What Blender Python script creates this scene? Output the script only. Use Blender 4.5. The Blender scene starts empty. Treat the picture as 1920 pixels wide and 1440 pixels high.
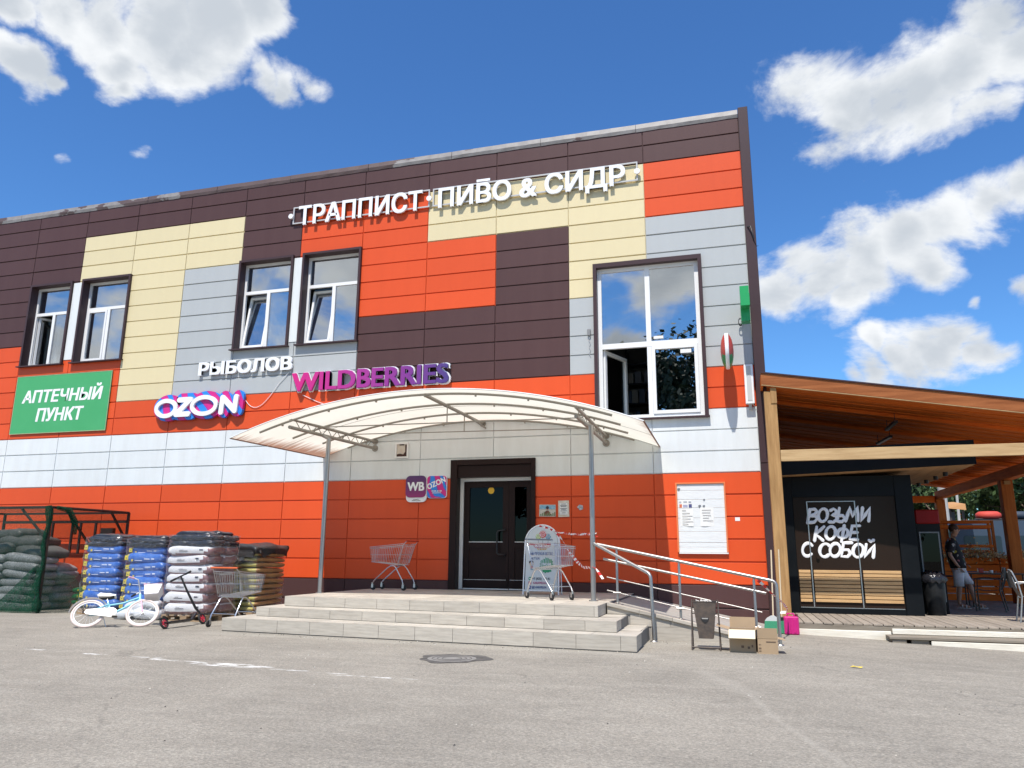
import bpy, bmesh, math, random
from mathutils import Vector, Matrix
random.seed(7)
SC = bpy.context.scene
COL = SC.collection
R = math.radians

# ------------------------------------------------------------------ camera
CAM = Vector((1.552, -15.556, 1.228))
cd = bpy.data.cameras.new('camera'); cam = bpy.data.objects.new('camera', cd); COL.objects.link(cam)
cd.sensor_width = 36.0; cd.lens = 36.0 * 1425.08 / 1920.0; cd.clip_start = 0.05; cd.clip_end = 3000
yaw, pit, rol = -0.2843, 0.2219, 0.0071
f = Vector((math.sin(yaw)*math.cos(pit), math.cos(yaw)*math.cos(pit), math.sin(pit)))
r = Vector((math.cos(yaw), -math.sin(yaw), 0)); u = r.cross(f)
r2 = math.cos(rol)*r + math.sin(rol)*u; u2 = -math.sin(rol)*r + math.cos(rol)*u
M = Matrix((r2, u2, -f)).transposed().to_4x4(); M.translation = CAM
cam.matrix_world = M; SC.camera = cam
def pixdir(px, py):
    return ((px-960)/1425.08*r2 - (py-720)/1425.08*u2 + f).normalized()

# ------------------------------------------------------------------ view
SC.view_settings.view_transform = 'Standard'; SC.view_settings.look = 'None'
SC.view_settings.exposure = 0.38; SC.view_settings.gamma = 1.0
SC.render.engine = 'CYCLES'
SUN_EL, SUN_AZ = R(62), R(-3)     # azimuth measured from -Y towards +X
sun_dir = Vector((math.sin(SUN_AZ)*math.cos(SUN_EL), -math.cos(SUN_AZ)*math.cos(SUN_EL), math.sin(SUN_EL)))

# ------------------------------------------------------------------ world: blue sky with cumulus
W = bpy.data.worlds.new('World'); SC.world = W; W.use_nodes = True
nt = W.node_tree; nt.nodes.clear(); N = nt.nodes; L = nt.links
def nd(t, **k):
    n = N.new(t)
    for a, b in k.items(): setattr(n, a, b)
    return n
def mth(op, a, b=None, c=None, clamp=False):
    n = nd('ShaderNodeMath', operation=op, use_clamp=clamp)
    for i, v in enumerate((a, b, c)):
        if v is None: continue
        if isinstance(v, (int, float)): n.inputs[i].default_value = v
        else: L.new(v, n.inputs[i])
    return n.outputs[0]
tc = nd('ShaderNodeTexCoord'); D = tc.outputs['Generated']
sky = nd('ShaderNodeTexSky', sky_type='NISHITA', sun_disc=False)
sky.sun_elevation = SUN_EL; sky.sun_rotation = math.pi + SUN_AZ
sky.air_density = 1.0; sky.dust_density = 0.25; sky.ozone_density = 2.2; sky.altitude = 150
def fbm(scale, detail, rough, off=(0, 0, 0), dist=0.0):
    mp = nd('ShaderNodeMapping'); L.new(D, mp.inputs[0]); mp.inputs['Location'].default_value = off
    mp.inputs['Scale'].default_value = (1, 1, 1.5)
    n = nd('ShaderNodeTexNoise'); L.new(mp.outputs[0], n.inputs['Vector'])
    n.inputs['Scale'].default_value = scale; n.inputs['Detail'].default_value = detail
    n.inputs['Roughness'].default_value = rough; n.inputs['Distortion'].default_value = dist
    return n.outputs['Fac']
blobs = [(100,5,60),(190,35,82),(300,50,98),(410,40,92),(490,10,68),(228,120,55),(218,165,32),(340,105,52),(55,128,48),(95,155,26),(10,5,36),
 (550,166,50),(510,150,44),(598,168,44),(530,175,40),
 (1480,180,95),(1570,190,120),(1660,180,110),(1740,160,110),(1810,110,100),(1860,50,90),(1920,90,70),(1560,235,70),(1850,190,60),
 (1460,545,62),(1530,520,80),(1620,485,90),(1710,445,95),(1790,410,85),(1870,375,75),(1930,345,70),(1590,560,55),(1760,490,60),
 (1640,690,66),(1710,675,74),(1780,655,74),(1840,655,46),(1600,705,40),(1665,640,40),(1830,562,24),(1910,540,30),(108,305,27),(275,280,27)]
wn = nd('ShaderNodeTexNoise'); L.new(D, wn.inputs['Vector']); wn.inputs['Scale'].default_value = 11; wn.inputs['Detail'].default_value = 4
wv = nd('ShaderNodeVectorMath', operation='SUBTRACT'); L.new(wn.outputs['Color'], wv.inputs[0]); wv.inputs[1].default_value = (.5, .5, .5)
ws = nd('ShaderNodeVectorMath', operation='MULTIPLY_ADD'); L.new(wv.outputs[0], ws.inputs[0]); ws.inputs[1].default_value = (.085, .085, .065); L.new(D, ws.inputs[2]); DW = ws.outputs[0]
field = None
for px, py, rad in blobs:
    d = pixdir(px, py); rr = rad/1425.0*max(0.55, d.dot(f))
    n = nd('ShaderNodeVectorMath', operation='DISTANCE'); L.new(DW, n.inputs[0]); n.inputs[1].default_value = d
    v = mth('MULTIPLY_ADD', n.outputs['Value'], -1.0/rr, 1.0 if rad != 27 else .48)
    field = v if field is None else mth('MAXIMUM', field, v)
# elsewhere round the sky: the same kind of scattered cumulus
for d, rr in ((Vector((-.05,-.94,.36)), .055), (Vector((-.02,-.93,.385)), .06), (Vector((.03,-.93,.37)), .045), (Vector((-.12,-.95,.265)), .035), (Vector((-.155,-.95,.25)), .03), (Vector((-.40,-.85,.36)), .12), (Vector((-.48,-.80,.40)), .10), (Vector((-.55,-.74,.38)), .08)):
    n = nd('ShaderNodeVectorMath', operation='DISTANCE'); L.new(DW, n.inputs[0]); n.inputs[1].default_value = d.normalized()
    field = mth('MAXIMUM', field, mth('MULTIPLY_ADD', n.outputs['Value'], -1.0/rr, 1.0))
amb = mth('SUBTRACT', fbm(2.3, 3, 0.5, (5.1, 2.2, 0.4)), 0.55)
amb = mth('MULTIPLY', amb, 5.0)
nf = nd('ShaderNodeVectorMath', operation='DISTANCE'); L.new(D, nf.inputs[0]); nf.inputs[1].default_value = f
far = nd('ShaderNodeMapRange', interpolation_type='SMOOTHSTEP'); L.new(nf.outputs['Value'], far.inputs[0])
far.inputs[1].default_value = 0.80; far.inputs[2].default_value = 1.0; far.inputs[3].default_value = -3.0; far.inputs[4].default_value = 0.0
amb = mth('ADD', amb, far.outputs[0])
field = mth('MAXIMUM', mth('MAXIMUM', field, amb), -1.1)
n1 = fbm(6.5, 12, 0.62, (0.3, 0.1, 0.7), 0.25)
F = mth('ADD', mth('MULTIPLY_ADD', field, 0.9, 0.04), mth('MULTIPLY', mth('SUBTRACT', n1, 0.49), 3.1))
mr = nd('ShaderNodeMapRange', interpolation_type='SMOOTHSTEP'); L.new(F, mr.inputs[0])
mr.inputs[1].default_value = -0.06; mr.inputs[2].default_value = 0.58
n2 = fbm(6.5, 7, 0.55, (0.3, 0.1, 0.62), 0.25)
sh = nd('ShaderNodeMapRange', interpolation_type='SMOOTHSTEP')
L.new(mth('ADD', mth('MULTIPLY', field, 0.45), mth('MULTIPLY', n2, 1.7)), sh.inputs[0])
sh.inputs[1].default_value = 0.78; sh.inputs[2].default_value = 1.35
cc = nd('ShaderNodeMix', data_type='RGBA'); L.new(sh.outputs[0], cc.inputs['Factor'])
cc.inputs['A'].default_value = (7.4, 7.6, 7.8, 1); cc.inputs['B'].default_value = (4.6, 5.0, 5.5, 1)
hs = nd('ShaderNodeHueSaturation'); L.new(sky.outputs[0], hs.inputs['Color'])
hs.inputs['Saturation'].default_value = 1.12; hs.inputs['Hue'].default_value = 0.508; hs.inputs['Value'].default_value = 1.0
tn = nd('ShaderNodeMix', data_type='RGBA', blend_type='MULTIPLY'); tn.inputs['Factor'].default_value = 1; L.new(hs.outputs[0], tn.inputs['A']); tn.inputs['B'].default_value = (0.74, 1.17, 1.42, 1)
mx = nd('ShaderNodeMix', data_type='RGBA'); L.new(mr.outputs[0], mx.inputs['Factor'])
L.new(tn.outputs['Result'], mx.inputs['A']); L.new(cc.outputs['Result'], mx.inputs['B'])
bg = nd('ShaderNodeBackground'); L.new(mx.outputs['Result'], bg.inputs['Color']); bg.inputs['Strength'].default_value = 0.10
wo = nd('ShaderNodeOutputWorld'); L.new(bg.outputs[0], wo.inputs['Surface'])

# ------------------------------------------------------------------ sun
sl = bpy.data.lights.new('sun', 'SUN'); so = bpy.data.objects.new('sun', sl); COL.objects.link(so)
sl.energy = 4.4; sl.angle = R(0.53); sl.color = (1.0, 0.945, 0.865)
so.rotation_euler = (-sun_dir).to_track_quat('-Z', 'Y').to_euler(); so.location = (0, -30, 40)

# ------------------------------------------------------------------ materials
MATS = {}
def mat(name, col, rough=0.6, metal=0.0, var=0.0, vscale=6.0, vcol=None, bump=0.0, bscale=40.0, rnd=0.0, spec=0.5,
        stretch=(1, 1, 1), coat=0.0, obj=False, detail=6):
    """principled with position-driven noise towards vcol, bump and a random value per object"""
    if name in MATS: return MATS[name]
    m = bpy.data.materials.new(name); MATS[name] = m; m.use_nodes = True
    t = m.node_tree; b = t.nodes['Principled BSDF']; b.inputs['Roughness'].default_value = rough
    b.inputs['Metallic'].default_value = metal; b.inputs['Specular IOR Level'].default_value = spec
    b.inputs['Coat Weight'].default_value = coat
    c4 = (*col, 1); out = None
    if obj: src = t.nodes.new('ShaderNodeTexCoord').outputs['Object']
    else: src = t.nodes.new('ShaderNodeNewGeometry').outputs['Position']
    mp = t.nodes.new('ShaderNodeMapping'); mp.inputs['Scale'].default_value = stretch; t.links.new(src, mp.inputs[0])
    if var > 0:
        n = t.nodes.new('ShaderNodeTexNoise'); n.inputs['Scale'].default_value = vscale; n.inputs['Detail'].default_value = detail
        n.inputs['Roughness'].default_value = 0.65
        t.links.new(mp.outputs[0], n.inputs['Vector'])
        rm = t.nodes.new('ShaderNodeMapRange'); t.links.new(n.outputs['Fac'], rm.inputs[0])
        rm.inputs[1].default_value = 0.38; rm.inputs[2].default_value = 0.72; rm.inputs[4].default_value = var
        x = t.nodes.new('ShaderNodeMix'); x.data_type = 'RGBA'; t.links.new(rm.outputs[0], x.inputs['Factor'])
        x.inputs['A'].default_value = c4; x.inputs['B'].default_value = (*(vcol or tuple(v*0.5 for v in col)), 1)
        out = x.outputs['Result']
    if rnd > 0:
        oi = t.nodes.new('ShaderNodeObjectInfo'); mm = t.nodes.new('ShaderNodeMapRange'); t.links.new(oi.outputs['Random'], mm.inputs[0])
        mm.inputs[3].default_value = 1-rnd; mm.inputs[4].default_value = 1+rnd
        h = t.nodes.new('ShaderNodeHueSaturation'); t.links.new(mm.outputs[0], h.inputs['Value'])
        if out: t.links.new(out, h.inputs['Color'])
        else: h.inputs['Color'].default_value = c4
        out = h.outputs[0]
    if out: t.links.new(out, b.inputs['Base Color'])
    else: b.inputs['Base Color'].default_value = c4
    if bump > 0:
        n = t.nodes.new('ShaderNodeTexNoise'); n.inputs['Scale'].default_value = bscale; n.inputs['Detail'].default_value = 4
        t.links.new(mp.outputs[0], n.inputs['Vector'])
        bp = t.nodes.new('ShaderNodeBump'); bp.inputs['Strength'].default_value = bump; bp.inputs['Distance'].default_value = 0.02
        t.links.new(n.outputs['Fac'], bp.inputs['Height']); t.links.new(bp.outputs[0], b.inputs['Normal'])
    return m
def srgb(r_, g_, b_):
    return tuple((c/255/12.92 if c/255 <= .04045 else ((c/255+.055)/1.055)**2.4) for c in (r_, g_, b_))

PANEL = {
 'O': mat('panel_orange', (0.69, 0.084, 0.019), 0.45, spec=.30, var=0.22, vscale=1.3, vcol=(0.56, 0.062, 0.013), rnd=0.05, bump=0.035, bscale=2.5, stretch=(3, 1, .3)),
 'D': mat('panel_brown', (0.078, 0.037, 0.036), 0.5, spec=.28, var=0.35, vscale=1.2, vcol=(0.098, 0.051, 0.048), rnd=0.06, bump=0.035, bscale=2.5, stretch=(3, 1, .3)),
 'C': mat('panel_cream', (0.70, 0.60, 0.36), 0.45, var=0.2, vscale=1.5, vcol=(0.59, 0.50, 0.30), rnd=0.025, bump=0.035, bscale=2.5, stretch=(3, 1, .3)),
 'G': mat('panel_grey', (0.435, 0.455, 0.455), 0.42, spec=.35, var=0.3, vscale=1.4, vcol=(0.375, 0.39, 0.39), rnd=0.03, bump=0.035, bscale=2.5, stretch=(3, 1, .3)),
 'W': mat('panel_white', (0.72, 0.75, 0.75), 0.42, spec=.35, var=0.5, vscale=1.6, vcol=(0.60, 0.61, 0.59), rnd=0.015, bump=0.02, bscale=3, stretch=(2.5, 1, .5)),
}
brown_trim = mat('brown_trim_metal', (0.058, 0.033, 0.036), 0.45, spec=.3, var=0.2, vscale=2)
dark_gap = mat('dark_subframe', (0.02, 0.017, 0.017), 0.8)
white_pvc = mat('white_pvc', (0.80, 0.80, 0.79), 0.35, var=0.15, vscale=4, vcol=(.66, .66, .64))
steel = mat('stainless_steel', (0.46, 0.44, 0.42), 0.42, metal=1.0, var=.6, vscale=9, vcol=(.28, .265, .245), stretch=(3, 3, .4))
chrome = mat('zinc_wire', (0.60, 0.62, 0.64), 0.28, metal=1.0)
black_rub = mat('black_rubber', (0.018, 0.018, 0.019), 0.7)
black_plast = mat('black_plastic', (0.016, 0.016, 0.018), 0.42)
white_paint = mat('white_sign_face', (0.84, 0.85, 0.86), 0.4)
paper = mat('paper_white', (0.78, 0.78, 0.76), 0.8, var=.1, vscale=20)
print_dark = mat('print_dark', (0.03, 0.03, 0.05), 0.7)

def glass_mat(name, tint=(0.62, 0.68, 0.70), refl=0.10, rough=0.0, bumpy=0.0):
    m = bpy.data.materials.new(name); m.use_nodes = True; t = m.node_tree; t.nodes.clear()
    o = t.nodes.new('ShaderNodeOutputMaterial'); mixn = t.nodes.new('ShaderNodeMixShader')
    tr = t.nodes.new('ShaderNodeBsdfTransparent'); tr.inputs[0].default_value = (*tint, 1)
    gl = t.nodes.new('ShaderNodeBsdfGlossy'); gl.inputs['Roughness'].default_value = rough; gl.inputs[0].default_value = (1, 1, 1, 1)
    fr = t.nodes.new('ShaderNodeLayerWeight'); fr.inputs[0].default_value = .5
    pw = t.nodes.new('ShaderNodeMath'); pw.operation = 'POWER'; t.links.new(fr.outputs['Facing'], pw.inputs[0]); pw.inputs[1].default_value = 4.5
    mr_ = t.nodes.new('ShaderNodeMapRange'); t.links.new(pw.outputs[0], mr_.inputs[0]); mr_.inputs[3].default_value = refl
    if bumpy:
        n = t.nodes.new('ShaderNodeTexNoise'); n.inputs['Scale'].default_value = 13.0; n.inputs['Detail'].default_value = 6; n.inputs['Distortion'].default_value = 1.2
        g = t.nodes.new('ShaderNodeTexCoord'); t.links.new(g.outputs['Object'], n.inputs['Vector'])
        b = t.nodes.new('ShaderNodeBump'); b.inputs['Strength'].default_value = bumpy; b.inputs['Distance'].default_value = .05
        t.links.new(n.outputs['Fac'], b.inputs['Height']); t.links.new(b.outputs[0], gl.inputs['Normal'])
    t.links.new(mr_.outputs[0], mixn.inputs[0]); t.links.new(tr.outputs[0], mixn.inputs[1]); t.links.new(gl.outputs[0], mixn.inputs[2])
    last = mixn.outputs[0]
    if bumpy:      # white streaks along the film's creases, its highlights painted in as colour
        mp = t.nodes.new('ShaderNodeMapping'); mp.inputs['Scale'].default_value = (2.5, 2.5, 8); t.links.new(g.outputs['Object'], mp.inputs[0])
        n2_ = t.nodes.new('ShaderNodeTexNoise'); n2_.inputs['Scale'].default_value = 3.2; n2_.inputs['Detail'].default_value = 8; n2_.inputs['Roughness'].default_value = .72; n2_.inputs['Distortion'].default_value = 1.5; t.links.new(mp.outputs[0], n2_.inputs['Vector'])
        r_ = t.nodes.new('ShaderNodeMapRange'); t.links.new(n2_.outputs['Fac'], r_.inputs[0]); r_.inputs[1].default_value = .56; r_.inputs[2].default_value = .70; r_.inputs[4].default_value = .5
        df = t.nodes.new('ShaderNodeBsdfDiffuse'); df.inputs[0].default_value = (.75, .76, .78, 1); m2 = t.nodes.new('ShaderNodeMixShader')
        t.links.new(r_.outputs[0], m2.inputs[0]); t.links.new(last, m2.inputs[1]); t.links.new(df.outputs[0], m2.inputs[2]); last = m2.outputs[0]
    t.links.new(last, o.inputs[0]); return m
glass = glass_mat('window_glass', (0.58, 0.65, 0.68), 0.42)
door_glass = glass_mat('door_glass', (0.14, 0.14, 0.15), 0.012)
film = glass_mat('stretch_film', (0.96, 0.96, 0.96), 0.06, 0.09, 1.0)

# ------------------------------------------------------------------ mesh builder
class MB:
    def __init__(s): s.v = []; s.f = []; s.mi = []; s.sm = []
    def add(s, vs, fs, mi=0, smooth=False):
        o = len(s.v); s.v += [tuple(v) for v in vs]
        for q in fs: s.f.append(tuple(i+o for i in q)); s.mi.append(mi); s.sm.append(smooth)
        return s
    def box(s, x0, x1, y0, y1, z0, z1, mi=0, T=None):
        vs = [(x0,y0,z0),(x1,y0,z0),(x1,y1,z0),(x0,y1,z0),(x0,y0,z1),(x1,y0,z1),(x1,y1,z1),(x0,y1,z1)]
        if T is not None: vs = [T @ Vector(v) for v in vs]
        return s.add(vs, [(0,3,2,1),(4,5,6,7),(0,1,5,4),(1,2,6,5),(2,3,7,6),(3,0,4,7)], mi)
    def cbox(s, x0, x1, y0, y1, z0, z1, c=.01, mi=0, T=None):
        """box with chamfered edges"""
        bm = bmesh.new(); bmesh.ops.create_cube(bm, size=1)
        for v in bm.verts: v.co = Vector((x0+(v.co.x+.5)*(x1-x0), y0+(v.co.y+.5)*(y1-y0), z0+(v.co.z+.5)*(z1-z0)))
        bmesh.ops.bevel(bm, geom=list(bm.edges), offset=c, segments=1, affect='EDGES', profile=.5)
        bm.verts.index_update()
        s.add([(T @ v.co if T is not None else v.co.copy()) for v in bm.verts], [[v.index for v in fc.verts] for fc in bm.faces], mi); bm.free(); return s
    def bar(s, a, b, w, h, mi=0, up=(0, 0, 1)):
        """rectangular bar from a to b; w across, h along up"""
        a = Vector(a); b = Vector(b); d = (b-a).normalized(); upv = Vector(up)
        if abs(d.dot(upv)) > .99: upv = Vector((0, 1, 0))
        x = d.cross(upv).normalized(); z = x.cross(d)
        vs = []
        for p in (a, b):
            for sx, sz in ((-1,-1),(1,-1),(1,1),(-1,1)): vs.append(p + x*sx*w/2 + z*sz*h/2)
        return s.add(vs, [(0,1,2,3),(7,6,5,4),(0,4,5,1),(1,5,6,2),(2,6,7,3),(3,7,4,0)], mi)
    def tube(s, pts, rad, seg=8, mi=0, caps=True, closed=False, smooth=True):
        pts = [Vector(p) for p in pts]; n = len(pts)
        rads = rad if isinstance(rad, (list, tuple)) else [rad]*n
        vs = []; prev = None
        for i, p in enumerate(pts):
            if closed: d = (pts[(i+1) % n]-pts[i-1])
            elif i == 0: d = pts[1]-p
            elif i == n-1: d = p-pts[i-1]
            else: d = (pts[i+1]-p).normalized()+(p-pts[i-1]).normalized()
            if d.length < 1e-9: d = Vector((0, 0, 1))
            d.normalize()
            if prev is None:
                a = Vector((0, 0, 1)) if abs(d.z) < .9 else Vector((1, 0, 0)); x = d.cross(a).normalized()
            else:
                x = prev - d*prev.dot(d)
                if x.length < 1e-6: x = d.orthogonal()
                x.normalize()
            prev = x; y = d.cross(x)
            for k in range(seg):
                a = 2*math.pi*k/seg; vs.append(p + (x*math.cos(a)+y*math.sin(a))*rads[i])
        fs = []
        m = n if closed else n-1
        for i in range(m):
            for k in range(seg):
                i2 = (i+1) % n
                fs.append((i*seg+k, i*seg+(k+1) % seg, i2*seg+(k+1) % seg, i2*seg+k))
        s.add(vs, fs, mi, smooth)
        if caps and not closed:
            s.add(vs[:seg], [tuple(reversed(range(seg)))], mi); s.add(vs[-seg:], [tuple(range(seg))], mi)
        return s
    def cyl(s, a, b, ra, rb=None, seg=16, mi=0, caps=True, smooth=True):
        return s.tube([a, b], [ra, ra if rb is None else rb], seg, mi, caps, smooth=smooth)
    def lathe(s, prof, seg=24, mi=0, T=None, smooth=True):
        vs = []; n = len(prof)
        for (rr, z) in prof:
            for k in range(seg):
                a = 2*math.pi*k/seg; v = Vector((rr*math.cos(a), rr*math.sin(a), z)); vs.append(T @ v if T is not None else v)
        fs = [(i*seg+k, i*seg+(k+1) % seg, (i+1)*seg+(k+1) % seg, (i+1)*seg+k) for i in range(n-1) for k in range(seg)]
        return s.add(vs, fs, mi, smooth)
    def prism(s, poly, y0, y1, mi=0, T=None, side_mi=None):
        """poly in (x,z), extruded along y"""
        n = len(poly); vs = [Vector((p[0], y0, p[1])) for p in poly]+[Vector((p[0], y1, p[1])) for p in poly]
        if T is not None: vs = [T @ v for v in vs]
        s.add(vs, [tuple(range(n)), tuple(reversed(range(n, 2*n)))], mi)
        s.add(vs, [(i, i+n, (i+1) % n+n, (i+1) % n) for i in range(n)], mi if side_mi is None else side_mi); return s
    def mesh(s, mats, name='mesh'):
        me = bpy.data.meshes.new(name); me.from_pydata(s.v, [], s.f)
        for m in (mats if isinstance(mats, (list, tuple)) else [mats]): me.materials.append(m)
        me.polygons.foreach_set('material_index', s.mi); me.polygons.foreach_set('use_smooth', s.sm)
        me.validate(); me.update(); return me
    def build(s, name, mats, parent=None, recalc=True):
        me = s.mesh(mats, name)
        if recalc:
            bm = bmesh.new(); bm.from_mesh(me); bmesh.ops.recalc_face_normals(bm, faces=bm.faces); bm.to_mesh(me); bm.free()
        return link(name, me, parent)
def link(name, me, parent=None):
    o = bpy.data.objects.new(name, me); COL.objects.link(o)
    if parent is not None: o.parent = parent
    return o
def tag(o, label=None, cat=None, group=None, kind=None):
    if label: o['label'] = label
    if cat: o['category'] = cat
    if group: o['group'] = group
    if kind: o['kind'] = kind
    return o
def thing(name, label, cat, loc=(0, 0, 0), rz=0, group=None):
    o = bpy.data.objects.new(name, None); COL.objects.link(o); o.location = loc; o.rotation_euler = (0, 0, rz)
    o.empty_display_size = .2
    return tag(o, label, cat, group)
def copy_tree(o, parent=None):
    c = o.copy(); COL.objects.link(c); c.parent = parent
    for ch in [x for x in bpy.data.objects if x.parent == o]: copy_tree(ch, c)
    return c
def arc(cx, cz, rad, a0, a1, n):
    return [(cx+rad*math.cos(a0+(a1-a0)*i/n), cz+rad*math.sin(a0+(a1-a0)*i/n)) for i in range(n+1)]
def rrect(x0, x1, z0, z1, rad, n=5):
    p = []
    for cx, cz, a in ((x1-rad, z1-rad, 0), (x0+rad, z1-rad, 90), (x0+rad, z0+rad, 180), (x1-rad, z0+rad, 270)):
        p += arc(cx, cz, rad, R(a), R(a+90), n)
    return p

# ------------------------------------------------------------------ lettering
TEXTS = {}
def want(txt, bold=0.02, shear=0.0, ext=0.5, res=3): TEXTS[(txt, bold, shear, ext, res)] = None
def bake_texts():
    tmp = []
    for k in TEXTS:
        txt, bold, shear, ext, res = k
        for i in range(len(txt)):
            if txt[i] == ' ': continue
            for body in (txt[i], txt[:i+1]):
                c = bpy.data.curves.new('glyph', 'FONT'); c.body = body; c.size = 1; c.shear = shear
                c.extrude = ext; c.resolution_u = res
                o = bpy.data.objects.new('glyph', c); COL.objects.link(o); tmp.append((k, i, body is txt[i] and len(body) == 1 and body != txt[:i+1], o, len(body)))
    bpy.context.view_layer.update(); dg = bpy.context.evaluated_depsgraph_get()
    out = {}
    for k, i, single, o, ln in tmp:
        me = bpy.data.meshes.new_from_object(o.evaluated_get(dg))
        xs = [v.co.x for v in me.vertices]
        out.setdefault((k, i), []).append((ln, max(xs) if xs else 0, me))
    def er_glyph(e):      # the built-in outline of this letter crosses itself, so it is drawn from bars and a half ring
        mb = MB(); cx, cz = .334, .497; n = 10
        mb.prism([(.086, 0), (.178, 0), (.178, .728), (.086, .728)], -e, e)
        mb.prism([(.178, .646), (cx, .646), (cx, .728), (.178, .728)], -e, e); mb.prism([(.178, .266), (cx, .266), (cx, .347), (.178, .347)], -e, e)
        for i in range(n):
            a0, a1 = -math.pi/2+math.pi*i/n, -math.pi/2+math.pi*(i+1)/n
            mb.prism([(cx+.25*math.cos(a0), cz+.231*math.sin(a0)), (cx+.25*math.cos(a1), cz+.231*math.sin(a1)), (cx+.16*math.cos(a1), cz+.1495*math.sin(a1)), (cx+.16*math.cos(a0), cz+.1495*math.sin(a0))], -e, e)
        return [(v[0], v[2], -v[1]) for v in mb.v], list(mb.f)
    for k in TEXTS:
        glyphs = []
        for i in range(len(k[0])):
            if (k, i) not in out: continue
            e = out[(k, i)]; single = e[0]; prefix = e[-1]
            dx = prefix[1]-single[1]
            vs = [(v.co.x+dx, v.co.y, v.co.z) for v in single[2].vertices]
            fs = [tuple(p.vertices) for p in single[2].polygons]
            if k[0][i] == 'Р':
                vs, fs = er_glyph(k[3]); mn_ = min(v[0] for v in vs); mo = min(v.co.x for v in single[2].vertices)+dx; vs = [(v[0]-mn_+mo+k[2]*v[1], v[1], v[2]) for v in vs]
            glyphs.append((k[0][i], vs, fs))
        TEXTS[k] = glyphs
    for k, i, single, o, ln in tmp:
        c = o.data; bpy.data.objects.remove(o); bpy.data.curves.remove(c)
    for e in out.values():
        for x in e: bpy.data.meshes.remove(x[2])
def text_fit(key, x0, x1, z0, z1, y0, y1, capref=None):
    """glyph list placed in the facade plane (x,z) with cap height z0..z1, depth y0 (front) .. y1 (back)"""
    g = TEXTS[key]; xs = [v[0] for q in g for v in q[1]]
    caps = [v[1] for q in g for v in q[1] if q[0] not in 'ЙДQЦЩ,&gjpqy•·()'] or [v[1] for q in g for v in q[1]]
    ax, bx = min(xs), max(xs); ay, by = (0.0, max(caps)) if capref is None else capref
    ez = key[3]; bd = key[1]
    ax -= bd; bx += bd; ay -= bd*.6; by += bd*.6
    res = []
    for ch, vs, fs in g:
        nv = []
        nf_ = []
        # heavier weight: a few copies shifted by the stroke gain, each a hair deeper
        for k_, (sx_, sy_) in enumerate(((0, 0), (-1, .6), (1, .6), (-1, -.6), (1, -.6)) if bd > 0 else ((0, 0),)):
            o_ = len(nv); e_ = .0004*k_*(1 if y1-y0 > .004 else .2)
            for x, y, z in vs:
                t = (z/ez+1)/2 if ez > 0 else 1.0
                nv.append((x0+(x+sx_*bd-ax)/(bx-ax)*(x1-x0), y1+(y0+e_-y1)*t, z0+(y+sy_*bd-ay)/(by-ay)*(z1-z0)))
            nf_ += [tuple(i+o_ for i in q) for q in fs]
        res.append((ch, nv, nf_))
    return res
def lettering(key, x0, x1, z0, z1, y, m, parent, name='lettering', T=None, th=0.002):
    """flat printed line joined into one part"""
    mb = MB()
    for ch, vs, fs in text_fit(key, x0, x1, z0, z1, y-th, y):
        if T is not None: vs = [tuple(T @ Vector(v)) for v in vs]
        mb.add(vs, fs)
    return mb.build(name, m, parent, recalc=False)

K_TRAP = ('ТРАППИСТ', .026, 0, .5, 3); K_PIVO = ('ПИВО & СИДР', .026, 0, .5, 3); K_RYB = ('РЫБОЛОВ', .046, 0, .5, 3)
K_WB = ('WILDBERRIES', .032, 0, .5, 3); K_WBB = ('WILDBERRIES', .046, 0, .5, 3); K_OZ = ('OZON', .045, 0.0, .5, 4); K_OZB = ('OZON', .13, 0.0, .5, 3)
K_AP = ('АПТЕЧНЫЙ', .036, .12, .5, 3); K_PU = ('ПУНКТ', .036, .12, .5, 3); K_WBS = ('WB', .035, 0, .5, 3); K_OZS = ('OZON', .035, .0, .5, 3)
K_H1 = ('09:00–21:00', .03, 0, .5, 2); K_H2 = ('ежедневно', .02, 0, .5, 2); K_P1 = ('пункт', .01, 0, .5, 2); K_P2 = ('выдачи заказов', .01, 0, .5, 2)
K_KA = ('КАРАМЕЛЬDIA', .03, 0, .5, 2); K_KB = ('МАСТЕРСКАЯ', .02, 0, .5, 2); K_M1 = ('МЫ ПРОИЗВ-ДСТВО', .025, .1, .5, 2); K_M2 = ('1-й ЭТАЖ', .025, .1, .5, 2)
K_T1 = ('+7 (925)  -97-41', .02, 0, .5, 2); K_T2 = ('KARAMELDIA', .02, 0, .5, 2); K_T3 = ('@C-KARAMELDIA', .025, 0, .5, 2); K_G1 = ('СЛАДКИЕ', .03, 0, .5, 2); K_G2 = ('ПОДАРКИ', .03, 0, .5, 2)
for k in (K_TRAP, K_PIVO, K_RYB, K_WB, K_WBB, K_OZ, K_OZB, K_AP, K_PU, K_WBS, K_OZS, K_H1, K_H2, K_P1, K_P2, K_KA, K_KB, K_M1, K_M2, K_T1, K_T2, K_T3, K_G1, K_G2): TEXTS[k] = None
bake_texts()
# ------------------------------------------------------------------ ground
def gz(x, y):
    return -0.036*min(max(x-2.4, 0), 9.0)
mb = MB()
xs = [-400, -120, -60, -40, -30]+[-24+i*2 for i in range(12)]+[0.5*i for i in range(0, 26)]+[14, 18, 24, 40, 60, 120, 400]
ys = [-400, -150, -80, -50, -35]+[-26+i*2 for i in range(14)]+[4, 8, 14, 22, 34, 60, 120, 400]
vs = [(x, y, gz(x, y)) for y in ys for x in xs]; nx = len(xs)
mb.add(vs, [(j*nx+i, j*nx+i+1, (j+1)*nx+i+1, (j+1)*nx+i) for j in range(len(ys)-1) for i in range(nx-1)], smooth=True)

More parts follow.
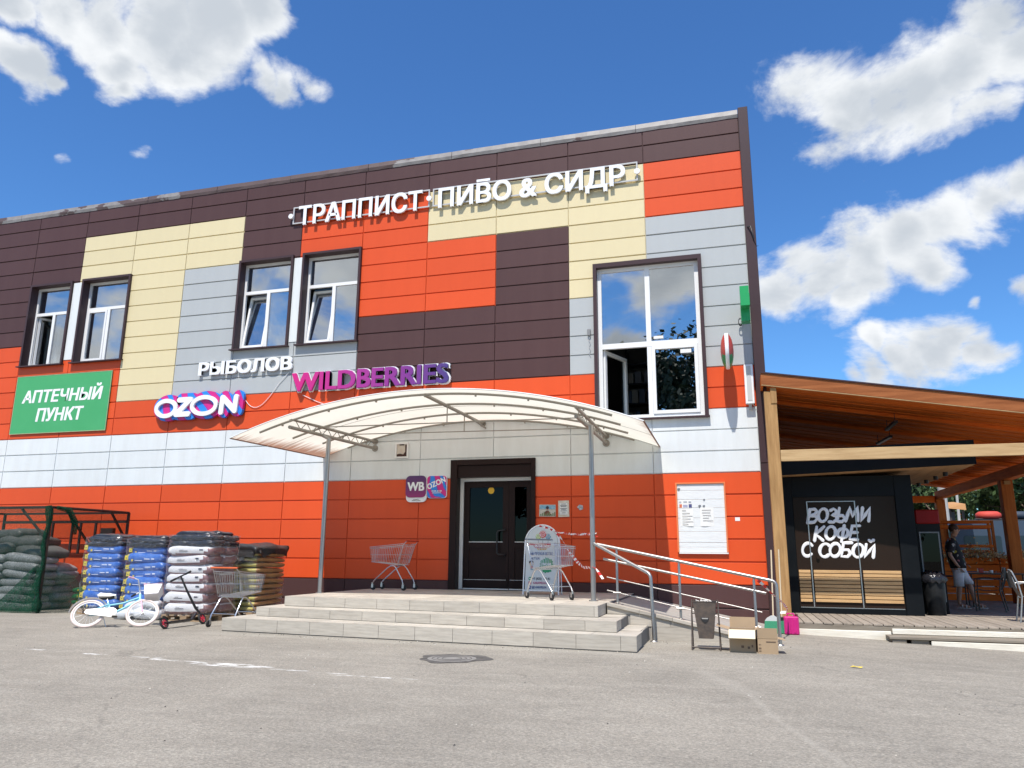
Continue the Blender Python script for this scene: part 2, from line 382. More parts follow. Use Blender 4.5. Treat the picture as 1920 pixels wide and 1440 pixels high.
def asphalt():
    m = bpy.data.materials.new('asphalt'); m.use_nodes = True; t = m.node_tree; b = t.nodes['Principled BSDF']; b.inputs['Roughness'].default_value = .92
    b.inputs['Specular IOR Level'].default_value = .2
    lk = t.links.new
    P = t.nodes.new('ShaderNodeNewGeometry').outputs['Position']
    def noise(sc, det, rg, st=(1, 1, 1), dist=0):
        mp = t.nodes.new('ShaderNodeMapping'); mp.inputs['Scale'].default_value = st; lk(P, mp.inputs[0])
        n = t.nodes.new('ShaderNodeTexNoise'); n.inputs['Scale'].default_value = sc; n.inputs['Detail'].default_value = det; n.inputs['Roughness'].default_value = rg
        n.inputs['Distortion'].default_value = dist
        lk(mp.outputs[0], n.inputs['Vector']); return n.outputs['Fac']
    def ramp(v, a, c, o0=0, o1=1):
        q = t.nodes.new('ShaderNodeMapRange'); lk(v, q.inputs[0]); q.inputs[1].default_value = a; q.inputs[2].default_value = c
        q.inputs[3].default_value = o0; q.inputs[4].default_value = o1; return q.outputs[0]
    def mix(fac, A, B, mode='MIX'):
        x = t.nodes.new('ShaderNodeMix'); x.data_type = 'RGBA'; x.blend_type = mode
        if isinstance(fac, float): x.inputs['Factor'].default_value = fac
        else: lk(fac, x.inputs['Factor'])
        for s, v in (('A', A), ('B', B)):
            if isinstance(v, tuple): x.inputs[s].default_value = (*v, 1)
            else: lk(v, x.inputs[s])
        return x.outputs['Result']
    def ma(op, a, c):
        q = t.nodes.new('ShaderNodeMath'); q.operation = op
        for i, v in enumerate((a, c)):
            if isinstance(v, (int, float)): q.inputs[i].default_value = v
            else: lk(v, q.inputs[i])
        return q.outputs[0]
    c = mix(ramp(noise(0.55, 5, .6), .35, .68), (.312, .286, .243), (.245, .225, .192))
    c = mix(ramp(noise(2.2, 6, .65, (.55, 1.6, 1), .6), .45, .75, 0, .45), c, (.40, .372, .32))
    c = mix(ramp(noise(3.7, 7, .7, (1, 1.3, 1), .4), .58, .76, 0, .40), c, (.165, .155, .142))
    # aggregate
    v = t.nodes.new('ShaderNodeTexVoronoi'); v.inputs['Scale'].default_value = 85; lk(P, v.inputs['Vector'])
    vr = t.nodes.new('ShaderNodeSeparateColor'); lk(v.outputs['Color'], vr.inputs[0])
    c = mix(.55, c, mix(ramp(vr.outputs[0], 0, 1), (.60, .60, .60), (1.35, 1.33, 1.3)), 'MULTIPLY')
    c = mix(.6, c, mix(ramp(noise(38, 3, .6), .3, .7), (.68, .68, .68), (1.28, 1.28, 1.28)), 'MULTIPLY')
    c = mix(.32, c, mix(ramp(noise(13, 5, .7), .3, .7), (.72, .72, .72), (1.25, 1.24, 1.22)), 'MULTIPLY')
    c = mix(ramp(noise(21, 2, .5), .71, .77, 0, .35), c, (.10, .095, .085))
    # scraped white paint: a broken line of scuffs and a few specks
    sx = t.nodes.new('ShaderNodeSeparateXYZ'); lk(P, sx.inputs[0])
    mask = None
    for (ax, ay, rx, ry) in [(-7.2,-7.34,.22,.04),(-6.18,-7.46,.2,.05),(-5.1,-7.6,.3,.05),(-4.74,-7.66,.4,.05),(-4.05,-7.74,.5,.13),(-3.75,-7.74,.3,.05),(-3.2,-7.85,.25,.035),(-2.67,-7.9,.22,.03),(-2.1,-8.0,.5,.03),(-5.4,-7.5,.3,.03)]:
        dx = ma('DIVIDE', ma('SUBTRACT', sx.outputs[0], ax), rx); dy = ma('DIVIDE', ma('SUBTRACT', sx.outputs[1], ay), ry)
        e = ma('SUBTRACT', 1.0, ma('ADD', ma('MULTIPLY', dx, dx), ma('MULTIPLY', dy, dy)))
        mask = e if mask is None else ma('MAXIMUM', mask, e)
    mask = ma('MULTIPLY', ramp(mask, -.2, .5), ramp(noise(9, 6, .7, (.5, 1.6, 1)), .47, .57))
    c = mix(mask, c, (.76, .75, .72))
    # a pale dusty seam running towards the lower right and sand blown against the steps and ramp
    seam = None
    for (ax, ay, bx_, by_, w_) in [(1.1, -6.5, 1.58, -7.75, .16), (1.58, -7.75, 1.75, -8.8, .06), (1.75, -8.8, 2.1, -10.2, .05), (-6.6, -4.75, .3, -5.3, .28), (.2, -4.0, 2.2, -3.7, .5)]:
        dx_, dy_ = bx_-ax, by_-ay; l2 = dx_*dx_+dy_*dy_
        tt = t.nodes.new('ShaderNodeMath'); tt.operation = 'ADD'; tt.use_clamp = True
        lk(ma('MULTIPLY', ma('SUBTRACT', sx.outputs[0], ax), dx_/l2), tt.inputs[0]); lk(ma('MULTIPLY', ma('SUBTRACT', sx.outputs[1], ay), dy_/l2), tt.inputs[1]); tv = tt.outputs[0]
        ex = ma('SUBTRACT', ma('SUBTRACT', sx.outputs[0], ax), ma('MULTIPLY', tv, dx_)); ey = ma('SUBTRACT', ma('SUBTRACT', sx.outputs[1], ay), ma('MULTIPLY', tv, dy_))
        e = ma('SUBTRACT', 1.0, ma('DIVIDE', ma('POWER', ma('ADD', ma('MULTIPLY', ex, ex), ma('MULTIPLY', ey, ey)), .5), w_))
        seam = e if seam is None else ma('MAXIMUM', seam, e)
    c = mix(ma('MULTIPLY', ramp(ma('ADD', seam, ma('MULTIPLY', noise(2.6, 6, .7), 1.2)), .6, 1.7), .30), c, (.43, .40, .345))
    # cracks
    w = t.nodes.new('ShaderNodeTexVoronoi'); w.feature = 'DISTANCE_TO_EDGE'; w.inputs['Scale'].default_value = .33
    mp = t.nodes.new('ShaderNodeMapping'); lk(P, mp.inputs[0]); nn = t.nodes.new('ShaderNodeTexNoise'); nn.inputs['Scale'].default_value = 2.2; nn.inputs['Detail'].default_value = 6; lk(P, nn.inputs['Vector'])
    ad = t.nodes.new('ShaderNodeMix'); ad.data_type = 'VECTOR'; ad.inputs['Factor'].default_value = .33; lk(P, ad.inputs['A']); lk(nn.outputs['Color'], ad.inputs['B']); lk(ad.outputs['Result'], w.inputs['Vector'])
    cr = ma('MULTIPLY', ramp(w.outputs['Distance'], .0, .006, 1, 0), ramp(noise(.9, 3, .5), .52, .62))
    c = mix(ma('MULTIPLY', cr, .35), c, (.07, .065, .06))
    lk(c, b.inputs['Base Color'])
    bp = t.nodes.new('ShaderNodeBump'); bp.inputs['Strength'].default_value = .55; bp.inputs['Distance'].default_value = .012
    lk(ma('SUBTRACT', ma('ADD', noise(70, 3, .7), ma('MULTIPLY', v.outputs['Distance'], .5)), cr), bp.inputs['Height']); lk(bp.outputs[0], b.inputs['Normal'])
    return m
ASPH = asphalt()
tag(mb.build('ground', ASPH), kind='structure')

# ------------------------------------------------------------------ shop building
ROW, CW = 0.43, 1.70065
def rz_(r): return 9.735-ROW*r
ZT = 10.536
bld = thing('shop_building', 'two storey shop clad in orange, brown, cream, grey and white metal panels', 'building')
WIN = [(-16.95, -15.50, 6.13, 8.47), (-15.17, -13.57, 6.13, 8.48), (-10.22, -8.66, 6.14, 8.49), (-8.40, -6.80, 6.14, 8.50)]
BIG = (-1.16, 1.14, 4.0, 7.45); DOOR = (-4.36, -2.46, 0.0, 3.25)
HOLES = WIN+[BIG, DOOR]
def subtract(rects, h):
    out = []
    for (a, b, c, d) in rects:
        x0, x1, z0, z1 = h
        if x1 <= a or x0 >= b or z1 <= c or z0 >= d: out.append((a, b, c, d)); continue
        if x0 > a: out.append((a, x0, c, d))
        if x1 < b: out.append((x1, b, c, d))
        m0, m1 = max(a, x0), min(b, x1)
        if z0 > c: out.append((m0, m1, c, z0))
        if z1 < d: out.append((m0, m1, z1, d))
    return [q for q in out if q[1]-q[0] > .004 and q[3]-q[2] > .004]
def colour(c, r):
    if r >= 16: return 'O'
    if r >= 13: return 'W'
    if r >= 11: return 'O'
    if r < 0: return 'D'
    if c <= 1: return 'D' if r < 7 else 'O'
    if c == 2: return 'C' if r < 6 else 'O'
    if c == 3: return 'C'
    if c == 4: return 'C' if r < 3 else 'G'
    if c == 5: return 'D' if r < 5 else 'G'
    if c == 6: return 'O' if r < 5 else 'G'
    if c == 7: return 'O' if r < 7 else 'D'
    if c == 8: return 'C' if r < 3 else ('O' if r < 7 else 'D')
    if c == 9: return 'C' if r < 3 else 'D'
    if c == 10: return 'C' if r < 7 else 'G'
    return 'O' if r < 3 else 'G'
pcache = {}
GH, GV = 0.013, 0.0075
def panel(x0, x1, z0, z1, k, name='panel'):
    a, b, c, d = x0+GV, x1-GV, z0+GH, z1-GH
    rs = [(a, b, c, d)]
    for h in HOLES: rs = subtract(rs, (h[0]+.012, h[1]-.012, h[2]+.012, h[3]-.012))
    if not rs: return
    oy = random.uniform(-.0015, .0015)
    if len(rs) == 1 and rs[0] == (a, b, c, d):
        key = (round(b-a, 3), round(d-c, 3), k)
        if key not in pcache: pcache[key] = MB().cbox(-(b-a)/2, (b-a)/2, 0, .0245, -(d-c)/2, (d-c)/2, .005).box(-(b-a)/2-GV+.0005, (b-a)/2+GV-.0005, .025, .030, -(d-c)/2-GH+.0005, (d-c)/2+GH-.0005).mesh(PANEL[k], 'panel')
        o = link(name, pcache[key], bld); o.location = ((a+b)/2, oy, (c+d)/2)
        o.rotation_euler = (random.uniform(-.004, .004), 0, random.uniform(-.0012, .0012))
    else:
        q = MB()
        for (e, f_, g, h) in rs: q.box(e, f_, 0, .0245, g, h)
        rs = [(x0+.0005, x1-.0005, z0+.0005, z1-.0005)]
        for hh in HOLES: rs = subtract(rs, (hh[0]+.012, hh[1]-.012, hh[2]+.012, hh[3]-.012))
        for (e, f_, g, h) in rs: q.box(e, f_, .025, .030, g, h)
        q.build(name, PANEL[k], bld)
for c in range(12):
    x0 = (c-11)*CW if c < 11 else 0.0
    x1 = x0+CW if c < 11 else 2.062
    for r_ in range(-2, 21):
        z1 = ZT if r_ == -2 else rz_(r_); z0 = rz_(r_+1) if r_ != -2 else rz_(-1)
        panel(x0, x1, z0, z1, colour(c, r_))
    panel(x0, x1, rz_(22), rz_(21), 'D', 'plinth_panel'); panel(x0, x1, -.1, rz_(22), 'D', 'plinth_panel')
q = MB()
KEY = 'ODCGW'
for c in range(-4, 0):
    for r_ in range(-2, 22):
        z1 = ZT if r_ == -2 else rz_(r_); z0 = rz_(r_+1)
        k = 'D' if r_ < 7 else ('O' if r_ < 13 else ('W' if r_ < 16 else ('O' if r_ < 21 else 'D')))
        q.cbox((c-11)*CW+GV, (c-10)*CW-GV, 0, .028, z0+GH, z1-GH, .005, KEY.index(k))
tag(q.build('panel_field', [PANEL[k] for k in KEY], bld), kind='stuff')
# backing wall with the openings, side and rear walls, roof deck, floor and rear partition inside
LX = -15*CW
rs = [(LX, 2.2, -.3, 10.5)]
for h in HOLES: rs = subtract(rs, h)
q = MB()
for (a, b, c, d) in rs: q.box(a, b, .034, .25, c, d)
q.build('wall', dark_gap, bld)
inner = mat('interior_plaster', (.34, .33, .31), .8, var=.2, vscale=2)
side_m = mat('side_wall_brown', (.07, .042, .045), .5, var=.2, vscale=2)
MB().box(2.205, 2.262, .26, 12.0, -.5, 10.55).build('side_wall', side_m, bld)
MB().box(LX, 2.2, 11.8, 12.0, -.3, 10.5).build('rear_wall', side_m, bld)
MB().box(LX-.1, LX-.001, .26, 12, -.3, 10.5).build('side_wall', side_m, bld)
MB().box(LX, 2.2, .255, 11.79, 10.2, 10.45).build('roof', side_m, bld)
MB().box(LX, 2.2, .255, 11.79, 3.45, 3.9).build('floor_slab', inner, bld)
MB().box(LX, 2.2, 6.0, 6.1, 3.91, 10.19).build('partition', inner, bld)
MB().box(LX, 2.2, .255, 5.99, 8.75, 8.85).build('ceiling', mat('ceiling_tile', (.6, .6, .58), .8), bld)
MB().box(-4.55, -4.5, .255, 5, .3, 3.44).build('partition', inner, bld); MB().box(-2.2, -2.15, .255, 5, .3, 3.44).build('partition', inner, bld)
MB().box(-4.5, -2.2, 4.9, 5.0, .3, 3.44).build('partition', inner, bld); MB().box(LX, 2.2, .255, 11.79, .30, .50).build('floor_slab', inner, bld)
for (x, y) in ((.15, 1.9), (.15, 4.2), (-7.6, 2.2), (-14.3, 2.2), (-15.9, 2.4)):
    MB().box(x-.3, x+.3, y-.3, y+.3, 8.71, 8.745).build('ceiling_lamp', mat('lamp_panel', (.85, .85, .82), .5), bld)
for z in (4.4, 4.9, 5.4, 5.9):       # shelves seen through the open sash
    MB().box(-.9, .2, 3.0, 3.4, z, z+.03).build('shelf', black_plast, bld)
for x in (-.9, .17): MB().box(x, x+.03, 3.0, 3.4, 3.91, 6.3).build('shelf_upright', black_plast, bld)
q = MB(); rnd = random.Random(3)
for z in (4.43, 4.93, 5.43):
    x = -.85
    while x < .1:
        w = rnd.uniform(.06, .16); q.box(x, x+w, 3.05, 3.3, z, z+rnd.uniform(.15, .38), rnd.randrange(3)); x += w+rnd.uniform(.01, .08)
tag(q.build('shelf_goods', [mat('goods_a', (.2, .22, .26), .6), mat('goods_b', (.4, .38, .33), .6), mat('goods_c', (.1, .13, .2), .6)], bld), kind='stuff')
# corner trim and torn parapet flashing
q = MB(); q.cbox(2.066, 2.268, -.035, .256, 3.02, 10.74, .006); q.cbox(2.066, 2.268, -.035, .256, -.3, 3.005, .006)
q.build('corner_trim', brown_trim, bld)
def flashing_mat():
    m = mat('parapet_flashing', (.105, .068, .062), .5, var=.3, vscale=3)
    t = m.node_tree; b = t.nodes['Principled BSDF']; base = b.inputs['Base Color'].links[0].from_socket
    P = t.nodes.new('ShaderNodeNewGeometry').outputs['Position']
    mp = t.nodes.new('ShaderNodeMapping'); mp.inputs['Scale'].default_value = (.75, .2, 1.6); t.links.new(P, mp.inputs[0])
    n = t.nodes.new('ShaderNodeTexNoise'); n.inputs['Scale'].default_value = 1.5; n.inputs['Detail'].default_value = 5; n.inputs['Roughness'].default_value = .55; t.links.new(mp.outputs[0], n.inputs[0])
    s = t.nodes.new('ShaderNodeSeparateXYZ'); t.links.new(P, s.inputs[0])
    cv = t.nodes.new('ShaderNodeFloatCurve'); mr_ = t.nodes.new('ShaderNodeMapRange'); t.links.new(s.outputs[0], mr_.inputs[0])
    mr_.inputs[1].default_value = -20; mr_.inputs[2].default_value = 2.3; t.links.new(mr_.outputs[0], cv.inputs['Value'])
    cu = cv.mapping.curves[0]; cu.points[0].location = (0, .56); cu.points[1].location = (1, .80)
    for x, y in ((.33, .53), (.42, .3), (.60, .28), (.63, .62), (.8, .66)): cu.points.new(x, y)
    cv.mapping.update()
    ad = t.nodes.new('ShaderNodeMath'); ad.operation = 'ADD'; t.links.new(n.outputs['Fac'], ad.inputs[0]); t.links.new(cv.outputs[0], ad.inputs[1])
    rr = t.nodes.new('ShaderNodeMapRange'); t.links.new(ad.outputs[0], rr.inputs[0]); rr.inputs[1].default_value = 1.035; rr.inputs[2].default_value = 1.05
    n2_ = t.nodes.new('ShaderNodeTexNoise'); n2_.inputs['Scale'].default_value = 6; n2_.inputs['Detail'].default_value = 6; t.links.new(P, n2_.inputs[0])
    g = t.nodes.new('ShaderNodeMix'); g.data_type = 'RGBA'; t.links.new(n2_.outputs['Fac'], g.inputs['Factor']); g.inputs['A'].default_value = (.15, .135, .13, 1); g.inputs['B'].default_value = (.33, .315, .30, 1)
    x = t.nodes.new('ShaderNodeMix'); x.data_type = 'RGBA'; t.links.new(rr.outputs[0], x.inputs['Factor']); t.links.new(base, x.inputs['A']); t.links.new(g.outputs['Result'], x.inputs['B'])
    t.links.new(x.outputs['Result'], b.inputs['Base Color']); return m
FL = flashing_mat()
n = 11
for i in range(n):
    a = LX if i == 0 else 2.06-(n-i)*2.2; b = 2.06-(n-i-1)*2.2
    q = MB(); seg = 8
    pv = []
    for k in range(seg+1):
        x = a+.004+(b-a-.008)*k/seg
        w = random.uniform(-.012, .012)
        for (y, z) in ((-.012, ZT-.025+random.uniform(-.006, .006)), (-.03+w*.6, ZT+.05), (-.012+w*.5, ZT+.165), (.14, ZT+.18), (.34, ZT+.15)): pv.append((x, y, z))
    q.add(pv, [(k*5+j, (k+1)*5+j, (k+1)*5+j+1, k*5+j+1) for k in range(seg) for j in range(4)])
    q.build('parapet_flashing', FL, bld, recalc=False)

# ------------------------------------------------------------------ windows
blind_a = mat('pale_blind', (.55, .60, .66), .8, var=.3, vscale=8, stretch=(6, 1, .2)); blind_b = mat('blue_blind', (.10, .20, .32), .7, var=.3, vscale=8, stretch=(8, 1, .2))
def ring(q, x0, x1, z0, z1, w, y0, y1, mi=0, wb=None):
    wb = w if wb is None else wb
    q.box(x0, x0+w, y0, y1, z0, z1, mi); q.box(x1-w, x1, y0, y1, z0, z1, mi)
    q.box(x0+w, x1-w, y0, y1, z1-w, z1, mi); q.box(x0+w, x1-w, y0, y1, z0, z0+wb, mi)
def window(x0, x1, z0, z1, state, blind=None):
    w = tag(link('window', MB().box(0, .001, 0, .001, 0, .001).mesh(brown_trim), bld))
    q = MB(); c = .055
    q.box(x0, x0+c, -.065, .24, z0, z1); q.box(x1-c, x1, -.065, .24, z0, z1); q.box(x0+c, x1-c, -.065, .24, z1-c, z1)
    w.data = q.mesh(brown_trim, 'window_casing')
    s = MB(); s.prism([(0, 0), (0, .03), (.36, .045), (.36, .015)], x0-.05, x1+.03)
    T = Matrix(((0, 1, 0, 0), (1, 0, 0, -.11), (0, 0, 1, z0-.02), (0, 0, 0, 1)))
    s.v = [tuple(T @ Vector(v)) for v in s.v]; s.build('sill', brown_trim, w)
    a, b, e, g = x0+c, x1-c, z0+.025, z1-c; F = .062; y0, y1 = .165, .225
    q = MB(); ring(q, a, b, e, g, F, y0, y1)
    zt = g-(g-e)*.335; xm = a+(b-a)*.50
    q.box(a+F, b-F, y0, y1, zt-.04, zt+.04); q.box(xm-.045, xm+.045, y0, y1, e+F, zt-.04)
    q.build('frame', white_pvc, w)
    MB().box(a+F, b-F, .19, .2, zt+.04, g-F).build('pane', glass, w); MB().box(xm+.045, b-F, .19, .2, e+F, zt-.04).build('pane', glass, w)
    sx0, sx1, sz0, sz1 = a+F+.004, xm-.049, e+F+.004, zt-.044
    q = MB(); ring(q, sx0, sx1, sz0, sz1, .055, y0-.012, y1-.012); sash = q.build('sash', white_pvc, w)
    pn = MB().box(sx0+.055, sx1-.055, .185, .193, sz0+.055, sz1-.055).build('pane', glass, w)
    for o in (sash, pn):
        if state == 'tilt':
            T = Matrix.Translation((0, .2, sz0)) @ Matrix.Rotation(R(-9), 4, 'X') @ Matrix.Translation((0, -.2, -sz0)); o.data.transform(T)
        if state == 'open':
            T = Matrix.Translation((sx0, .24, 0)) @ Matrix.Rotation(R(62), 4, 'Z') @ Matrix.Translation((-sx0, -.2, 0)); o.data.transform(T)
    if blind is not None:
        bz = z0+.03
        MB().box(a+.05, b-.05, .42, .43, bz, g-.75).build('blind', blind, w)
    return w
window(*WIN[0], 'open'); window(*WIN[1], 'shut'); window(*WIN[2], 'tilt', blind_a); window(*WIN[3], 'tilt', blind_b)
for (x0, x1) in ((-15.495, -15.175), (-8.655, -8.405)):
    MB().cbox(x0+.005, x1-.005, -.012, -.002, 6.24, 8.41, .003).build('infill_strip', PANEL['W'], bld)
# the large window on the right
x0, x1, z0, z1 = BIG; c = .075
w = link('window', MB().box(0, 1, 0, 1, 0, 1).mesh(brown_trim), bld)
q = MB(); q.box(x0, x0+c, -.075, .2, z0, z1); q.box(x1-c, x1, -.075, .2, z0, z1); q.box(x0+c, x1-c, -.075, .2, z1-c-.02, z1); w.data = q.mesh(brown_trim, 'window_casing')
MB().box(x0-.01, x1+.02, -.095, .12, z0-.035, z0+.0).build('sill', brown_trim, w)
a, b, e, g = x0+c, x1-c, z0+.005, z1-c-.02; F = .085; y0, y1 = .06, .13
q = MB(); ring(q, a, b, e, g, F, y0, y1); xm = (a+b)/2; zm = e+(g-e)*.475
q.box(a+F, b-F, y0-.004, y1, zm-.055, zm+.055); q.box(xm-.045, xm+.045, y0, y1, e+F, zm-.055); q.box(xm-.05, xm+.05, y0, y1, zm+.055, g-F)
q.build('frame', white_pvc, w)
MB().box(a+F, xm-.05, .09, .1, zm+.055, g-F).build('pane', glass, w); MB().box(xm+.05, b-F, .09, .1, zm+.055, g-F).build('pane', glass, w)
q = MB(); ring(q, xm+.05, b-F-.002, e+F+.003, zm-.06, .07, y0-.02, y1-.02); q.build('sash', white_pvc, w)
MB().box(xm+.12, b-F-.072, .085, .095, e+F+.073, zm-.13).build('pane', glass, w)
q = MB(); ring(q, a+F+.003, xm-.05, e+F+.003, zm-.06, .07, y0-.01, y1-.01); so_ = q.build('sash', white_pvc, w)
pn = MB().box(a+F+.073, xm-.12, .085, .095, e+F+.073, zm-.13).build('pane', glass, w)
for o in (so_, pn): o.data.transform(Matrix.Translation((a+F, .14, 0)) @ Matrix.Rotation(R(68), 4, 'Z') @ Matrix.Translation((-(a+F), -.1, 0)))
MB().box(xm+.1, xm+.3, .055, .058, zm+.1, zm+.16).build('sticker', paper, w); MB().box(b-F-.35, b-F-.13, .028, .036, zm-.25, zm-.17).build('sticker', paper, w)

# ------------------------------------------------------------------ entrance door
brown_door = mat('brown_door_pvc', (.022, .011, .010), .45, spec=.15, var=.3, vscale=5)
d = link('entrance_door', MB().box(0, 1, 0, 1, 0, 1).mesh(brown_door), bld)
q = MB(); x0, x1, z1 = DOOR[0], DOOR[1], DOOR[3]; zb = .525
q.cbox(x0, x0+.15, -.05, .30, zb, z1, .006); q.cbox(x1-.09, x1, -.05, .30, zb, z1, .006); q.cbox(x0+.15, x1-.09, -.05, .30, z1-.12, z1, .006)
q.box(x0+.15, x1-.09, .0, .30, z1-.38, z1-.125)
d.data = q.mesh(brown_door, 'door_casing')
a, b, g = x0+.15, x1-.09, z1-.38
q = MB(); q.box(a, a+.075, .2, .29, zb, g); q.box(b-.03, b, .2, .29, zb, g); q.box(a+.075, b-.03, .2, .29, g-.07, g); q.build('frame', white_pvc, d)
a += .08; b -= .035; g -= .075
def leaf(xa, xb):
    q = MB(); y0, y1 = .225, .285; s = .13
    q.box(xa, xa+s, y0, y1, zb+.02, g); q.box(xb-s, xb, y0, y1, zb+.02, g); q.box(xa+s, xb-s, y0, y1, g-s, g); q.box(xa+s, xb-s, y0, y1, zb+.02, zb+.18)
    zm_ = zb+.92; q.box(xa+s, xb-s, y0, y1, zm_-.06, zm_+.06); q.box(xa+s, xb-s, y0+.02, y1-.02, zb+.18, zm_-.06)
    q.box(xa+.02, xb-.02, y0-.008, y0-.001, zb+.06, zb+.19)
    o = q.build('door_leaf', brown_door, d)
    MB().box(xa+s, xb-s, .25, .258, zm_+.06, g-s).build('pane', door_glass, d)
    q = MB(); q.box(xa+s, xb-s, .222, .2245, zm_+.055, zm_+.068); q.box(xa+.03, xb-.05, .214, .2165, zb+.195, zb+.202); q.box(xa+.01, xb, .214, .2245, zb-.002, zb+.022); q.build('metal_strip', white_pvc, d)
    return o
xm = a+(b-a)*.66
leaf(a, xm-.003); leaf(xm+.003, b)
q = MB(); hx = xm-.07
q.tube([(hx+.0, .22, 1.22), (hx-.0, .17, 1.24), (hx-.14, .165, 1.25), (hx-.17, .165, 1.28), (hx-.17, .165, 1.70), (hx-.14, .165, 1.74), (hx, .17, 1.75), (hx, .22, 1.77)], .019, 8); q.build('handle', black_plast, d)
MB().cyl((-3.52, .249, 2.60), (-3.52, .2465, 2.60), .072, seg=24).build('sticker', mat('yellow_sticker', (.75, .44, .03), .6), d)
# ------------------------------------------------------------------ entrance steps (three risers, wood-look tiles)
def tile_mat():
    m = mat('wood_look_tile', (.49, .45, .385), .6, spec=.25, var=.9, vscale=4, vcol=(.345, .31, .262), rnd=.09, stretch=(.8, .8, 9), detail=10, bump=.05, bscale=30)
    return m
TILE = tile_mat()
grout = mat('grout', (.20, .19, .175), .9, var=.3, vscale=8)
st = thing('entrance_steps', 'pale three step entrance stairs and landing tiled in wood-look porcelain', 'steps')
LV = [  # z top, z bottom, left-back, left-front, right-front, right-back
 (.519, .355, (-6.02, -.012), (-6.0, -3.59), (-.46, -4.12), (-.46, -.012)),
 (.355, .207, (-6.31, -.012), (-6.29, -3.97), (-.10, -4.72), (-.14, -.012)),
 (.207, -.05, (-6.6, -.012), (-6.58, -4.47), (.215, -5.09), (.17, -.012))]
q = MB()
for zt, zb, lb, lf, rf, rb in LV:
    P = [lb, lf, rf, rb]; ins = .012
    c = Vector((sum(p[0] for p in P)/4, sum(p[1] for p in P)/4))
    P2 = [(p[0]+ins*(1 if p[0] < c.x else -1), p[1]+(ins if p[1] < c.y else 0)) for p in P]
    vs = [(x, y, zb) for x, y in P2]+[(x, y, zt-.010) for x, y in P2]
    q.add(vs, [(0, 1, 2, 3), (4, 7, 6, 5), (0, 4, 5, 1), (1, 5, 6, 2), (2, 6, 7, 3), (3, 7, 4, 0)])
q.build('core', grout, st)
def slab(p, ex, ez, en, th, name, parent, m=TILE, gap=.003):
    """tile on the parallelogram p, p+ex, p+ex+ez, p+ez; en points out of the face"""
    p = Vector(p); ex = Vector(ex); ez = Vector(ez); en = Vector(en).normalized()
    gx = ex.normalized()*gap; gy = ez.normalized()*gap
    a = [p+gx+gy, p+ex-gx+gy, p+ex-gx+ez-gy, p+ez+gx-gy]
    mb = MB(); mb.add([v-en*th for v in a]+a, [(3, 2, 1, 0), (4, 5, 6, 7), (0, 1, 5, 4), (1, 2, 6, 5), (2, 3, 7, 6), (3, 0, 4, 7)])
    return mb.build(name, m, parent)
def run_tiles(a, b, z0, z1, tl, off, name, parent):
    a = Vector((*a, z0)); b = Vector((*b, z0)); d = (b-a); Ln = d.length; d.normalize(); n = Vector((d.y, -d.x, 0))
    s = 0.0; first = tl*off if off else tl
    while s < Ln-.01:
        l = min(first, Ln-s); first = tl
        slab(a+d*s, d*l, (0, 0, z1-z0), n, .012, name, parent); s += l
for i, (zt, zb, lb, lf, rf, rb) in enumerate(LV):
    z0 = zb+.004 if i < 2 else .012
    run_tiles(lf, rf, z0, zt-.001, .612, (.0, .45, .8)[i], 'riser_tile', st)
    run_tiles(rf, (rb[0], -3.40), z0, zt-.001, .62, 0, 'riser_tile', st)
    run_tiles((lb[0], -.02), lf, z0, zt-.001, .62, 0, 'riser_tile', st)
for i, (zt, zb, lb, lf, rf, rb) in enumerate(LV):
    A = Vector((*lf, zt)); B = Vector((*rf, zt)); d = (B-A).normalized(); n = 11 if i else 9; ll = (B-A).length/n
    dep = .34 if i == 0 else .72
    for k in range(n): slab(A+d*ll*k, d*ll, (0, dep, 0), (0, 0, 1), .012, 'tread_tile', st, gap=.0025)
for i in (1, 2):
    zt = LV[i][0]; xr0, xr1 = LV[i-1][4][0], LV[i][4][0]; xl0, xl1 = LV[i][3][0], LV[i-1][3][0]
    y_ = LV[i][4][1]+.70
    while y_ < -3.41: l_ = min(.6, -3.40-y_); slab((xr0-.05, y_, zt), (xr1-xr0+.01, 0, 0), (0, l_, 0), (0, 0, 1), .012, 'tread_tile', st, gap=.0025); y_ += l_
    y_ = LV[i][3][1]+.70
    while y_ < -.05: l_ = min(.6, -.02-y_); slab((xl0-.01, y_, zt), (xl1-xl0+.04, 0, 0), (0, l_, 0), (0, 0, 1), .012, 'tread_tile', st, gap=.0025); y_ += l_
A = Vector((-6.0, -3.25, .519)); B = Vector((-.46, -3.78, .519)); d = (B-A)/9
for j in range(6):
    for k in range(9):
        p0 = A+d*k; p1 = A+d*(k+1); y0 = [p0.y+(-.02-p0.y)*j/6, p1.y+(-.02-p1.y)*j/6]; y1 = [p0.y+(-.02-p0.y)*(j+1)/6, p1.y+(-.02-p1.y)*(j+1)/6]
        slab((p0.x, y0[0], .519), (d.x, y0[1]-y0[0], 0), (0, y1[0]-y0[0], 0), (0, 0, 1), .012, 'tread_tile', st, gap=.0025)

# ------------------------------------------------------------------ access ramp beside the steps
rp = thing('access_ramp', 'sloping ramp along the wall, tiled curb, down from the landing', 'ramp')
RZ = lambda x: .515-.205*(x+.45)
ramp_mat = mat('ramp_screed', (.34, .32, .29), .9, var=.6, vscale=5, vcol=(.22, .2, .185), bump=.15)
q = MB(); xa, xb = -.445, 2.04
q.add([(x, y, z) for y in (-3.38, -.012) for x, z in ((xa, RZ(xa)-.03), (xb, max(RZ(xb)-.03, .0)), (xb, -.1), (xa, -.1))], [(0, 1, 2, 3), (7, 6, 5, 4), (0, 4, 5, 1), (1, 5, 6, 2), (2, 6, 7, 3), (3, 7, 4, 0)])
q.build('ramp_slab', ramp_mat, rp)
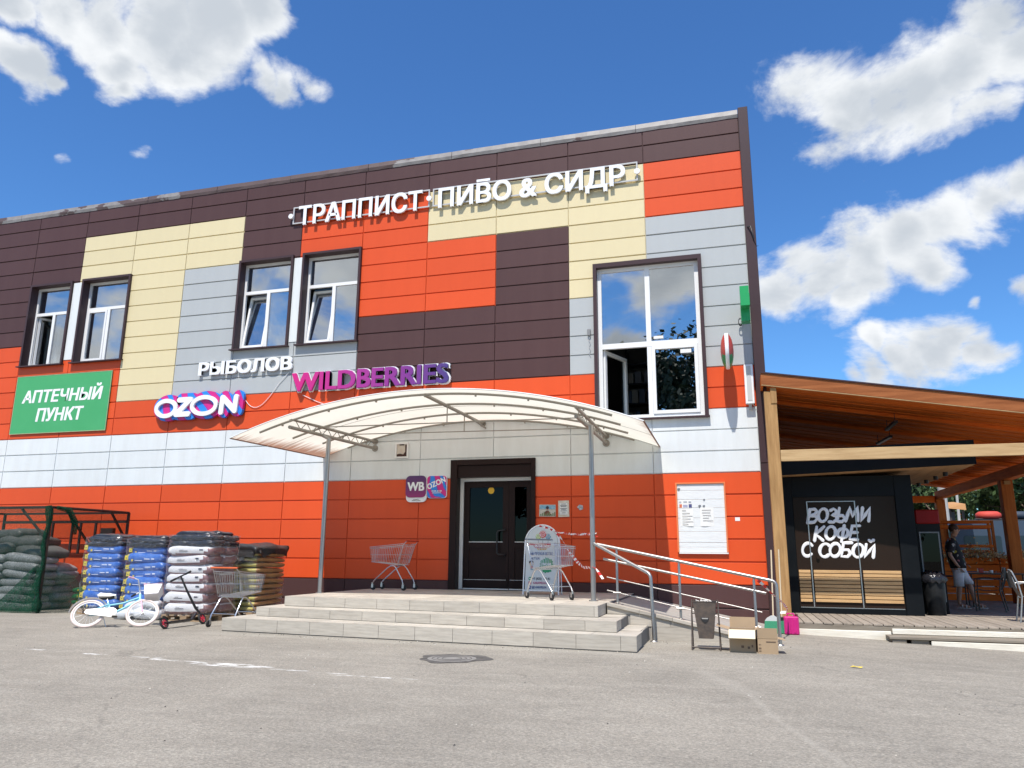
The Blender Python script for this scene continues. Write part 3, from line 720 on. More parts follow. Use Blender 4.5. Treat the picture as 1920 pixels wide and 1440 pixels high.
# curb coping along the free edge
for k in range(5):
    a = -.44+k*.495; b = a+.49
    mb = MB(); y0, y1 = -3.425, -3.22
    mb.add([(x, y, RZ(x)+dz) for x in (a, b) for y, dz in ((y0, -.03), (y1, -.03), (y1, .012), (y0, .012))], [(0, 1, 2, 3), (7, 6, 5, 4), (0, 4, 5, 1), (1, 5, 6, 2), (2, 6, 7, 3), (3, 7, 4, 0)])
    mb.build('curb_tile', TILE, rp)
def ramp_tile(xa, xb, za, zb):
    pts = []
    top = lambda x: min(zb, RZ(x)-.034)
    if top(xb) <= za+.005:
        xe = -.45+(.515-.034-za)/.205
    else: xe = xb
    xe = min(xe, xb)
    poly = [(xa+.002, za+.002), (xe-.002, za+.002)]
    if top(xe) > za+.01: poly.append((xe-.002, top(xe)))
    xk = -.45+(.515-.034-zb)/.205
    if xa < xk < xe: poly.append((xk, zb-.002))
    poly.append((xa+.002, top(xa)-.001))
    MB().prism(poly, -3.392, -3.381).build('ramp_tile', TILE, rp)
for (za, zb) in ((-.02, .19), (.19, .36), (.36, .52)):
    x = .222 if za < .1 else (-.09 if za < .3 else -.44)
    while RZ(x)-.034 > za+.02 and x < 2.2:
        ramp_tile(x, x+.6, za, zb); x += .6

# ------------------------------------------------------------------ steel railings
def elbow(p, a, b, rad, n=4):
    p = Vector(p); a = (Vector(a)-p).normalized(); b = (Vector(b)-p).normalized()
    A = p+a*rad; B = p+b*rad
    return [A*(1-t)**2+p*2*t*(1-t)+B*t*t for t in [i/n for i in range(n+1)]]
rl = thing('ramp_railing', 'stainless steel ramp railing with two handrails and two thin rods', 'railing')
RY = lambda x: -2.97-.193*(x+.70)
zt = lambda x: 1.425-.1965*(x+.70)
q = MB(); e = (2.06, RY(2.06), zt(2.06)); q.tube([(-.66, RY(-.66), zt(-.66))]+elbow(e, (-.66, RY(-.66), zt(-.66)), (2.06, RY(2.06), 0), .07)+[(2.06, RY(2.06), .0)], .0255, 10); q.build('handrail', steel, rl)
MB().tube([(-.55, RY(-.55), 1.184), (1.91, RY(1.91), .715)], .020, 10).build('handrail', steel, rl)
MB().tube([(-.50, RY(-.5), .90), (1.84, RY(1.84), .445)], .009, 8).build('rod', steel, rl)
MB().tube([(-.50, RY(-.5), .695), (1.80, RY(1.8), .245)], .009, 8).build('rod', steel, rl)
for x in (-.33, .66, 1.75):
    q = MB(); q.tube([(x, RY(x), RZ(x)-.03), (x, RY(x), zt(x)-.06), (x, RY(x), zt(x)-.02)], [.0205, .0205, .012], 10); q.cyl((x, RY(x), RZ(x)+.012), (x, RY(x), RZ(x)+.03), .05, .02, 12); q.build('post', steel, rl)
    z = RZ(x)+.17; q = MB(); q.cyl((x-.06, RY(x)-.03, z), (x+.06, RY(x)-.03, z), .016, seg=8); q.build('clamp', steel, rl)
MB().cyl((2.06, RY(2.06), .0), (2.06, RY(2.06), .015), .055, .045, 14).build('base_plate', steel, rl)
sr = thing('stair_handrail', 'stainless steel handrail sloping from the canopy post down beside the steps', 'railing')
p0, p1, p2 = Vector((-.70, -3.0, 1.425)), Vector((.262, -3.60, .965)), Vector((.285, -3.62, 0))
MB().tube([p0]+elbow(p1, p0, p2, .07)+[p2], .0265, 10).build('handrail', steel, sr)
MB().cyl(p2, p2+Vector((0, 0, .015)), .06, .048, 14).build('base_plate', steel, sr)

# ------------------------------------------------------------------ entrance canopy
cn = thing('entrance_canopy', 'arched white polycarbonate canopy on two steel posts over the entrance', 'canopy')
def canx(t): return (-7.5+.35*t, .14+.125*t)          # t = depth 0..1 (wall .. front)
def canz(x, t):
    a, b = canx(t); z0 = 3.40-.14*t; sg = .715-.02*t; c = (b-a)/2; Rr = (c*c+sg*sg)/(2*sg); xm = (a+b)/2
    return z0+sg-Rr+math.sqrt(max(Rr*Rr-(x-xm)**2, 0))
YF = -3.9
def poly_mat():
    m = bpy.data.materials.new('opal_polycarbonate'); m.use_nodes = True; t = m.node_tree; t.nodes.clear(); lk = t.links.new
    o = t.nodes.new('ShaderNodeOutputMaterial'); df = t.nodes.new('ShaderNodeBsdfDiffuse'); tl = t.nodes.new('ShaderNodeBsdfTranslucent')
    gl = t.nodes.new('ShaderNodeBsdfGlossy'); gl.inputs['Roughness'].default_value = .25
    P = t.nodes.new('ShaderNodeNewGeometry').outputs['Position']; s = t.nodes.new('ShaderNodeSeparateXYZ'); lk(P, s.inputs[0])
    mp = t.nodes.new('ShaderNodeMapping'); mp.inputs['Scale'].default_value = (.55, 6, .3); lk(P, mp.inputs[0])
    n = t.nodes.new('ShaderNodeTexNoise'); n.inputs['Scale'].default_value = 2.2; n.inputs['Detail'].default_value = 5; lk(mp.outputs[0], n.inputs[0])
    # dirt that has washed into the last hollow chambers along both long edges
    ml = t.nodes.new('ShaderNodeMapRange'); lk(s.outputs[0], ml.inputs[0]); ml.inputs[1].default_value = -6.55; ml.inputs[2].default_value = -7.35
    mr_ = t.nodes.new('ShaderNodeMapRange'); lk(s.outputs[0], mr_.inputs[0]); mr_.inputs[1].default_value = -.25; mr_.inputs[2].default_value = .45
    mxx = t.nodes.new('ShaderNodeMath'); mxx.operation = 'MAXIMUM'; lk(ml.outputs[0], mxx.inputs[0]); lk(mr_.outputs[0], mxx.inputs[1])
    ad = t.nodes.new('ShaderNodeMath'); ad.operation = 'ADD'; lk(mxx.outputs[0], ad.inputs[0]); lk(n.outputs['Fac'], ad.inputs[1])
    rr = t.nodes.new('ShaderNodeMapRange'); lk(ad.outputs[0], rr.inputs[0]); rr.inputs[1].default_value = 1.0; rr.inputs[2].default_value = 1.4; rr.inputs[4].default_value = .9
    x = t.nodes.new('ShaderNodeMix'); x.data_type = 'RGBA'; lk(rr.outputs[0], x.inputs['Factor']); x.inputs['A'].default_value = (.88, .87, .77, 1); x.inputs['B'].default_value = (.34, .16, .09, 1)
    n3 = t.nodes.new('ShaderNodeTexNoise'); n3.inputs['Scale'].default_value = 1.3; n3.inputs['Detail'].default_value = 5; lk(P, n3.inputs[0])
    x2 = t.nodes.new('ShaderNodeMix'); x2.data_type = 'RGBA'; x2.blend_type = 'MULTIPLY'; lk(n3.outputs['Fac'], x2.inputs['Factor']); lk(x.outputs['Result'], x2.inputs['A']); x2.inputs['B'].default_value = (.86, .85, .82, 1)
    lk(x2.outputs['Result'], df.inputs[0]); lk(x2.outputs['Result'], tl.inputs[0])
    a = t.nodes.new('ShaderNodeMixShader'); a.inputs[0].default_value = .58; lk(df.outputs[0], a.inputs[1]); lk(tl.outputs[0], a.inputs[2])
    b = t.nodes.new('ShaderNodeMixShader'); b.inputs[0].default_value = .05; lk(a.outputs[0], b.inputs[1]); lk(gl.outputs[0], b.inputs[2]); lk(b.outputs[0], o.inputs[0]); return m
POLY = poly_mat()
can_steel = mat('canopy_steel_paint', (.30, .275, .24), .45, var=.4, vscale=6, vcol=(.22, .195, .16))
NU = 40
def sheet(t0, t1):
    vs = []
    for t in (t0, t1):
        a, b = canx(t)
        for i in range(NU+1):
            x = a+(b-a)*i/NU; vs.append((x, YF*t-.004, canz(x, t)))
    q = MB(); q.add(vs, [(i, i+1, NU+2+i, NU+1+i) for i in range(NU)], smooth=True)
    return q.build('roof_sheet', POLY, cn, recalc=False)
sheet(0, .515); sheet(.519, 1.0)
# joint profile between the sheets and the edge beads
for t in (.0, .517, 1.0):
    a, b = canx(t); pts = [(a+(b-a)*i/NU, YF*t-.004, canz(a+(b-a)*i/NU, t)+.006) for i in range(NU+1)]
    MB().tube(pts, .011, 6).build('edge_profile', white_pvc if t == 1.0 else can_steel, cn)
rust = mat('rusty_edge_profile', (.24, .11, .065), .7, var=.6, vscale=7, vcol=(.12, .07, .05))
for side in (0, 1):
    pts = [(canx(t)[side], YF*t-.004, canz(canx(t)[side], t)) for t in (0, .25, .5, .75, 1.0)]
    MB().tube(pts, .015, 6).build('edge_profile', rust, cn)
for t in (.02, .32, .63, .925):
    xa, xb = -6.86+.12*t, -.36+.1*t
    pts = [(xa+(xb-xa)*i/28, YF*t, canz(xa+(xb-xa)*i/28, t)-.03) for i in range(29)]
    MB().tube(pts, .021, 8).build('arch_tube', can_steel, cn)
    q = MB()
    for i in range(2, 28, 4): x, y, z = pts[i]; q.box(x-.012, x+.012, y-.02, y+.02, z-.045, z-.015)
    q.build('clip', can_steel, cn)
def truss(xf, xb, zt_f, zt_b, drop, n=8):
    f0, b0 = Vector((xf, -3.62, zt_f)), Vector((xb, -.02, zt_b)); dr = Vector((0, 0, -drop))
    q = MB(); q.tube([f0, b0], .030, 10); q.build('truss_chord', can_steel, cn)
    q = MB(); q.tube([f0+dr, b0+dr], .033, 10); q.build('truss_chord', can_steel, cn)
    q = MB()
    for i in range(n):
        a = f0.lerp(b0, .05+.9*i/n); c = f0.lerp(b0, .05+.9*(i+1)/n); m_ = f0.lerp(b0, .05+.9*(i+.5)/n)
        q.tube([a, m_+dr], .008, 6); q.tube([m_+dr, c], .008, 6)
    q.build('truss_web', can_steel, cn)
    q = MB(); q.cyl(b0, b0+Vector((0, .018, 0)), .07, seg=16); q.cyl(b0+dr, b0+dr+Vector((0, .018, 0)), .075, seg=16); q.build('wall_plate', can_steel, cn)
truss(-6.13, -6.21, 3.625, 3.725, .155); truss(-.85, -.95, 3.59, 3.66, .15)
q = MB(); q.tube([(-3.5, -3.62, 3.925), (-3.65, -.02, 4.03)], .034, 10); q.build('centre_beam', can_steel, cn)
q = MB(); q.tube([(-3.60, -1.0, 4.0), (-3.58, -.02, 3.93)], .02, 8); q.cyl((-3.65, 0, 4.03), (-3.65, -.018, 4.03), .07); q.build('centre_brace', can_steel, cn)
for y, za, zb_, hz in ((-2.6, 3.63, 3.595, 3.96), (-1.3, 3.69, 3.62, 3.99)):
    xm = -3.46-.1*(y+2.6)
    q = MB(); q.tube([(-6.14, y, za), (-.93, y, zb_)], .011, 6); q.build('tie_rod', can_steel, cn)
    q = MB(); q.tube([(xm-.02, y, hz), (xm-.02, y, (za+zb_)/2)], .011, 6); q.build('hanger', can_steel, cn)
for x, y, ztop in ((-5.99, -2.45, 3.44), (-.735, -2.94, 3.40)):
    q = MB(); q.cyl((x, y, .519), (x, y, ztop), .043, seg=16); q.cyl((x, y, .519), (x, y, .535), .075, seg=16)
    q.tube([(x, y, ztop-.02), (-6.15 if x < -3 else -.87, y, ztop+.06)], .03, 8); q.build('canopy_post', steel, cn)

# ------------------------------------------------------------------ wall signs
def letter_sign(name, label, lines, m, group=None):
    t = thing(name, label, 'sign', (lines[0][1], 0, lines[0][3]))
    for key, x0, x1, z0, z1, y0, y1 in lines:
        for ch, vs, fs in text_fit(key, x0, x1, z0, z1, y0, y1):
            vs = [(v[0]-t.location.x, v[1], v[2]-t.location.z) for v in vs]
            MB().add(vs, fs).build('letter', m, t)
    return t
sgn = letter_sign('roof_letter_sign', 'long row of white raised letters on thin rails near the top of the facade', [(K_TRAP, -8.58, -5.23, 9.245, 9.765, -.10, -.055), (K_PIVO, -4.82, -.39, 9.235, 9.74, -.10, -.055)], white_paint)
ox, oz = sgn.location.x, sgn.location.z
for x in (-8.80, -5.06, -.13):
    MB().cyl((x-ox, -.10, 9.52-oz), (x-ox, -.055, 9.52-oz), .065, seg=20).build('dot', white_paint, sgn)
rail_m = mat('rail_grey', (.5, .5, .5), .4)
q = MB()
for a, b in ((-8.76, -5.06), (-4.98, -.12)):
    for z in (9.315, 9.74): q.box(a-ox, b-ox, -.055, -.03, z-oz, z+.03-oz)
    q.box(a-ox, a+.03-ox, -.055, -.03, 9.345-oz, 9.74-oz); q.box(b-.03-ox, b-ox, -.055, -.03, 9.345-oz, 9.74-oz)
    x = a+.4
    while x < b: q.box(x-ox, x+.02-ox, -.03, .0, 9.32-oz, 9.34-oz); q.box(x-ox, x+.02-ox, -.03, .0, 9.745-oz, 9.765-oz); x += .9
q.build('rail', rail_m, sgn)
MB().box(-3.88-ox, -3.55-ox, -.06, -.03, 9.79-oz, 9.85-oz).build('bracket', white_paint, sgn)
letter_sign('raised_letter_sign', 'single word in plain white raised letters on grey panels under the windows', [(K_RYB, -11.12, -8.47, 5.535, 5.875, -.075, -.02)], white_paint)

def grad_mat(name, axis, lo, hi, stops, rough=.4):
    m = bpy.data.materials.new(name); m.use_nodes = True; t = m.node_tree; b = t.nodes['Principled BSDF']; b.inputs['Roughness'].default_value = rough
    s = t.nodes.new('ShaderNodeSeparateXYZ'); t.links.new(t.nodes.new('ShaderNodeNewGeometry').outputs['Position'], s.inputs[0])
    q = t.nodes.new('ShaderNodeMapRange'); t.links.new(s.outputs[axis], q.inputs[0]); q.inputs[1].default_value = lo; q.inputs[2].default_value = hi
    cr = t.nodes.new('ShaderNodeValToRGB'); t.links.new(q.outputs[0], cr.inputs[0])
    cr.color_ramp.elements[0].position = stops[0][0]; cr.color_ramp.elements[0].color = (*stops[0][1], 1)
    cr.color_ramp.elements[1].position = stops[-1][0]; cr.color_ramp.elements[1].color = (*stops[-1][1], 1)
    for p, c in stops[1:-1]: e = cr.color_ramp.elements.new(p); e.color = (*c, 1)
    t.links.new(cr.outputs[0], b.inputs['Base Color']); return m
WBG = grad_mat('magenta_violet_print', 0, -8.43, -4.42, [(0, (.62, .012, .20)), (.45, (.36, .03, .26)), (.75, (.19, .03, .24)), (1, (.06, .04, .19))])
t = thing('raised_letter_sign', 'magenta to violet raised letters outlined in white just above the canopy', 'sign', (-8.43, 0, 4.99))
for key, m, y0, y1, nm in ((K_WB, WBG, -.135, -.085, 'letter'), (K_WBB, white_paint, -.085, -.03, 'letter_back')):
    ex = .03 if key == K_WBB else 0
    n = 11
    for i, (ch, vs, fs) in enumerate(text_fit(key, -8.41-ex, -4.43+ex, 4.975-ex*.7, 5.425+ex*.7, y0, y1)):
        MB().add([(v[0]+8.43, v[1], v[2]-4.99) for v in vs], fs).build(nm, m, t)
for x in (-8.1, -6.4, -4.7): MB().box(x+8.43, x+.03+8.43, -.03, 0, 5.16-4.99, 5.19-4.99).build('bracket', rail_m, t)

def stripe_mat(name, scale=5.0):
    m = bpy.data.materials.new(name); m.use_nodes = True; t = m.node_tree; b = t.nodes['Principled BSDF']; b.inputs['Roughness'].default_value = .4
    mp = t.nodes.new('ShaderNodeMapping'); mp.inputs['Rotation'].default_value = (0, R(38), 0); t.links.new(t.nodes.new('ShaderNodeNewGeometry').outputs['Position'], mp.inputs[0])
    w = t.nodes.new('ShaderNodeTexWave'); w.inputs['Scale'].default_value = scale*.16; w.inputs['Distortion'].default_value = 9; w.inputs['Detail'].default_value = 1.0; w.inputs['Detail Scale'].default_value = .9; w.bands_direction = 'X'
    t.links.new(mp.outputs[0], w.inputs[0]); cr = t.nodes.new('ShaderNodeValToRGB'); cr.color_ramp.interpolation = 'CONSTANT'; t.links.new(w.outputs['Fac'], cr.inputs[0])
    cr.color_ramp.elements[0].color = (.60, .015, .22, 1); cr.color_ramp.elements[1].position = .62; cr.color_ramp.elements[1].color = (.02, .22, .72, 1)
    e = cr.color_ramp.elements.new(.42); e.color = (.30, .03, .30, 1)
    t.links.new(cr.outputs[0], b.inputs['Base Color']); return m
OZS = stripe_mat('magenta_blue_stripes', 6); OZP = stripe_mat('magenta_blue_swirl', 12)
t = thing('raised_letter_sign', 'four white raised letters on blue and magenta striped backing shapes', 'sign', (-12.2, 0, 4.5))
# round O, Z, wide O, N with generous strokes
def oz_letters(x0, x1, z0, z1, grow, y0, y1, nm, m, dx=0, dz=0):
    W_ = x1-x0; H = z1-z0
    def put(poly_o, poly_i=None):
        mb = MB()
        n = len(poly_o)
        if poly_i is None: mb.prism(poly_o, y0, y1)
        else:
            k = len(poly_i); vs = []
            for y in (y0, y1): vs += [(p[0], y, p[1]) for p in poly_o]+[(p[0], y, p[1]) for p in poly_i]
            fs = []
            for i in range(n):
                j = (i+1) % n
                fs += [(i, j, n+j, n+i), (2*n+i, 3*n+i, 3*n+j, 2*n+j), (i, 2*n+i, 2*n+j, j), (n+i, n+j, 3*n+j, 3*n+i)]
            mb.add(vs, fs)
        mb.v = [(v[0]-t.location.x+dx, v[1], v[2]-t.location.z+dz) for v in mb.v]; mb.build(nm, m, t)
    def ell(cx, cz, a, b, n=32): return [(cx+a*math.cos(2*math.pi*i/n), cz+b*math.sin(2*math.pi*i/n)) for i in range(n)]
    g = grow; s = .105
    def stroke(pts, w):      # rounded stroke polygon
        mb = MB(); mb.tube([(p[0]-t.location.x+dx, (y0+y1)/2, p[1]-t.location.z+dz) for p in pts], w, 12)
        return mb
    cx = x0+.115*W_+.02; put(ell(cx, z0+H*.47, .155*W_*.9+g, H*.5+g), ell(cx, z0+H*.47, .155*W_*.9-s, H*.5-s) if g == 0 else None)
    cx = x0+.585*W_; put(ell(cx, z0+H*.52, .165*W_+g, H*.53+g), ell(cx, z0+H*.52, .165*W_-s, H*.53-s) if g == 0 else None)
    w = s*.62+g
    def zig(pts):
        # each segment a rounded bar, merged outline by overlapping prisms of slightly different depth
        mb = MB()
        for i in range(len(pts)-1):
            a = Vector((pts[i][0], pts[i][1])); b = Vector((pts[i+1][0], pts[i+1][1])); d = (b-a).normalized(); nrm = Vector((-d.y, d.x)); e = .0015*i
            base = math.atan2(nrm.y, nrm.x)
            po = [(a.x+w*math.cos(base+math.pi*k/8), a.y+w*math.sin(base+math.pi*k/8)) for k in range(9)]+[(b.x+w*math.cos(base+math.pi+math.pi*k/8), b.y+w*math.sin(base+math.pi+math.pi*k/8)) for k in range(9)]
            mb.prism(po, y0-e, y1-e)
        mb.v = [(v[0]-t.location.x+dx, v[1], v[2]-t.location.z+dz) for v in mb.v]; mb.build(nm, m, t)
    r_ = s*.62
    xa, xb = x0+.265*W_, x0+.415*W_
    zig([(xa+.04, z1-r_), (xb, z1-r_), (xa-.02, z0+r_), (xb-.03, z0+r_)])
    xa, xb = x0+.795*W_, x0+.955*W_
    zig([(xa, z0+r_), (xa+.02, z1-r_), (xb-.0, z0+r_+.02), (xb+.02, z1-r_)])
oz_letters(-12.20, -9.80, 4.50, 4.99, 0, -.16, -.11, 'letter', white_paint)
oz_letters(-12.20, -9.80, 4.50, 4.99, .09, -.105, -.03, 'letter_back', OZS, .03, .02)
for x in (-11.9, -10.2): MB().box(x-t.location.x, x+.05-t.location.x, -.03, 0, .28, .33).build('bracket', rail_m, t)
def cable(name, label, pts, rad=.007, m=None):
    o = MB().tube(pts, rad, 6).build(name, m or white_paint); return tag(o, label, 'cable')
pts = []
for i in range(15):
    s_ = i/14; pts.append((-9.72+1.15*s_, -.02, 4.86-.30*math.sin(math.pi*min(s_*1.25, 1)**.9)*(1-s_*.45)+.62*s_**2.0))
cable('loose_cable', 'white cable sagging between the striped sign and the magenta letters', pts)
cable('loose_cable', 'short white cable slanting down from the magenta letters to the canopy', [(-8.15, -.02, 4.90), (-7.75, -.02, 4.72), (-7.3, -.02, 4.55), (-6.9, -.02, 4.36)])

gs = thing('pharmacy_sign', 'green rectangular board reading АПТЕЧНЫЙ ПУНКТ in white', 'sign', (-15.36, 0, 5.07))
green = mat('faded_green_board', (.055, .36, .13), .55, var=.35, vscale=1.6, vcol=(.085, .42, .17), bump=.08, bscale=5)
MB().cbox(-1.585, 1.565, -.035, -.012, -.795, .785, .004).build('board', green, gs)
q = MB()
for x0_, x1_, z0_, z1_ in ((-1.585, 1.565, .77, .785), (-1.585, 1.565, -.795, -.78), (-1.585, -1.57, -.78, .77), (1.55, 1.565, -.78, .77)): q.box(x0_, x1_, -.038, -.036, z0_, z1_)
q.build('worn_edge', mat('worn_edge', (.45, .42, .25), .7, var=.5, vscale=9), gs)
for i in range(2): MB().box(-1.2+2.3*i, -1.15+2.3*i, -.012, 0, -.5, .5).build('batten', rail_m, gs)
for key, xa, xb, za, zb in ((K_AP, -16.67, -14.03, 5.105, 5.45), (K_PU, -16.12, -14.57, 4.59, 4.95)):
    q = MB()
    for ch, vs, fs in text_fit(key, xa, xb, za, zb, -.0385, -.0355):
        MB().add([(v[0]+15.36, v[1], v[2]-5.07) for v in vs], fs).build('letter', white_paint, gs)

# plaques by the door
WBP = grad_mat('plum_print', 2, 2.44, 2.93, [(0, (.30, .012, .13)), (.5, (.13, .015, .12)), (1, (.075, .02, .12))], .3)
p = thing('shop_plaque', 'plum rounded plaque with two white letters and a white foot, left of the door', 'plaque', (-5.14, 0, 2.64))
MB().prism(rrect(-.245, .235, -.29, .275, .10), -.05, -.008).build('backing', white_paint, p)
MB().prism(rrect(-.255, .225, -.19, .285, .10), -.062, -.051).build('face', WBP, p)
lettering(K_WBS, -.215, .185, -.045, .145, -.063, white_paint, p)
lettering(K_P1, -.07, .06, -.24, -.225, -.051, print_dark, p); lettering(K_P2, -.10, .10, -.262, -.248, -.051, print_dark, p)
p = thing('shop_plaque', 'magenta and blue swirled square plaque touching the door casing', 'plaque', (-4.70, 0, 2.675))
MB().prism(rrect(-.20, .262, -.245, .245, .07), -.036, -.006).build('backing', white_paint, p)
MB().prism(rrect(-.195, .25, -.238, .238, .066), -.042, -.037).build('face', OZP, p)
lettering(K_OZS, -.21, .24, -.06, .06, -.043, white_paint, p, T=Matrix.Translation((0, 0, .075)) @ Matrix.Rotation(R(-22), 4, 'Y'))
lettering(K_H1, -.09, .145, -.105, -.075, -.043, white_paint, p); lettering(K_H2, -.075, .13, -.14, -.12, -.043, white_paint, p)

# posters right of the door
def poster(label, x0, x1, z0, z1, m, cat='poster', tilt=0):
    c = ((x0+x1)/2, -.004, (z0+z1)/2); w, h = (x1-x0)/2, (z1-z0)/2
    t_ = thing('poster', label, cat, c); t_.rotation_euler = (0, R(tilt), 0)
    q = MB(); n = 6
    vs = [(-w+2*w*i/n, -.003-.004*math.sin(i*1.3)*(j), -h+2*h*j) for j in (0, 1) for i in range(n+1)]
    q.add(vs, [(i, i+1, n+2+i, n+1+i) for i in range(n)]); q.build('sheet', m, t_); return t_
p = poster('small landscape poster of a blue sky scene, right of the door', -2.38, -2.03, 2.02, 2.265, mat('poster_cream', (.62, .58, .50), .7), tilt=1)
MB().box(-.165, .165, -.010, -.0095, .03, .11).build('print', mat('poster_blue', (.13, .38, .55), .6, var=.7, vscale=14, vcol=(.6, .65, .68)), p)
sk = mat('poster_skin', (.5, .27, .17), .7); br = mat('poster_brown', (.12, .05, .03), .7, var=.6, vscale=18, vcol=(.45, .2, .12))
q = MB(); q.cyl((0, -.0098, .045), (0, -.0102, .045), .034, seg=12); q.build('print', sk, p)
q = MB(); q.prism([(-.07, -.10), (.08, -.10), (.055, -.03), (.02, .0), (-.02, .0), (-.055, -.03)], -.0105, -.0100); q.build('print', br, p)
q = MB(); q.cyl((0, -.0104, .062), (0, -.0108, .062), .032, seg=12); q.build('print', print_dark, p)
q = MB()
for i in range(9): x = -.15+i*.037; q.box(x, x+.02, -.0106, -.0101, -.11, -.07+.02*(i % 3))
q.build('print', mat('poster_green', (.16, .22, .10), .7), p)
p = poster('small portrait poster with an orange patterned border, right of the door', -1.975, -1.745, 2.01, 2.345, mat('poster_white', (.72, .68, .6), .7, var=.6, vscale=16, vcol=(.55, .36, .18)), tilt=-1)
MB().box(-.085, .085, -.0115, -.011, -.12, .12).build('print', paper, p)
for i, (w_, z) in enumerate(((.05, .09), (.07, .06), (.06, .04), (.07, .0), (.055, -.02), (.065, -.05), (.04, -.09))): MB().box(-w_, w_, -.0125, -.012, z, z+.010).build('print', print_dark, p)
MB().prism([(-.06, .02), (.0, -.05), (.07, -.02), (.06, .05), (-.01, .07)], -.006, -.004).build('sticker', mat('sticker_mixed', (.6, .6, .62), .5, var=.9, vscale=28, vcol=(.03, .05, .09)))
o = bpy.data.objects['sticker'] if 'sticker' in bpy.data.objects else None
for ob in bpy.data.objects:
    if ob.name.startswith('sticker') and ob.parent is None:
        ob.location = (-1.52, 0, 2.19); tag(ob, 'small torn black and white sticker on the red panel by the canopy post', 'sticker')
s2 = MB().box(-.045, .045, -.006, -.004, -.035, .035).build('sticker', paper); s2.location = (1.575, 0, 1.945); tag(s2, 'tiny white square sticker right of the notice board', 'sticker')

# notice board
nb = thing('notice_board', 'white painted notice board in an orange frame with two pinned papers', 'notice board', (.895, 0, 1.97))
wood_white = mat('white_painted_boards', (.72, .74, .75), .7, var=.5, vscale=3, vcol=(.60, .62, .63), stretch=(1, 1, 6), bump=.2, bscale=12)
zs = [-.655, -.56, -.47, -.26, .0, .20, .36, .535, .665]
for i in range(len(zs)-1): MB().cbox(-.445, .455, -.03-random.uniform(0, .003), -.006, zs[i]+.002, zs[i+1]-.002, .004).build('board', wood_white, nb)
q = MB(); fr_m = mat('orange_frame', (.72, .20, .07), .5)
q.box(-.475, -.446, -.055, -.004, -.655, .695); q.box(.456, .483, -.055, -.004, -.655, .695); q.box(-.446, .456, -.055, -.004, .667, .695); q.build('frame', fr_m, nb)
MB().box(-.446, .48, -.05, -.004, -.685, -.657).build('frame', white_pvc, nb)
def sheet_paper(x0, x1, z0, z1, lines, name='paper'):
    q = MB(); n = 5; vs = [(x0+(x1-x0)*i/n, -.036-.006*math.sin(i*1.1+x0*7)*(1-j), z0+(z1-z0)*j) for j in (0, 1) for i in range(n+1)]
    q.add(vs, [(i, i+1, n+2+i, n+1+i) for i in range(n)]); o = q.build(name, paper, nb, recalc=False)
    q = MB()
    for (a, b, z) in lines: q.box(x0+a*(x1-x0), x0+b*(x1-x0), -.0445, -.044, z0+z*(z1-z0), z0+z*(z1-z0)+.009)
    q.build('writing', mat('writing', (.22, .22, .24), .8), o)
sheet_paper(-.40, -.15, -.16, .185, [(.15, .45, .88), (.15, .75, .72), (.15, .95, .56), (.15, .80, .40), (.15, .97, .24), (.15, .6, .1)])
sheet_paper(-.02, .24, -.16, .205, [(.15, .8, .84), (.15, .75, .70), (.2, .8, .56), (.2, .65, .42), (.2, .95, .28)])
MB().box(-.41, -.17, -.036, -.034, .19, .34).build('paper', paper, nb)
for x0_, x1_, z0_, z1_, c_ in ((-.41, -.36, .20, .27, (.6, .16, .08)), (-.23, -.17, .20, .27, (.06, .07, .2)), (-.41, -.37, .29, .325, (.4, .42, .46)), (-.23, -.18, .29, .325, (.3, .33, .4)), (-.34, -.25, .205, .26, (.35, .36, .5)), (-.33, -.26, .295, .33, (.4, .42, .45))):
    MB().box(x0_, x1_, -.038, -.0365, z0_, z1_).build('print', mat('print_%d' % int(c_[0]*100+c_[2]*1000), c_, .7), nb)
for x, z, s_ in ((-.41, .56, .03), (.07, .35, .02), (-.02, .225, .03), (.06, .225, .025)): MB().prism([(x-s_, z+s_*.6), (x, z-s_), (x+s_, z+s_*.7), (x+.2*s_, z+s_)], -.042, -.038).build('scrap', mat('scrap_grey', (.16, .17, .19), .8), nb)

# square lamp housing with a missing cover
lh = thing('broken_wall_lamp', 'broken square white lamp housing with rusty inside above the plaques', 'lamp', (-5.53, 0, 3.50))
q = MB(); ring(q, -.16, .15, -.17, .17, .03, -.05, -.003); q.build('housing', white_pvc, lh)
MB().box(-.13, .12, -.02, -.004, -.14, .14).build('back', mat('lamp_back', (.6, .57, .5), .6, var=.6, vscale=6, vcol=(.5, .3, .2)), lh)
q = MB(); q.prism([(-.13, -.14), (.12, -.14), (.12, .12), (.07, .12), (.075, -.03), (.03, -.09), (-.05, -.07), (-.13, -.085)], -.03, -.021); q.box(-.07, .04, -.03, -.021, .115, .139); q.build('rust', mat('dark_rust', (.06, .025, .02), .8, var=.5, vscale=20), lh)

# right-hand wall fittings
ov = thing('blade_sign', 'red, white and green lens shaped blade sign sticking out of the wall', 'sign', (1.56, -.42, 5.20))
prof = [(.0, -.125), (.12, -.118), (.22, -.10), (.30, -.07), (.345, -.035), (.36, -.03), (.36, .03), (.345, .035), (.30, .07), (.22, .10), (.12, .118), (.0, .125)]
T = Matrix.Rotation(R(90), 4, 'Y'); q = MB(); q.lathe(prof, 40, 0, T)
for i, fc in enumerate(q.f):
    zc = sum(q.v[k][2] for k in fc)/len(fc); rr = max(math.hypot(q.v[k][1], q.v[k][2]) for k in fc); xr = min(abs(q.v[k][0]) for k in fc); xm_ = max(abs(q.v[k][0]) for k in fc)
    q.mi[i] = 1 if xm_ <= .036 else (2 if zc < -.13 else 0)
q.build('body', [mat('sign_red', (.52, .05, .025), .4), white_paint, mat('sign_green', (.03, .24, .06), .4)], ov)
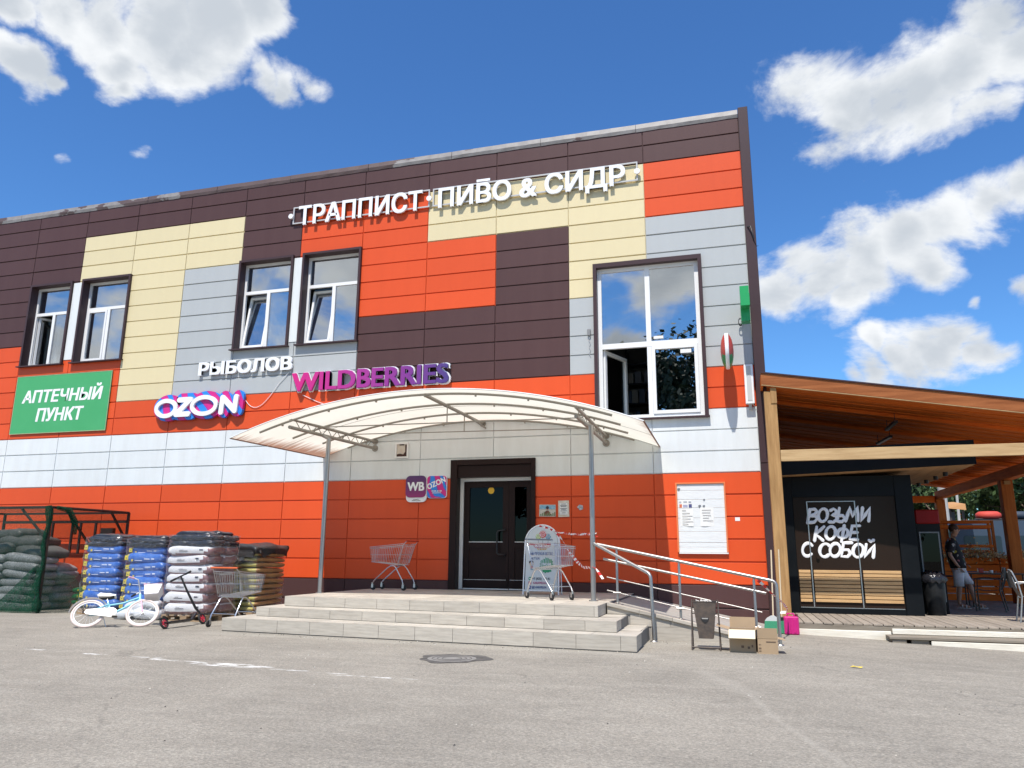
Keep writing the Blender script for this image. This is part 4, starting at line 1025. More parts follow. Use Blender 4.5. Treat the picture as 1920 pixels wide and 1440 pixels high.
MB().box(-.02, .02, .30, .42, -.03, .03).build('bracket', rail_m, ov)
gc = thing('pharmacy_cross_sign', 'green pharmacy cross box mounted edge-on beside the wall corner', 'sign', (1.95, -.45, 6.12))
gm = mat('green_box', (.02, .33, .10), .35)
# cross-shaped side profile, thin across x
cr_ = [(-.12, -.36), (.12, -.36), (.12, -.12), (.36, -.12), (.36, .12), (.12, .12), (.12, .36), (-.12, .36), (-.12, .12), (-.36, .12), (-.36, -.12), (-.12, -.12)]
T = Matrix(((0, 1, 0, 0), (1, 0, 0, 0), (0, 0, 1, 0), (0, 0, 0, 1))); q = MB(); q.prism(cr_, -.085, .085, 0, T); q.build('body', gm, gc)
MB().box(-.02, .02, .36, .45, -.04, .04).build('bracket', black_plast, gc)
q = MB()
for k in range(3): q.tube([(-.1+.012*math.cos(a_), .33+.05*k*.2, -.22+(.07+.01*k)*math.sin(a_)) if False else (-.10+.05*math.sin(a_)*.7, .36-.01*k, -.24+(.085-.012*k)*math.cos(a_)) for a_ in [i*2*math.pi/14 for i in range(14)]], .007, 5, closed=True)
q.build('cable_coil', black_plast, gc)
ld = thing('flood_light', 'white tubular lamp fixed upright beside the building corner', 'lamp', (1.945, 0, 4.60))
MB().cbox(-.085, .085, -.14, -.06, -.42, .38, .01).build('housing', white_paint, ld); MB().box(-.045, .045, -.147, -.141, -.36, .34).build('diffuser', mat('lamp_diffuser', (.55, .56, .55), .35), ld)
MB().box(-.03, .03, -.06, 0, -.52, -.38).build('bracket', rail_m, ld); q = MB(); q.tube([(.05, -.05, -.42), (.09, -.03, -.47), (.14, -.02, -.46), (.16, -.02, -.2)], .006, 5); q.build('cable', white_paint, ld)
so_k = thing('socket_box', 'grey socket box with a hanging wire left of the large window', 'socket', (-1.27, 0, 5.92))
MB().cbox(-.035, .035, -.05, 0, -.07, .07, .006).build('box', mat('socket_grey', (.22, .22, .22), .5), so_k)
q = MB(); q.tube([(.01+.02*math.sin(i*1.7), -.02, -.05-.04*i) for i in range(13)], .006, 5); q.build('wire', rail_m, so_k)
bo = thing('corner_bracket', 'short black bracket with wires on the building corner trim', 'bracket', (2.17, -.04, 7.95))
q = MB(); q.tube([(-.06, 0, 0), (.0, -.06, -.02), (.05, -.02, -.28)], .014, 6); q.tube([(.03, -.02, -.26), (.10, -.0, -.45), (.13, .0, -.44)], .006, 5); q.build('arm', black_plast, bo)
# ------------------------------------------------------------------ manhole cover set flush in the asphalt
mh = thing('manhole_cover', 'round manhole cover ringed with dark tar in the asphalt', 'manhole cover', (-1.86, -6.40, 0))
MB().cyl((0, 0, -.03), (0, 0, .004), .30, seg=32).build('cover', mat('manhole_concrete', (.25, .235, .215), .9, var=.6, vscale=9, vcol=(.16, .15, .14), bump=.3), mh)
q = MB(); n = 40
for i in range(n):
    a0, a1 = 2*math.pi*i/n, 2*math.pi*(i+1)/n
    w0 = .40+.035*math.sin(3*a0)+.03*math.sin(7*a0+1)+.07*max(0, math.cos(a0-.2))**4; w1 = .40+.035*math.sin(3*a1)+.03*math.sin(7*a1+1)+.07*max(0, math.cos(a1-.2))**4
    q.add([(.298*math.cos(a0), .298*math.sin(a0), .005), (w0*math.cos(a0), w0*math.sin(a0), .004), (w1*math.cos(a1), w1*math.sin(a1), .004), (.298*math.cos(a1), .298*math.sin(a1), .005)], [(0, 1, 2, 3)])
q.build('tar_ring', mat('tar_ring', (.055, .05, .045), .85, var=.8, vscale=10, vcol=(.18, .17, .155)), mh)
q = MB()
for k in range(3): q.tube([(.17+.05*k, 0, .004) if False else ((.12+.06*k)*math.cos(a_), (.12+.06*k)*math.sin(a_), .004) for a_ in [i*2*math.pi/28 for i in range(28)]], .006, 4, closed=True)
q.build('rib', mat('manhole_rib', (.12, .11, .10), .8), mh)
rnd = random.Random(11); q = MB()
for i in range(420):
    if i < 230: x_ = rnd.uniform(-6.6, 2.2); y_ = (-4.5-.10*(x_+6.6)*.8 if x_ < .25 else -3.6)-abs(rnd.gauss(0, .18))-.02
    else: x_, y_ = rnd.uniform(-8, 4), rnd.uniform(-11, -4.9)
    s_ = rnd.uniform(.004, .013); z_ = gz(x_, y_); a_ = rnd.uniform(0, 6)
    q.add([(x_+s_*math.cos(a_+k*2.09), y_+s_*math.sin(a_+k*2.09), z_-.001) for k in range(3)]+[(x_+s_*.2, y_, z_+s_*.9)], [(0, 1, 3), (1, 2, 3), (2, 0, 3)], rnd.randrange(3))
tag(q.build('grit', [mat('grit_light', (.5, .47, .41), .9), mat('grit_mid', (.28, .26, .23), .9), mat('grit_dark', (.10, .09, .08), .9)]), kind='stuff')
# yellow scrap on the asphalt, right
q = MB(); q.add([(-.07, -.01, .012), (-.02, -.035, .02), (.05, -.03, .006), (.075, .0, .018), (.04, .03, .008), (-.03, .025, .022)], [(0, 1, 4, 5), (1, 2, 3, 4)])
o = q.build('paper_scrap', mat('yellow_scrap', (.70, .52, .06), .7)); o.location = (2.79, -5.51, gz(2.79, 0)); tag(o, 'small crumpled yellow scrap lying on the asphalt', 'litter')

# ------------------------------------------------------------------ shopping carts
def make_cart(label, loc, rz, handle_m):
    t = thing('shopping_cart', label, 'shopping cart', loc, rz, 'wire shopping carts')
    def pt(u_, v, s):       # u 0 rear .. 1 front, v 0 bottom .. 1 top, s -1..1 side
        xb, xt = -.24+.66*u_, -.36+.82*u_; zb, zt_ = .50+.06*u_, .93-.07*u_; w = .27-.07*u_
        return Vector((xb+(xt-xb)*v, s*w*(.86+.14*v), zb+(zt_-zb)*v))
    q = MB(); w = .0032
    for s in (-1, 1):
        for i in range(19): q.tube([pt(i/18, 0, s), pt(i/18, 1, s)], w, 4, caps=False)
        for v in (0, .48, .9, 1): q.tube([pt(0, v, s), pt(1, v, s)], w*1.7 if v in (0, 1) else w*1.25, 5, caps=False)
    for i in range(11):
        s = -1+2*i/10
        q.tube([pt(1, 0, s), pt(1, 1, s)], w, 4, caps=False); q.tube([pt(0, 0, s), pt(1, 0, s)], w, 4, caps=False); q.tube([pt(0, 0, s), pt(0, .97, s)], w, 4, caps=False)
    for u_ in (0, .2, .4, .6, .8, 1): q.tube([pt(u_, 0, -1), pt(u_, 0, 1)], w*1.3, 4, caps=False)
    for v in (0, .48, .9, 1): q.tube([pt(1, v, -1), pt(1, v, 1)], w*1.7 if v == 1 else w*1.25, 5, caps=False)
    for v in (.5, .97): q.tube([pt(0, v, -1), pt(0, v, 1)], w*1.3, 5, caps=False)
    q.build('basket', chrome, t)
    for s in (-1, 1): MB().tube([pt(.02, .1, s), pt(0, .95, s), (-.43, s*.24, .985)], .007, 6).build('handle_bracket', chrome, t)
    MB().tube([(-.43, -.27, .985), (-.43, .27, .985)], .015, 10).build('handle', handle_m, t)
    for s in (-1, 1):
        q = MB(); q.tube([(.37, s*.19, .13), (.31, s*.20, .20), (.02, s*.21, .44), (-.06, s*.215, .485), (-.14, s*.22, .485), (-.19, s*.225, .44), (-.35, s*.245, .20), (-.37, s*.25, .13)], .0125, 8); q.build('leg', chrome, t)
    q = MB(); q.tube([(-.1, -.215, .485), (-.1, .215, .485)], .009, 6); q.tube([(-.34, -.24, .22), (-.34, .24, .22)], .007, 6); q.tube([(.29, -.2, .215), (.29, .2, .215)], .007, 6); q.build('crossbar', chrome, t)
    for x, y in ((.37, .19), (.37, -.19), (-.37, .25), (-.37, -.25)):
        q = MB(); q.cyl((x, y, .10), (x, y, .15), .018, seg=8)
        for d_ in (-.019, .019): q.box(x-.035, x+.012, y+d_-.002, y+d_+.002, .045, .115)
        c_ = q.build('caster', chrome, t)
        q = MB(); q.cyl((x-.025, y-.014, .056), (x-.025, y+.014, .056), .056, seg=16); q.build('wheel', black_rub, c_)
    return t
orange_h = mat('orange_handle', (.62, .12, .03), .4); red_h = mat('red_handle', (.5, .05, .03), .4); dark_h = mat('dark_handle', (.22, .24, .27), .4)
make_cart('wire shopping cart with orange handle on the asphalt beside the wrapped pallets', (-6.93, -3.60, 0), R(88), orange_h)
make_cart('wire shopping cart with red handle standing against the wall, left on the landing', (-5.36, -.62, .519), R(176), red_h)
make_cart('wire shopping cart standing in front of the arched pavement sign', (-1.49, -2.71, .519), R(-47), dark_h)

# ------------------------------------------------------------------ arched pavement sign
ab = thing('pavement_sign', 'white arched double pavement sign with lollipops and red ribbon, by the door', 'pavement sign', (-2.03, -1.15, .519), R(4))
lean = Matrix.Rotation(R(-9), 4, 'X')
def arch_poly(w, h, ins=0, n=14):
    w -= ins; zt_ = h-ins; zs_ = h-.34
    return [(-w, .06+ins), (w, .06+ins)]+[(w*math.cos(math.pi*i/n), zs_+(zt_-zs_)*math.sin(math.pi*i/n)) for i in range(n+1)]
face_m = mat('sign_board_white', (.62, .64, .63), .5, var=.15, vscale=4, obj=True)
TL = Matrix.Translation((0, -.20, 0)) @ lean
MB().prism(arch_poly(.315, 1.30, .012), -.004, .006, T=TL).build('board', face_m, ab)
q = MB(); pl = [TL @ Vector((p[0], 0, p[1])) for p in arch_poly(.325, 1.30)]; pl[0] = TL @ Vector((-.335, 0, 0)); pl[1] = TL @ Vector((.335, 0, 0))
q.tube(pl[1:]+[pl[0]], .013, 8); q.tube([TL @ Vector((-.325, 0, .07)), TL @ Vector((.325, 0, .07))], .010, 6); q.build('frame', white_paint, ab)
TB = Matrix.Translation((0, .20, 0)) @ Matrix.Rotation(R(9), 4, 'X')
MB().prism(arch_poly(.315, 1.30, .012), -.004, .006, T=TB).build('board', face_m, ab)
q = MB(); pl = [TB @ Vector((p[0], 0, p[1])) for p in arch_poly(.325, 1.30)]; pl[0] = TB @ Vector((-.335, 0, 0)); pl[1] = TB @ Vector((.335, 0, 0)); q.tube(pl[1:]+[pl[0]], .013, 8); q.build('frame', white_paint, ab)
lx = lambda p: (p-370)*.00100; lz = lambda p: (1215-p)*.00109+.07
def dec(mb, name, m, y=-.006):
    mb.v = [tuple(TL @ (Vector(v)+Vector((0, y, 0)))) for v in mb.v]; return mb.build(name, m, ab, recalc=False)
def disc(cx, cz, rx, rz__=None, n=24): return [(cx+rx*math.cos(2*math.pi*i/n), cz+(rz__ or rx)*math.sin(2*math.pi*i/n)) for i in range(n)]
lime = mat('print_lime', (.38, .52, .04), .5); pinkred = mat('print_red', (.62, .09, .08), .5); teal = mat('print_teal', (.02, .22, .36), .5); ribbon = mat('print_ribbon', (.48, .045, .04), .5)
for cx, cz, rr, m in ((300, 290, 50, lime), (488, 287, 50, teal), (385, 250, 66, pinkred)):
    q = MB(); q.prism(disc(lx(cx), lz(cz), rr*.00103), -.001, .0); dec(q, 'lollipop_print', m, -.0065 if m is not pinkred else -.008)
    q = MB(); pts = [(lx(cx)+rr*.00095*(1-i/36)*math.cos(i*.42), -.002, lz(cz)+rr*.00095*(1-i/36)*math.sin(i*.42)) for i in range(34)]
    q.tube(pts, .0045, 4, caps=False); dec(q, 'lollipop_print', white_paint, -.0085)
    q = MB(); q.box(lx(cx)-.0025, lx(cx)+.0025, -.001, 0, lz(402), lz(cz+rr)); dec(q, 'lollipop_print', print_dark, -.006)
q = MB(); q.prism([(lx(110), lz(405)), (lx(545), lz(402)), (lx(525), lz(485)), (lx(240), lz(492)), (lx(205), lz(440)), (lx(120), lz(448))], -.001, 0); dec(q, 'ribbon_print', ribbon, -.007)
def dtext(key, p0, p1, za, zb, m, name='lettering', y=-.009):
    q = MB()
    for ch, vs, fs in text_fit(key, lx(p0), lx(p1), lz(zb), lz(za), -.001, 0): q.add(vs, fs)
    dec(q, name, m, y)
dtext(K_KA, 232, 522, 432, 478, white_paint)
q = MB(); q.prism([(lx(275), lz(497)), (lx(470), lz(495)), (lx(450), lz(525)), (lx(300), lz(527))], -.001, 0); dec(q, 'ribbon_print', mat('print_yellow', (.65, .45, .06), .5), -.007)
dtext(K_KB, 300, 455, 502, 519, ribbon)
hand = mat('blue_handwriting', (.05, .07, .22), .6)
dtext(K_M1, 150, 585, 560, 612, hand); dtext(K_M2, 155, 335, 645, 690, hand)
q = MB(); q.prism([(lx(175)+.043*math.cos(a_)*1, lz(735)+.035*math.sin(a_)) for a_ in [i*2*math.pi/14 for i in range(14)]], -.001, 0); dec(q, 'figure_print', mat('print_hair', (.05, .025, .02), .6), -.009)
q = MB(); q.prism(disc(lx(182), lz(765), .038, .036, 14), -.001, 0); dec(q, 'figure_print', mat('print_skin', (.6, .45, .33), .6), -.0095)
for k in range(3): q = MB(); q.box(lx(165), lx(212), -.001, 0, lz(815+22*k), lz(805+22*k)); dec(q, 'figure_print', pinkred if k < 2 else teal, -.009)
gr = mat('print_green', (.03, .27, .12), .6)
q = MB(); sp = []
for i in range(36): rr = 1+.10*math.sin(i*2.7)+.05*math.sin(i*5.1); a_ = 2*math.pi*i/36; sp.append((lx(470)+.130*rr*math.cos(a_), lz(785)+.138*rr*math.sin(a_)))
q.prism(sp, -.001, 0); dec(q, 'splash_print', gr, -.007)
dtext(K_G1, 372, 560, 745, 785, white_paint); dtext(K_G2, 372, 560, 805, 845, white_paint)
for zc, m, key, x0_, x1_ in ((1012, gr, K_T1, 205, 540), (1083, mat('print_pink', (.5, .10, .2), .6), K_T2, 225, 490), (1155, mat('print_navy', (.03, .05, .22), .6), K_T3, 205, 480)):
    q = MB(); q.prism(rrect(lx(135), lx(188), lz(zc+26), lz(zc-26), .012, 3), -.001, 0); dec(q, 'icon_print', m, -.007)
    q = MB(); q.prism(disc(lx(161), lz(zc), .013, n=12), -.001, 0); dec(q, 'icon_print', white_paint, -.009)
    dtext(key, x0_, x1_, zc-20, zc+18, print_dark if m is gr else m)

# ------------------------------------------------------------------ red and white barrier tape
tape_r = mat('tape_red', (.62, .03, .03), .45); tape_w = mat('tape_white', (.82, .80, .78), .45)
def tape(label, pts, w=.05, twist=0.0, seg=.055):
    pts = [Vector(p) for p in pts]; P = []
    for i in range(len(pts)-1):
        n_ = max(1, int((pts[i+1]-pts[i]).length/seg+.5))
        for k in range(n_): P.append(pts[i].lerp(pts[i+1], k/n_))
    P.append(pts[-1]); q = MB()
    for i in range(len(P)-1):
        vs = []
        for k in (i, i+1):
            d = (P[min(k+1, len(P)-1)]-P[max(k-1, 0)]).normalized(); up = Vector((0, 0, 1)); up = (up-d*up.dot(d)).normalized(); sd = d.cross(up)
            a_ = twist*k+.25*math.sin(k*.7); uu = (up*math.cos(a_)+sd*math.sin(a_))*w/2; vs += [P[k]-uu, P[k]+uu]
        q.add(vs, [(0, 2, 3, 1)], i % 2)
    return tag(q.build('barrier_tape', [tape_r, tape_w], recalc=False), label, 'barrier tape')
tape('twisted red and white tape stretched level from the arched sign to the canopy post', [(-2.02, -1.42, 1.775), (-1.86, -1.40, 1.735), (-1.70, -1.36, 1.665), (-1.2, -2.1, 1.60), (-.77, -2.90, 1.585), (-.69, -2.90, 1.60), (-.66, -2.96, 1.54)], .045, 1.3, .05)
tape('red and white tape hanging slack from the arched sign down to the canopy post', [(-1.70, -1.36, 1.64), (-1.58, -1.42, 1.52), (-1.40, -1.75, 1.32), (-1.16, -2.15, 1.13), (-.97, -2.55, 1.04), (-.80, -2.88, 1.045), (-.735, -2.99, 1.06), (-.68, -2.97, 1.03), (-.56, -3.03, .87)], .05, .16, .075)
tape('red and white tape trailing from the ramp railing end to the pink canister', [(1.80, -3.47, .905), (1.88, -3.42, .83), (2.0, -3.38, .70), (2.10, -3.0, .60), (2.2, -2.4, .50), (2.27, -1.95, .40), (2.25, -1.75, .345), (2.17, -1.72, .34), (2.28, -1.70, .33)], .045, .3, .06)

# ------------------------------------------------------------------ tipping litter bin, boxes, broom, dustpan, canister
rusty = mat('worn_dark_metal', (.075, .06, .052), .55, var=.7, vscale=14, vcol=(.16, .115, .085), bump=.1)
pal_grey = mat('scuffed_grey', (.38, .36, .33), .6)
bn = thing('litter_bin', 'battered dark metal tipping litter bin on a tube frame before the ramp', 'litter bin', (1.07, -4.38, 0))
q = MB(); tz = .54
front = [(-.155, .63), (.145, .63), (.09, .15), (-.085, .15)]; dpt = (.05, .27)
crescent = [(-.055, .425), (.055, .425), (.045, .39), (.022, .365), (0, .358), (-.022, .365), (-.045, .39)]
q.add([(-.155, -.13, .63), (.15, -.13, .63), (.10, -.10, .15), (-.09, -.10, .15)], [(0, 3, 2, 1)])
q.add([(-.155, -.13, .63), (.15, -.13, .63), (.10, -.10, .15), (-.09, -.10, .15), (-.155, .15, .63), (.15, .15, .63), (.10, .12, .15), (-.09, .12, .15)], [(0, 4, 7, 3), (1, 2, 6, 5), (4, 5, 6, 7), (3, 7, 6, 2)])
q.build('bucket', rusty, bn, recalc=False)
MB().prism(crescent, -.1215, -.116).build('hand_hole', black_rub, bn); MB().prism([(-.045, .42), (.045, .42), (.036, .405), (-.036, .405)], -.1235, -.1218).build('hand_lip', pal_grey, bn)
for s in (-1, 1):
    q = MB(); q.tube([(s*.185, -.14, .0), (s*.175, 0, .60), (s*.17, .0, .655)], .011, 6); q.tube([(s*.185, .16, .0), (s*.178, 0, .45)], .011, 6); q.tube([(s*.185, -.14, .04), (s*.185, .16, .04)], .010, 6); q.build('stand', rusty, bn)
MB().tube([(-.185, -.14, .04), (.185, -.14, .04)], .011, 6).build('crossbar', rusty, bn); MB().tube([(-.178, 0, .47), (.178, 0, .47)], .008, 6).build('crossbar', rusty, bn)
q = MB(); q.tube([(-.16, -.13, .632), (.15, -.13, .632), (.155, .15, .632), (-.155, .15, .632)], .008, 6, closed=True); q.build('rim', rusty, bn)
q = MB()
rnd = random.Random(5)
for i in range(9): x, y = rnd.uniform(-.1, .06), rnd.uniform(-.1, .05); q.tube([(x, y, .60), (x+rnd.uniform(-.03, .03), y+.03, .635+rnd.uniform(0, .015)), (x+.05, y, .62)], .010, 5)
q.build('rubbish', mat('crumpled_white', (.65, .62, .58), .8), bn)

card = mat('cardboard', (.40, .285, .175), .85, var=.3, vscale=6, vcol=(.33, .23, .14)); card_l = mat('cardboard_inner_light', (.72, .62, .44), .85)
def carton(label, x0, x1, y0, y1, h, flaps, loc, rz=0):
    t = thing('cardboard_box', label, 'box', loc, rz); th = .006
    q = MB(); q.box(x0, x1, y0, y0+th, 0, h); q.box(x0, x1, y1-th, y1, 0, h); q.box(x0, x0+th, y0+th, y1-th, 0, h); q.box(x1-th, x1, y0+th, y1-th, 0, h); q.box(x0+th, x1-th, y0+th, y1-th, 0, th)
    q.build('body', card, t)
    for (ax, pos, ln, ang, m) in flaps:
        q = MB()
        if ax == 'f': q.box(x0, x1, -.003, .003, 0, ln); T = Matrix.Translation((0, y0, h+.002)) @ Matrix.Rotation(R(ang), 4, 'X')
        elif ax == 'b': q.box(x0, x1, -.003, .003, 0, ln); T = Matrix.Translation((0, y1, h+.002)) @ Matrix.Rotation(R(ang), 4, 'X')
        elif ax == 'l': q.box(-.003, .003, y0, y1, 0, ln); T = Matrix.Translation((x0, 0, h+.002)) @ Matrix.Rotation(R(ang), 4, 'Y')
        else: q.box(-.003, .003, y0, y1, 0, ln); T = Matrix.Translation((x1, 0, h+.002)) @ Matrix.Rotation(R(ang), 4, 'Y')
        q.v = [tuple(T @ Vector(v)) for v in q.v]; q.build('flap', m, t)
    return t
ct = carton('open cardboard box with pale inside flap hanging out, left of the pair by the ramp', -.17, .165, -.17, .18, .285, [('f', 0, .17, 125, card_l), ('b', 0, .14, -8, card), ('l', 0, .17, -75, card), ('r', 0, .05, 60, card)], (1.55, -4.40, 0), R(-2))
for x, z, w_ in ((-.02, .06, .035), (.06, .05, .03), (.11, .07, .02)): MB().box(x, x+w_, -.1735, -.172, z, z+.03).build('print', mat('box_print', (.14, .09, .06), .8), ct)
ct = carton('cardboard box with raised front flap, right of the pair by the ramp end', -.125, .125, -.16, .14, .19, [('f', 0, .13, 4, card), ('b', 0, .12, -50, card), ('r', 0, .1, 100, card)], (1.85, -4.46, 0), R(3))
for x, z, w_, h_ in ((-.02, .145, .12, .012), (-.115, .11, .03, .008), (-.115, .06, .03, .018), (-.115, .03, .03, .01)): MB().box(x, x+w_, -.1635, -.162, z, z+h_).build('print', mat('box_print', (.14, .09, .06), .8), ct)

pale_wood = mat('pale_handle_wood', (.62, .50, .34), .6, var=.3, vscale=10, stretch=(1, 1, .1)); br_green = mat('green_bristles', (.05, .32, .17), .8, var=.5, vscale=40, stretch=(6, 6, .6), bump=.4, bscale=60)
bm_ = thing('broom', 'broom with green bristles and pale handle leaning at the building corner', 'broom', (2.04, -1.72, 0))
q = MB(); q.tube([(.01, .0, .22), (.055, .22, 1.35)], .0125, 8); q.build('handle', pale_wood, bm_)
q = MB(); q.prism([(-.125, .20), (.125, .20), (.09, .245), (.03, .285), (-.02, .285), (-.09, .245)], -.025, .025); q.build('head', mat('pale_grey_plastic', (.55, .57, .56), .5), bm_)
q = MB(); q.prism([(-.15, .012), (.15, .012), (.125, .20), (-.125, .20)], -.035, .03); q.build('bristles', br_green, bm_)
b2 = thing('broom', 'second broom with green head turned sideways, handle against the wooden post', 'broom', (2.19, -1.62, 0))
q = MB(); q.tube([(.0, .0, .2), (.03, .17, 1.36)], .0125, 8); q.build('handle', pale_wood, b2)
q = MB(); q.prism([(-.03, .20), (.03, .20), (.02, .26), (-.02, .26)], -.1, .1); q.build('head', black_plast, b2)
q = MB(); q.prism([(-.05, .01), (.10, .0), (.03, .21), (-.035, .20)], -.12, .12); q.build('bristles', br_green, b2)
cs = thing('canister', 'magenta plastic canister standing at the foot of the wooden post', 'canister', (2.335, -1.75, gz(2.33, 0)))
mag = mat('magenta_plastic', (.55, .012, .19), .35, var=.2, vscale=8)
q = MB()
q.cbox(-.125, .105, -.09, .09, .0, .285, .018); q.cbox(-.035, -.02, -.098, -.085, .02, .27, .004); q.cbox(-.10, -.06, -.096, -.086, .03, .25, .004); q.cbox(.02, .06, -.096, -.086, .03, .25, .004); q.build('body', mag, cs)
q = MB(); q.tube([(-.07, 0, .28), (-.06, 0, .325), (.03, 0, .325), (.045, 0, .28)], .014, 8); q.build('handle', mag, cs)
MB().cyl((.075, 0, .28), (.075, 0, .32), .025, seg=14).build('cap', mat('dark_red_cap', (.12, .01, .03), .5), cs)

# ------------------------------------------------------------------ pallets of bagged goods
def bag_mesh(name, lx_, ly_, lz_, mats, pick, extra=None, e1=.30, e2=.22, seed=0, nu=22, nv=10):
    rnd = random.Random(seed); q = MB(); vs = []
    sg = lambda c, e: math.copysign(abs(c)**e, c)
    ph = [rnd.uniform(0, 6) for _ in range(6)]
    for j in range(nv+1):
        v = -math.pi/2+math.pi*j/nv
        for i in range(nu):
            a_ = 2*math.pi*i/nu
            x = sg(math.cos(v), e1)*sg(math.cos(a_), e2); y = sg(math.cos(v), e1)*sg(math.sin(a_), e2); z = sg(math.sin(v), .62)
            k = 1-.30*abs(x)**5-.2*abs(y)**6
            wv = .12*math.sin(4*x+ph[0])*math.cos(4*y+ph[1])+.08*math.sin(9*x+ph[2]+3*y)+.05*math.sin(15*x+ph[5])
            vs.append((x*lx_/2*(1+.015*math.sin(7*z+ph[3])), y*ly_/2*(1+.03*math.sin(6*x+ph[4])), (z*k+wv*(1-abs(z)*.3))*lz_/2+lz_/2))
    fs = []; 
    for j in range(nv):
        for i in range(nu): fs.append((j*nu+i, j*nu+(i+1) % nu, (j+1)*nu+(i+1) % nu, (j+1)*nu+i))
    q.add(vs, fs, 0, True)
    for i, fc in enumerate(q.f):
        c = [sum(vs[k][d] for k in fc)/4 for d in range(3)]; q.mi[i] = pick(c[0]/lx_*2, c[1]/ly_*2, c[2]/lz_)
    if extra:
        for (x0, x1, z0, z1, mi) in extra: q.add([(x0, -ly_/2-.006, z0), (x1, -ly_/2-.006, z0), (x1, -ly_/2-.004, z1), (x0, -ly_/2-.004, z1)], [(0, 1, 2, 3)], mi)
    return q.mesh(mats, name)
pal_wood = mat('pallet_wood', (.36, .25, .15), .85, var=.5, vscale=6, vcol=(.25, .17, .10))
def pallet(t, w, d, z0=0):
    for y in (-d/2+.05, 0, d/2-.05):
        for x in (-w/2+.07, 0, w/2-.07): MB().box(x-.07, x+.07, y-.05, y+.05, z0+.02, z0+.09).build('pallet_block', pal_wood, t)
        MB().box(-w/2, w/2, y-.05, y+.05, z0, z0+.02).build('pallet_board', pal_wood, t)
    for i in range(6): x = -w/2+.06+i*(w-.12)/5; MB().box(x-.05, x+.05, -d/2, d/2, z0+.091, z0+.115).build('pallet_board', pal_wood, t)
def shell(w, d, z0, z1, rad, bulge, seed, nz=10, ns=44, top=True, amp=.012, droop=0):
    """rounded upright wrapping sheet round a stack, closed on top by a dome"""
    rnd = random.Random(seed); q = MB(); vs = []; ph = [rnd.uniform(0, 6) for _ in range(8)]
    def ringpt(s, k):
        a_ = 2*math.pi*s/ns; e = .28; cx = math.copysign(abs(math.cos(a_))**e, math.cos(a_)); cy = math.copysign(abs(math.sin(a_))**e, math.sin(a_))
        return cx*(w/2)*k, cy*(d/2)*k
    rows = []
    for j in range(nz+1):
        z = z0+(z1-z0)*j/nz; rows.append((z, 1.0))
    if top:
        for j in range(1, 8): b = j/7*math.pi/2; rows.append((z1+bulge*math.sin(b), max(math.cos(b)**.55, .002)))
    for (z, k) in rows:
        for s in range(ns):
            x, y = ringpt(s, k); wv = amp*(math.sin(23*z+ph[0]+2*math.sin(s*.9))+.7*math.sin(11*z+s*.5+ph[1])+.6*math.sin(s*1.7+ph[2]))
            if top and k < .98: z_ = z+.02*math.sin(4*x+ph[3])+.025*math.sin(9*y+5*x+ph[4])
            else: z_ = z+(droop*math.sin(s*.8+ph[5]) if z == z0 else 0)
            L_ = math.hypot(x, y) or 1; vs.append((x+x/L_*wv, y+y/L_*wv, z_))
    n = len(rows); q.add(vs, [(j*ns+s, j*ns+(s+1) % ns, (j+1)*ns+(s+1) % ns, (j+1)*ns+s) for j in range(n-1) for s in range(ns)], 0, True)
    return q
blue = mat('blue_bag_plastic', (.025, .12, .47), .3, var=.55, vscale=8, vcol=(.16, .30, .62), bump=.25, bscale=18)
yel = mat('yellow_bag_label', (.62, .50, .05), .35, bump=.2, bscale=20); wht_bag = mat('white_bag_plastic', (.72, .72, .73), .35, var=.35, vscale=9, vcol=(.55, .54, .55), bump=.3, bscale=14)
brn_bag = mat('brown_bag_plastic', (.20, .10, .105), .35, var=.4, vscale=9, vcol=(.30, .17, .16), bump=.3, bscale=14)
blk_cover = mat('black_cover_film', (.012, .013, .018), .2, spec=.45, var=.4, vscale=5, vcol=(.05, .06, .085), bump=.9, bscale=9, stretch=(1, 1, 3))
blue_dk = mat('label_dark_blue', (.02, .03, .10), .5); white_pr = mat('bag_white_print', (.65, .7, .78), .5)
BM = [bag_mesh('blue_bag', .90, .42, .196, [blue, yel, white_pr, blue_dk], lambda x, y, z: 1 if (x < -.80 and .25 < z < .85) else 0,
     [(-.44, -.36, .06, .14, 1), (-.415, -.385, .085, .115, 3), (-.28, -.24, .035, .075, 1), (.02, .15, .08, .094, 2), (.19, .26, .08, .10, 2), (-.2, -.02, .05, .058, 2)], seed=s_) for s_ in range(5)]
WM = [bag_mesh('white_bag', .98, .44, .225, [wht_bag, brn_bag, print_dark], lambda x, y, z: 1 if (z < .34+.1*math.sin(3*x)) or x > .78 and z < .75 else 0,
     [(-.22, -.03, .11, .121, 2), (.22, .30, .125, .15, 2), (-.2, -.12, .13, .136, 2)], seed=10+s_) for s_ in range(5)]
TOPB = [bag_mesh('top_bag', 1.0, .46, .19, [blk_cover, white_pr], lambda x, y, z: 0, None, e1=.62, e2=.34, seed=90+s_) for s_ in range(3)]
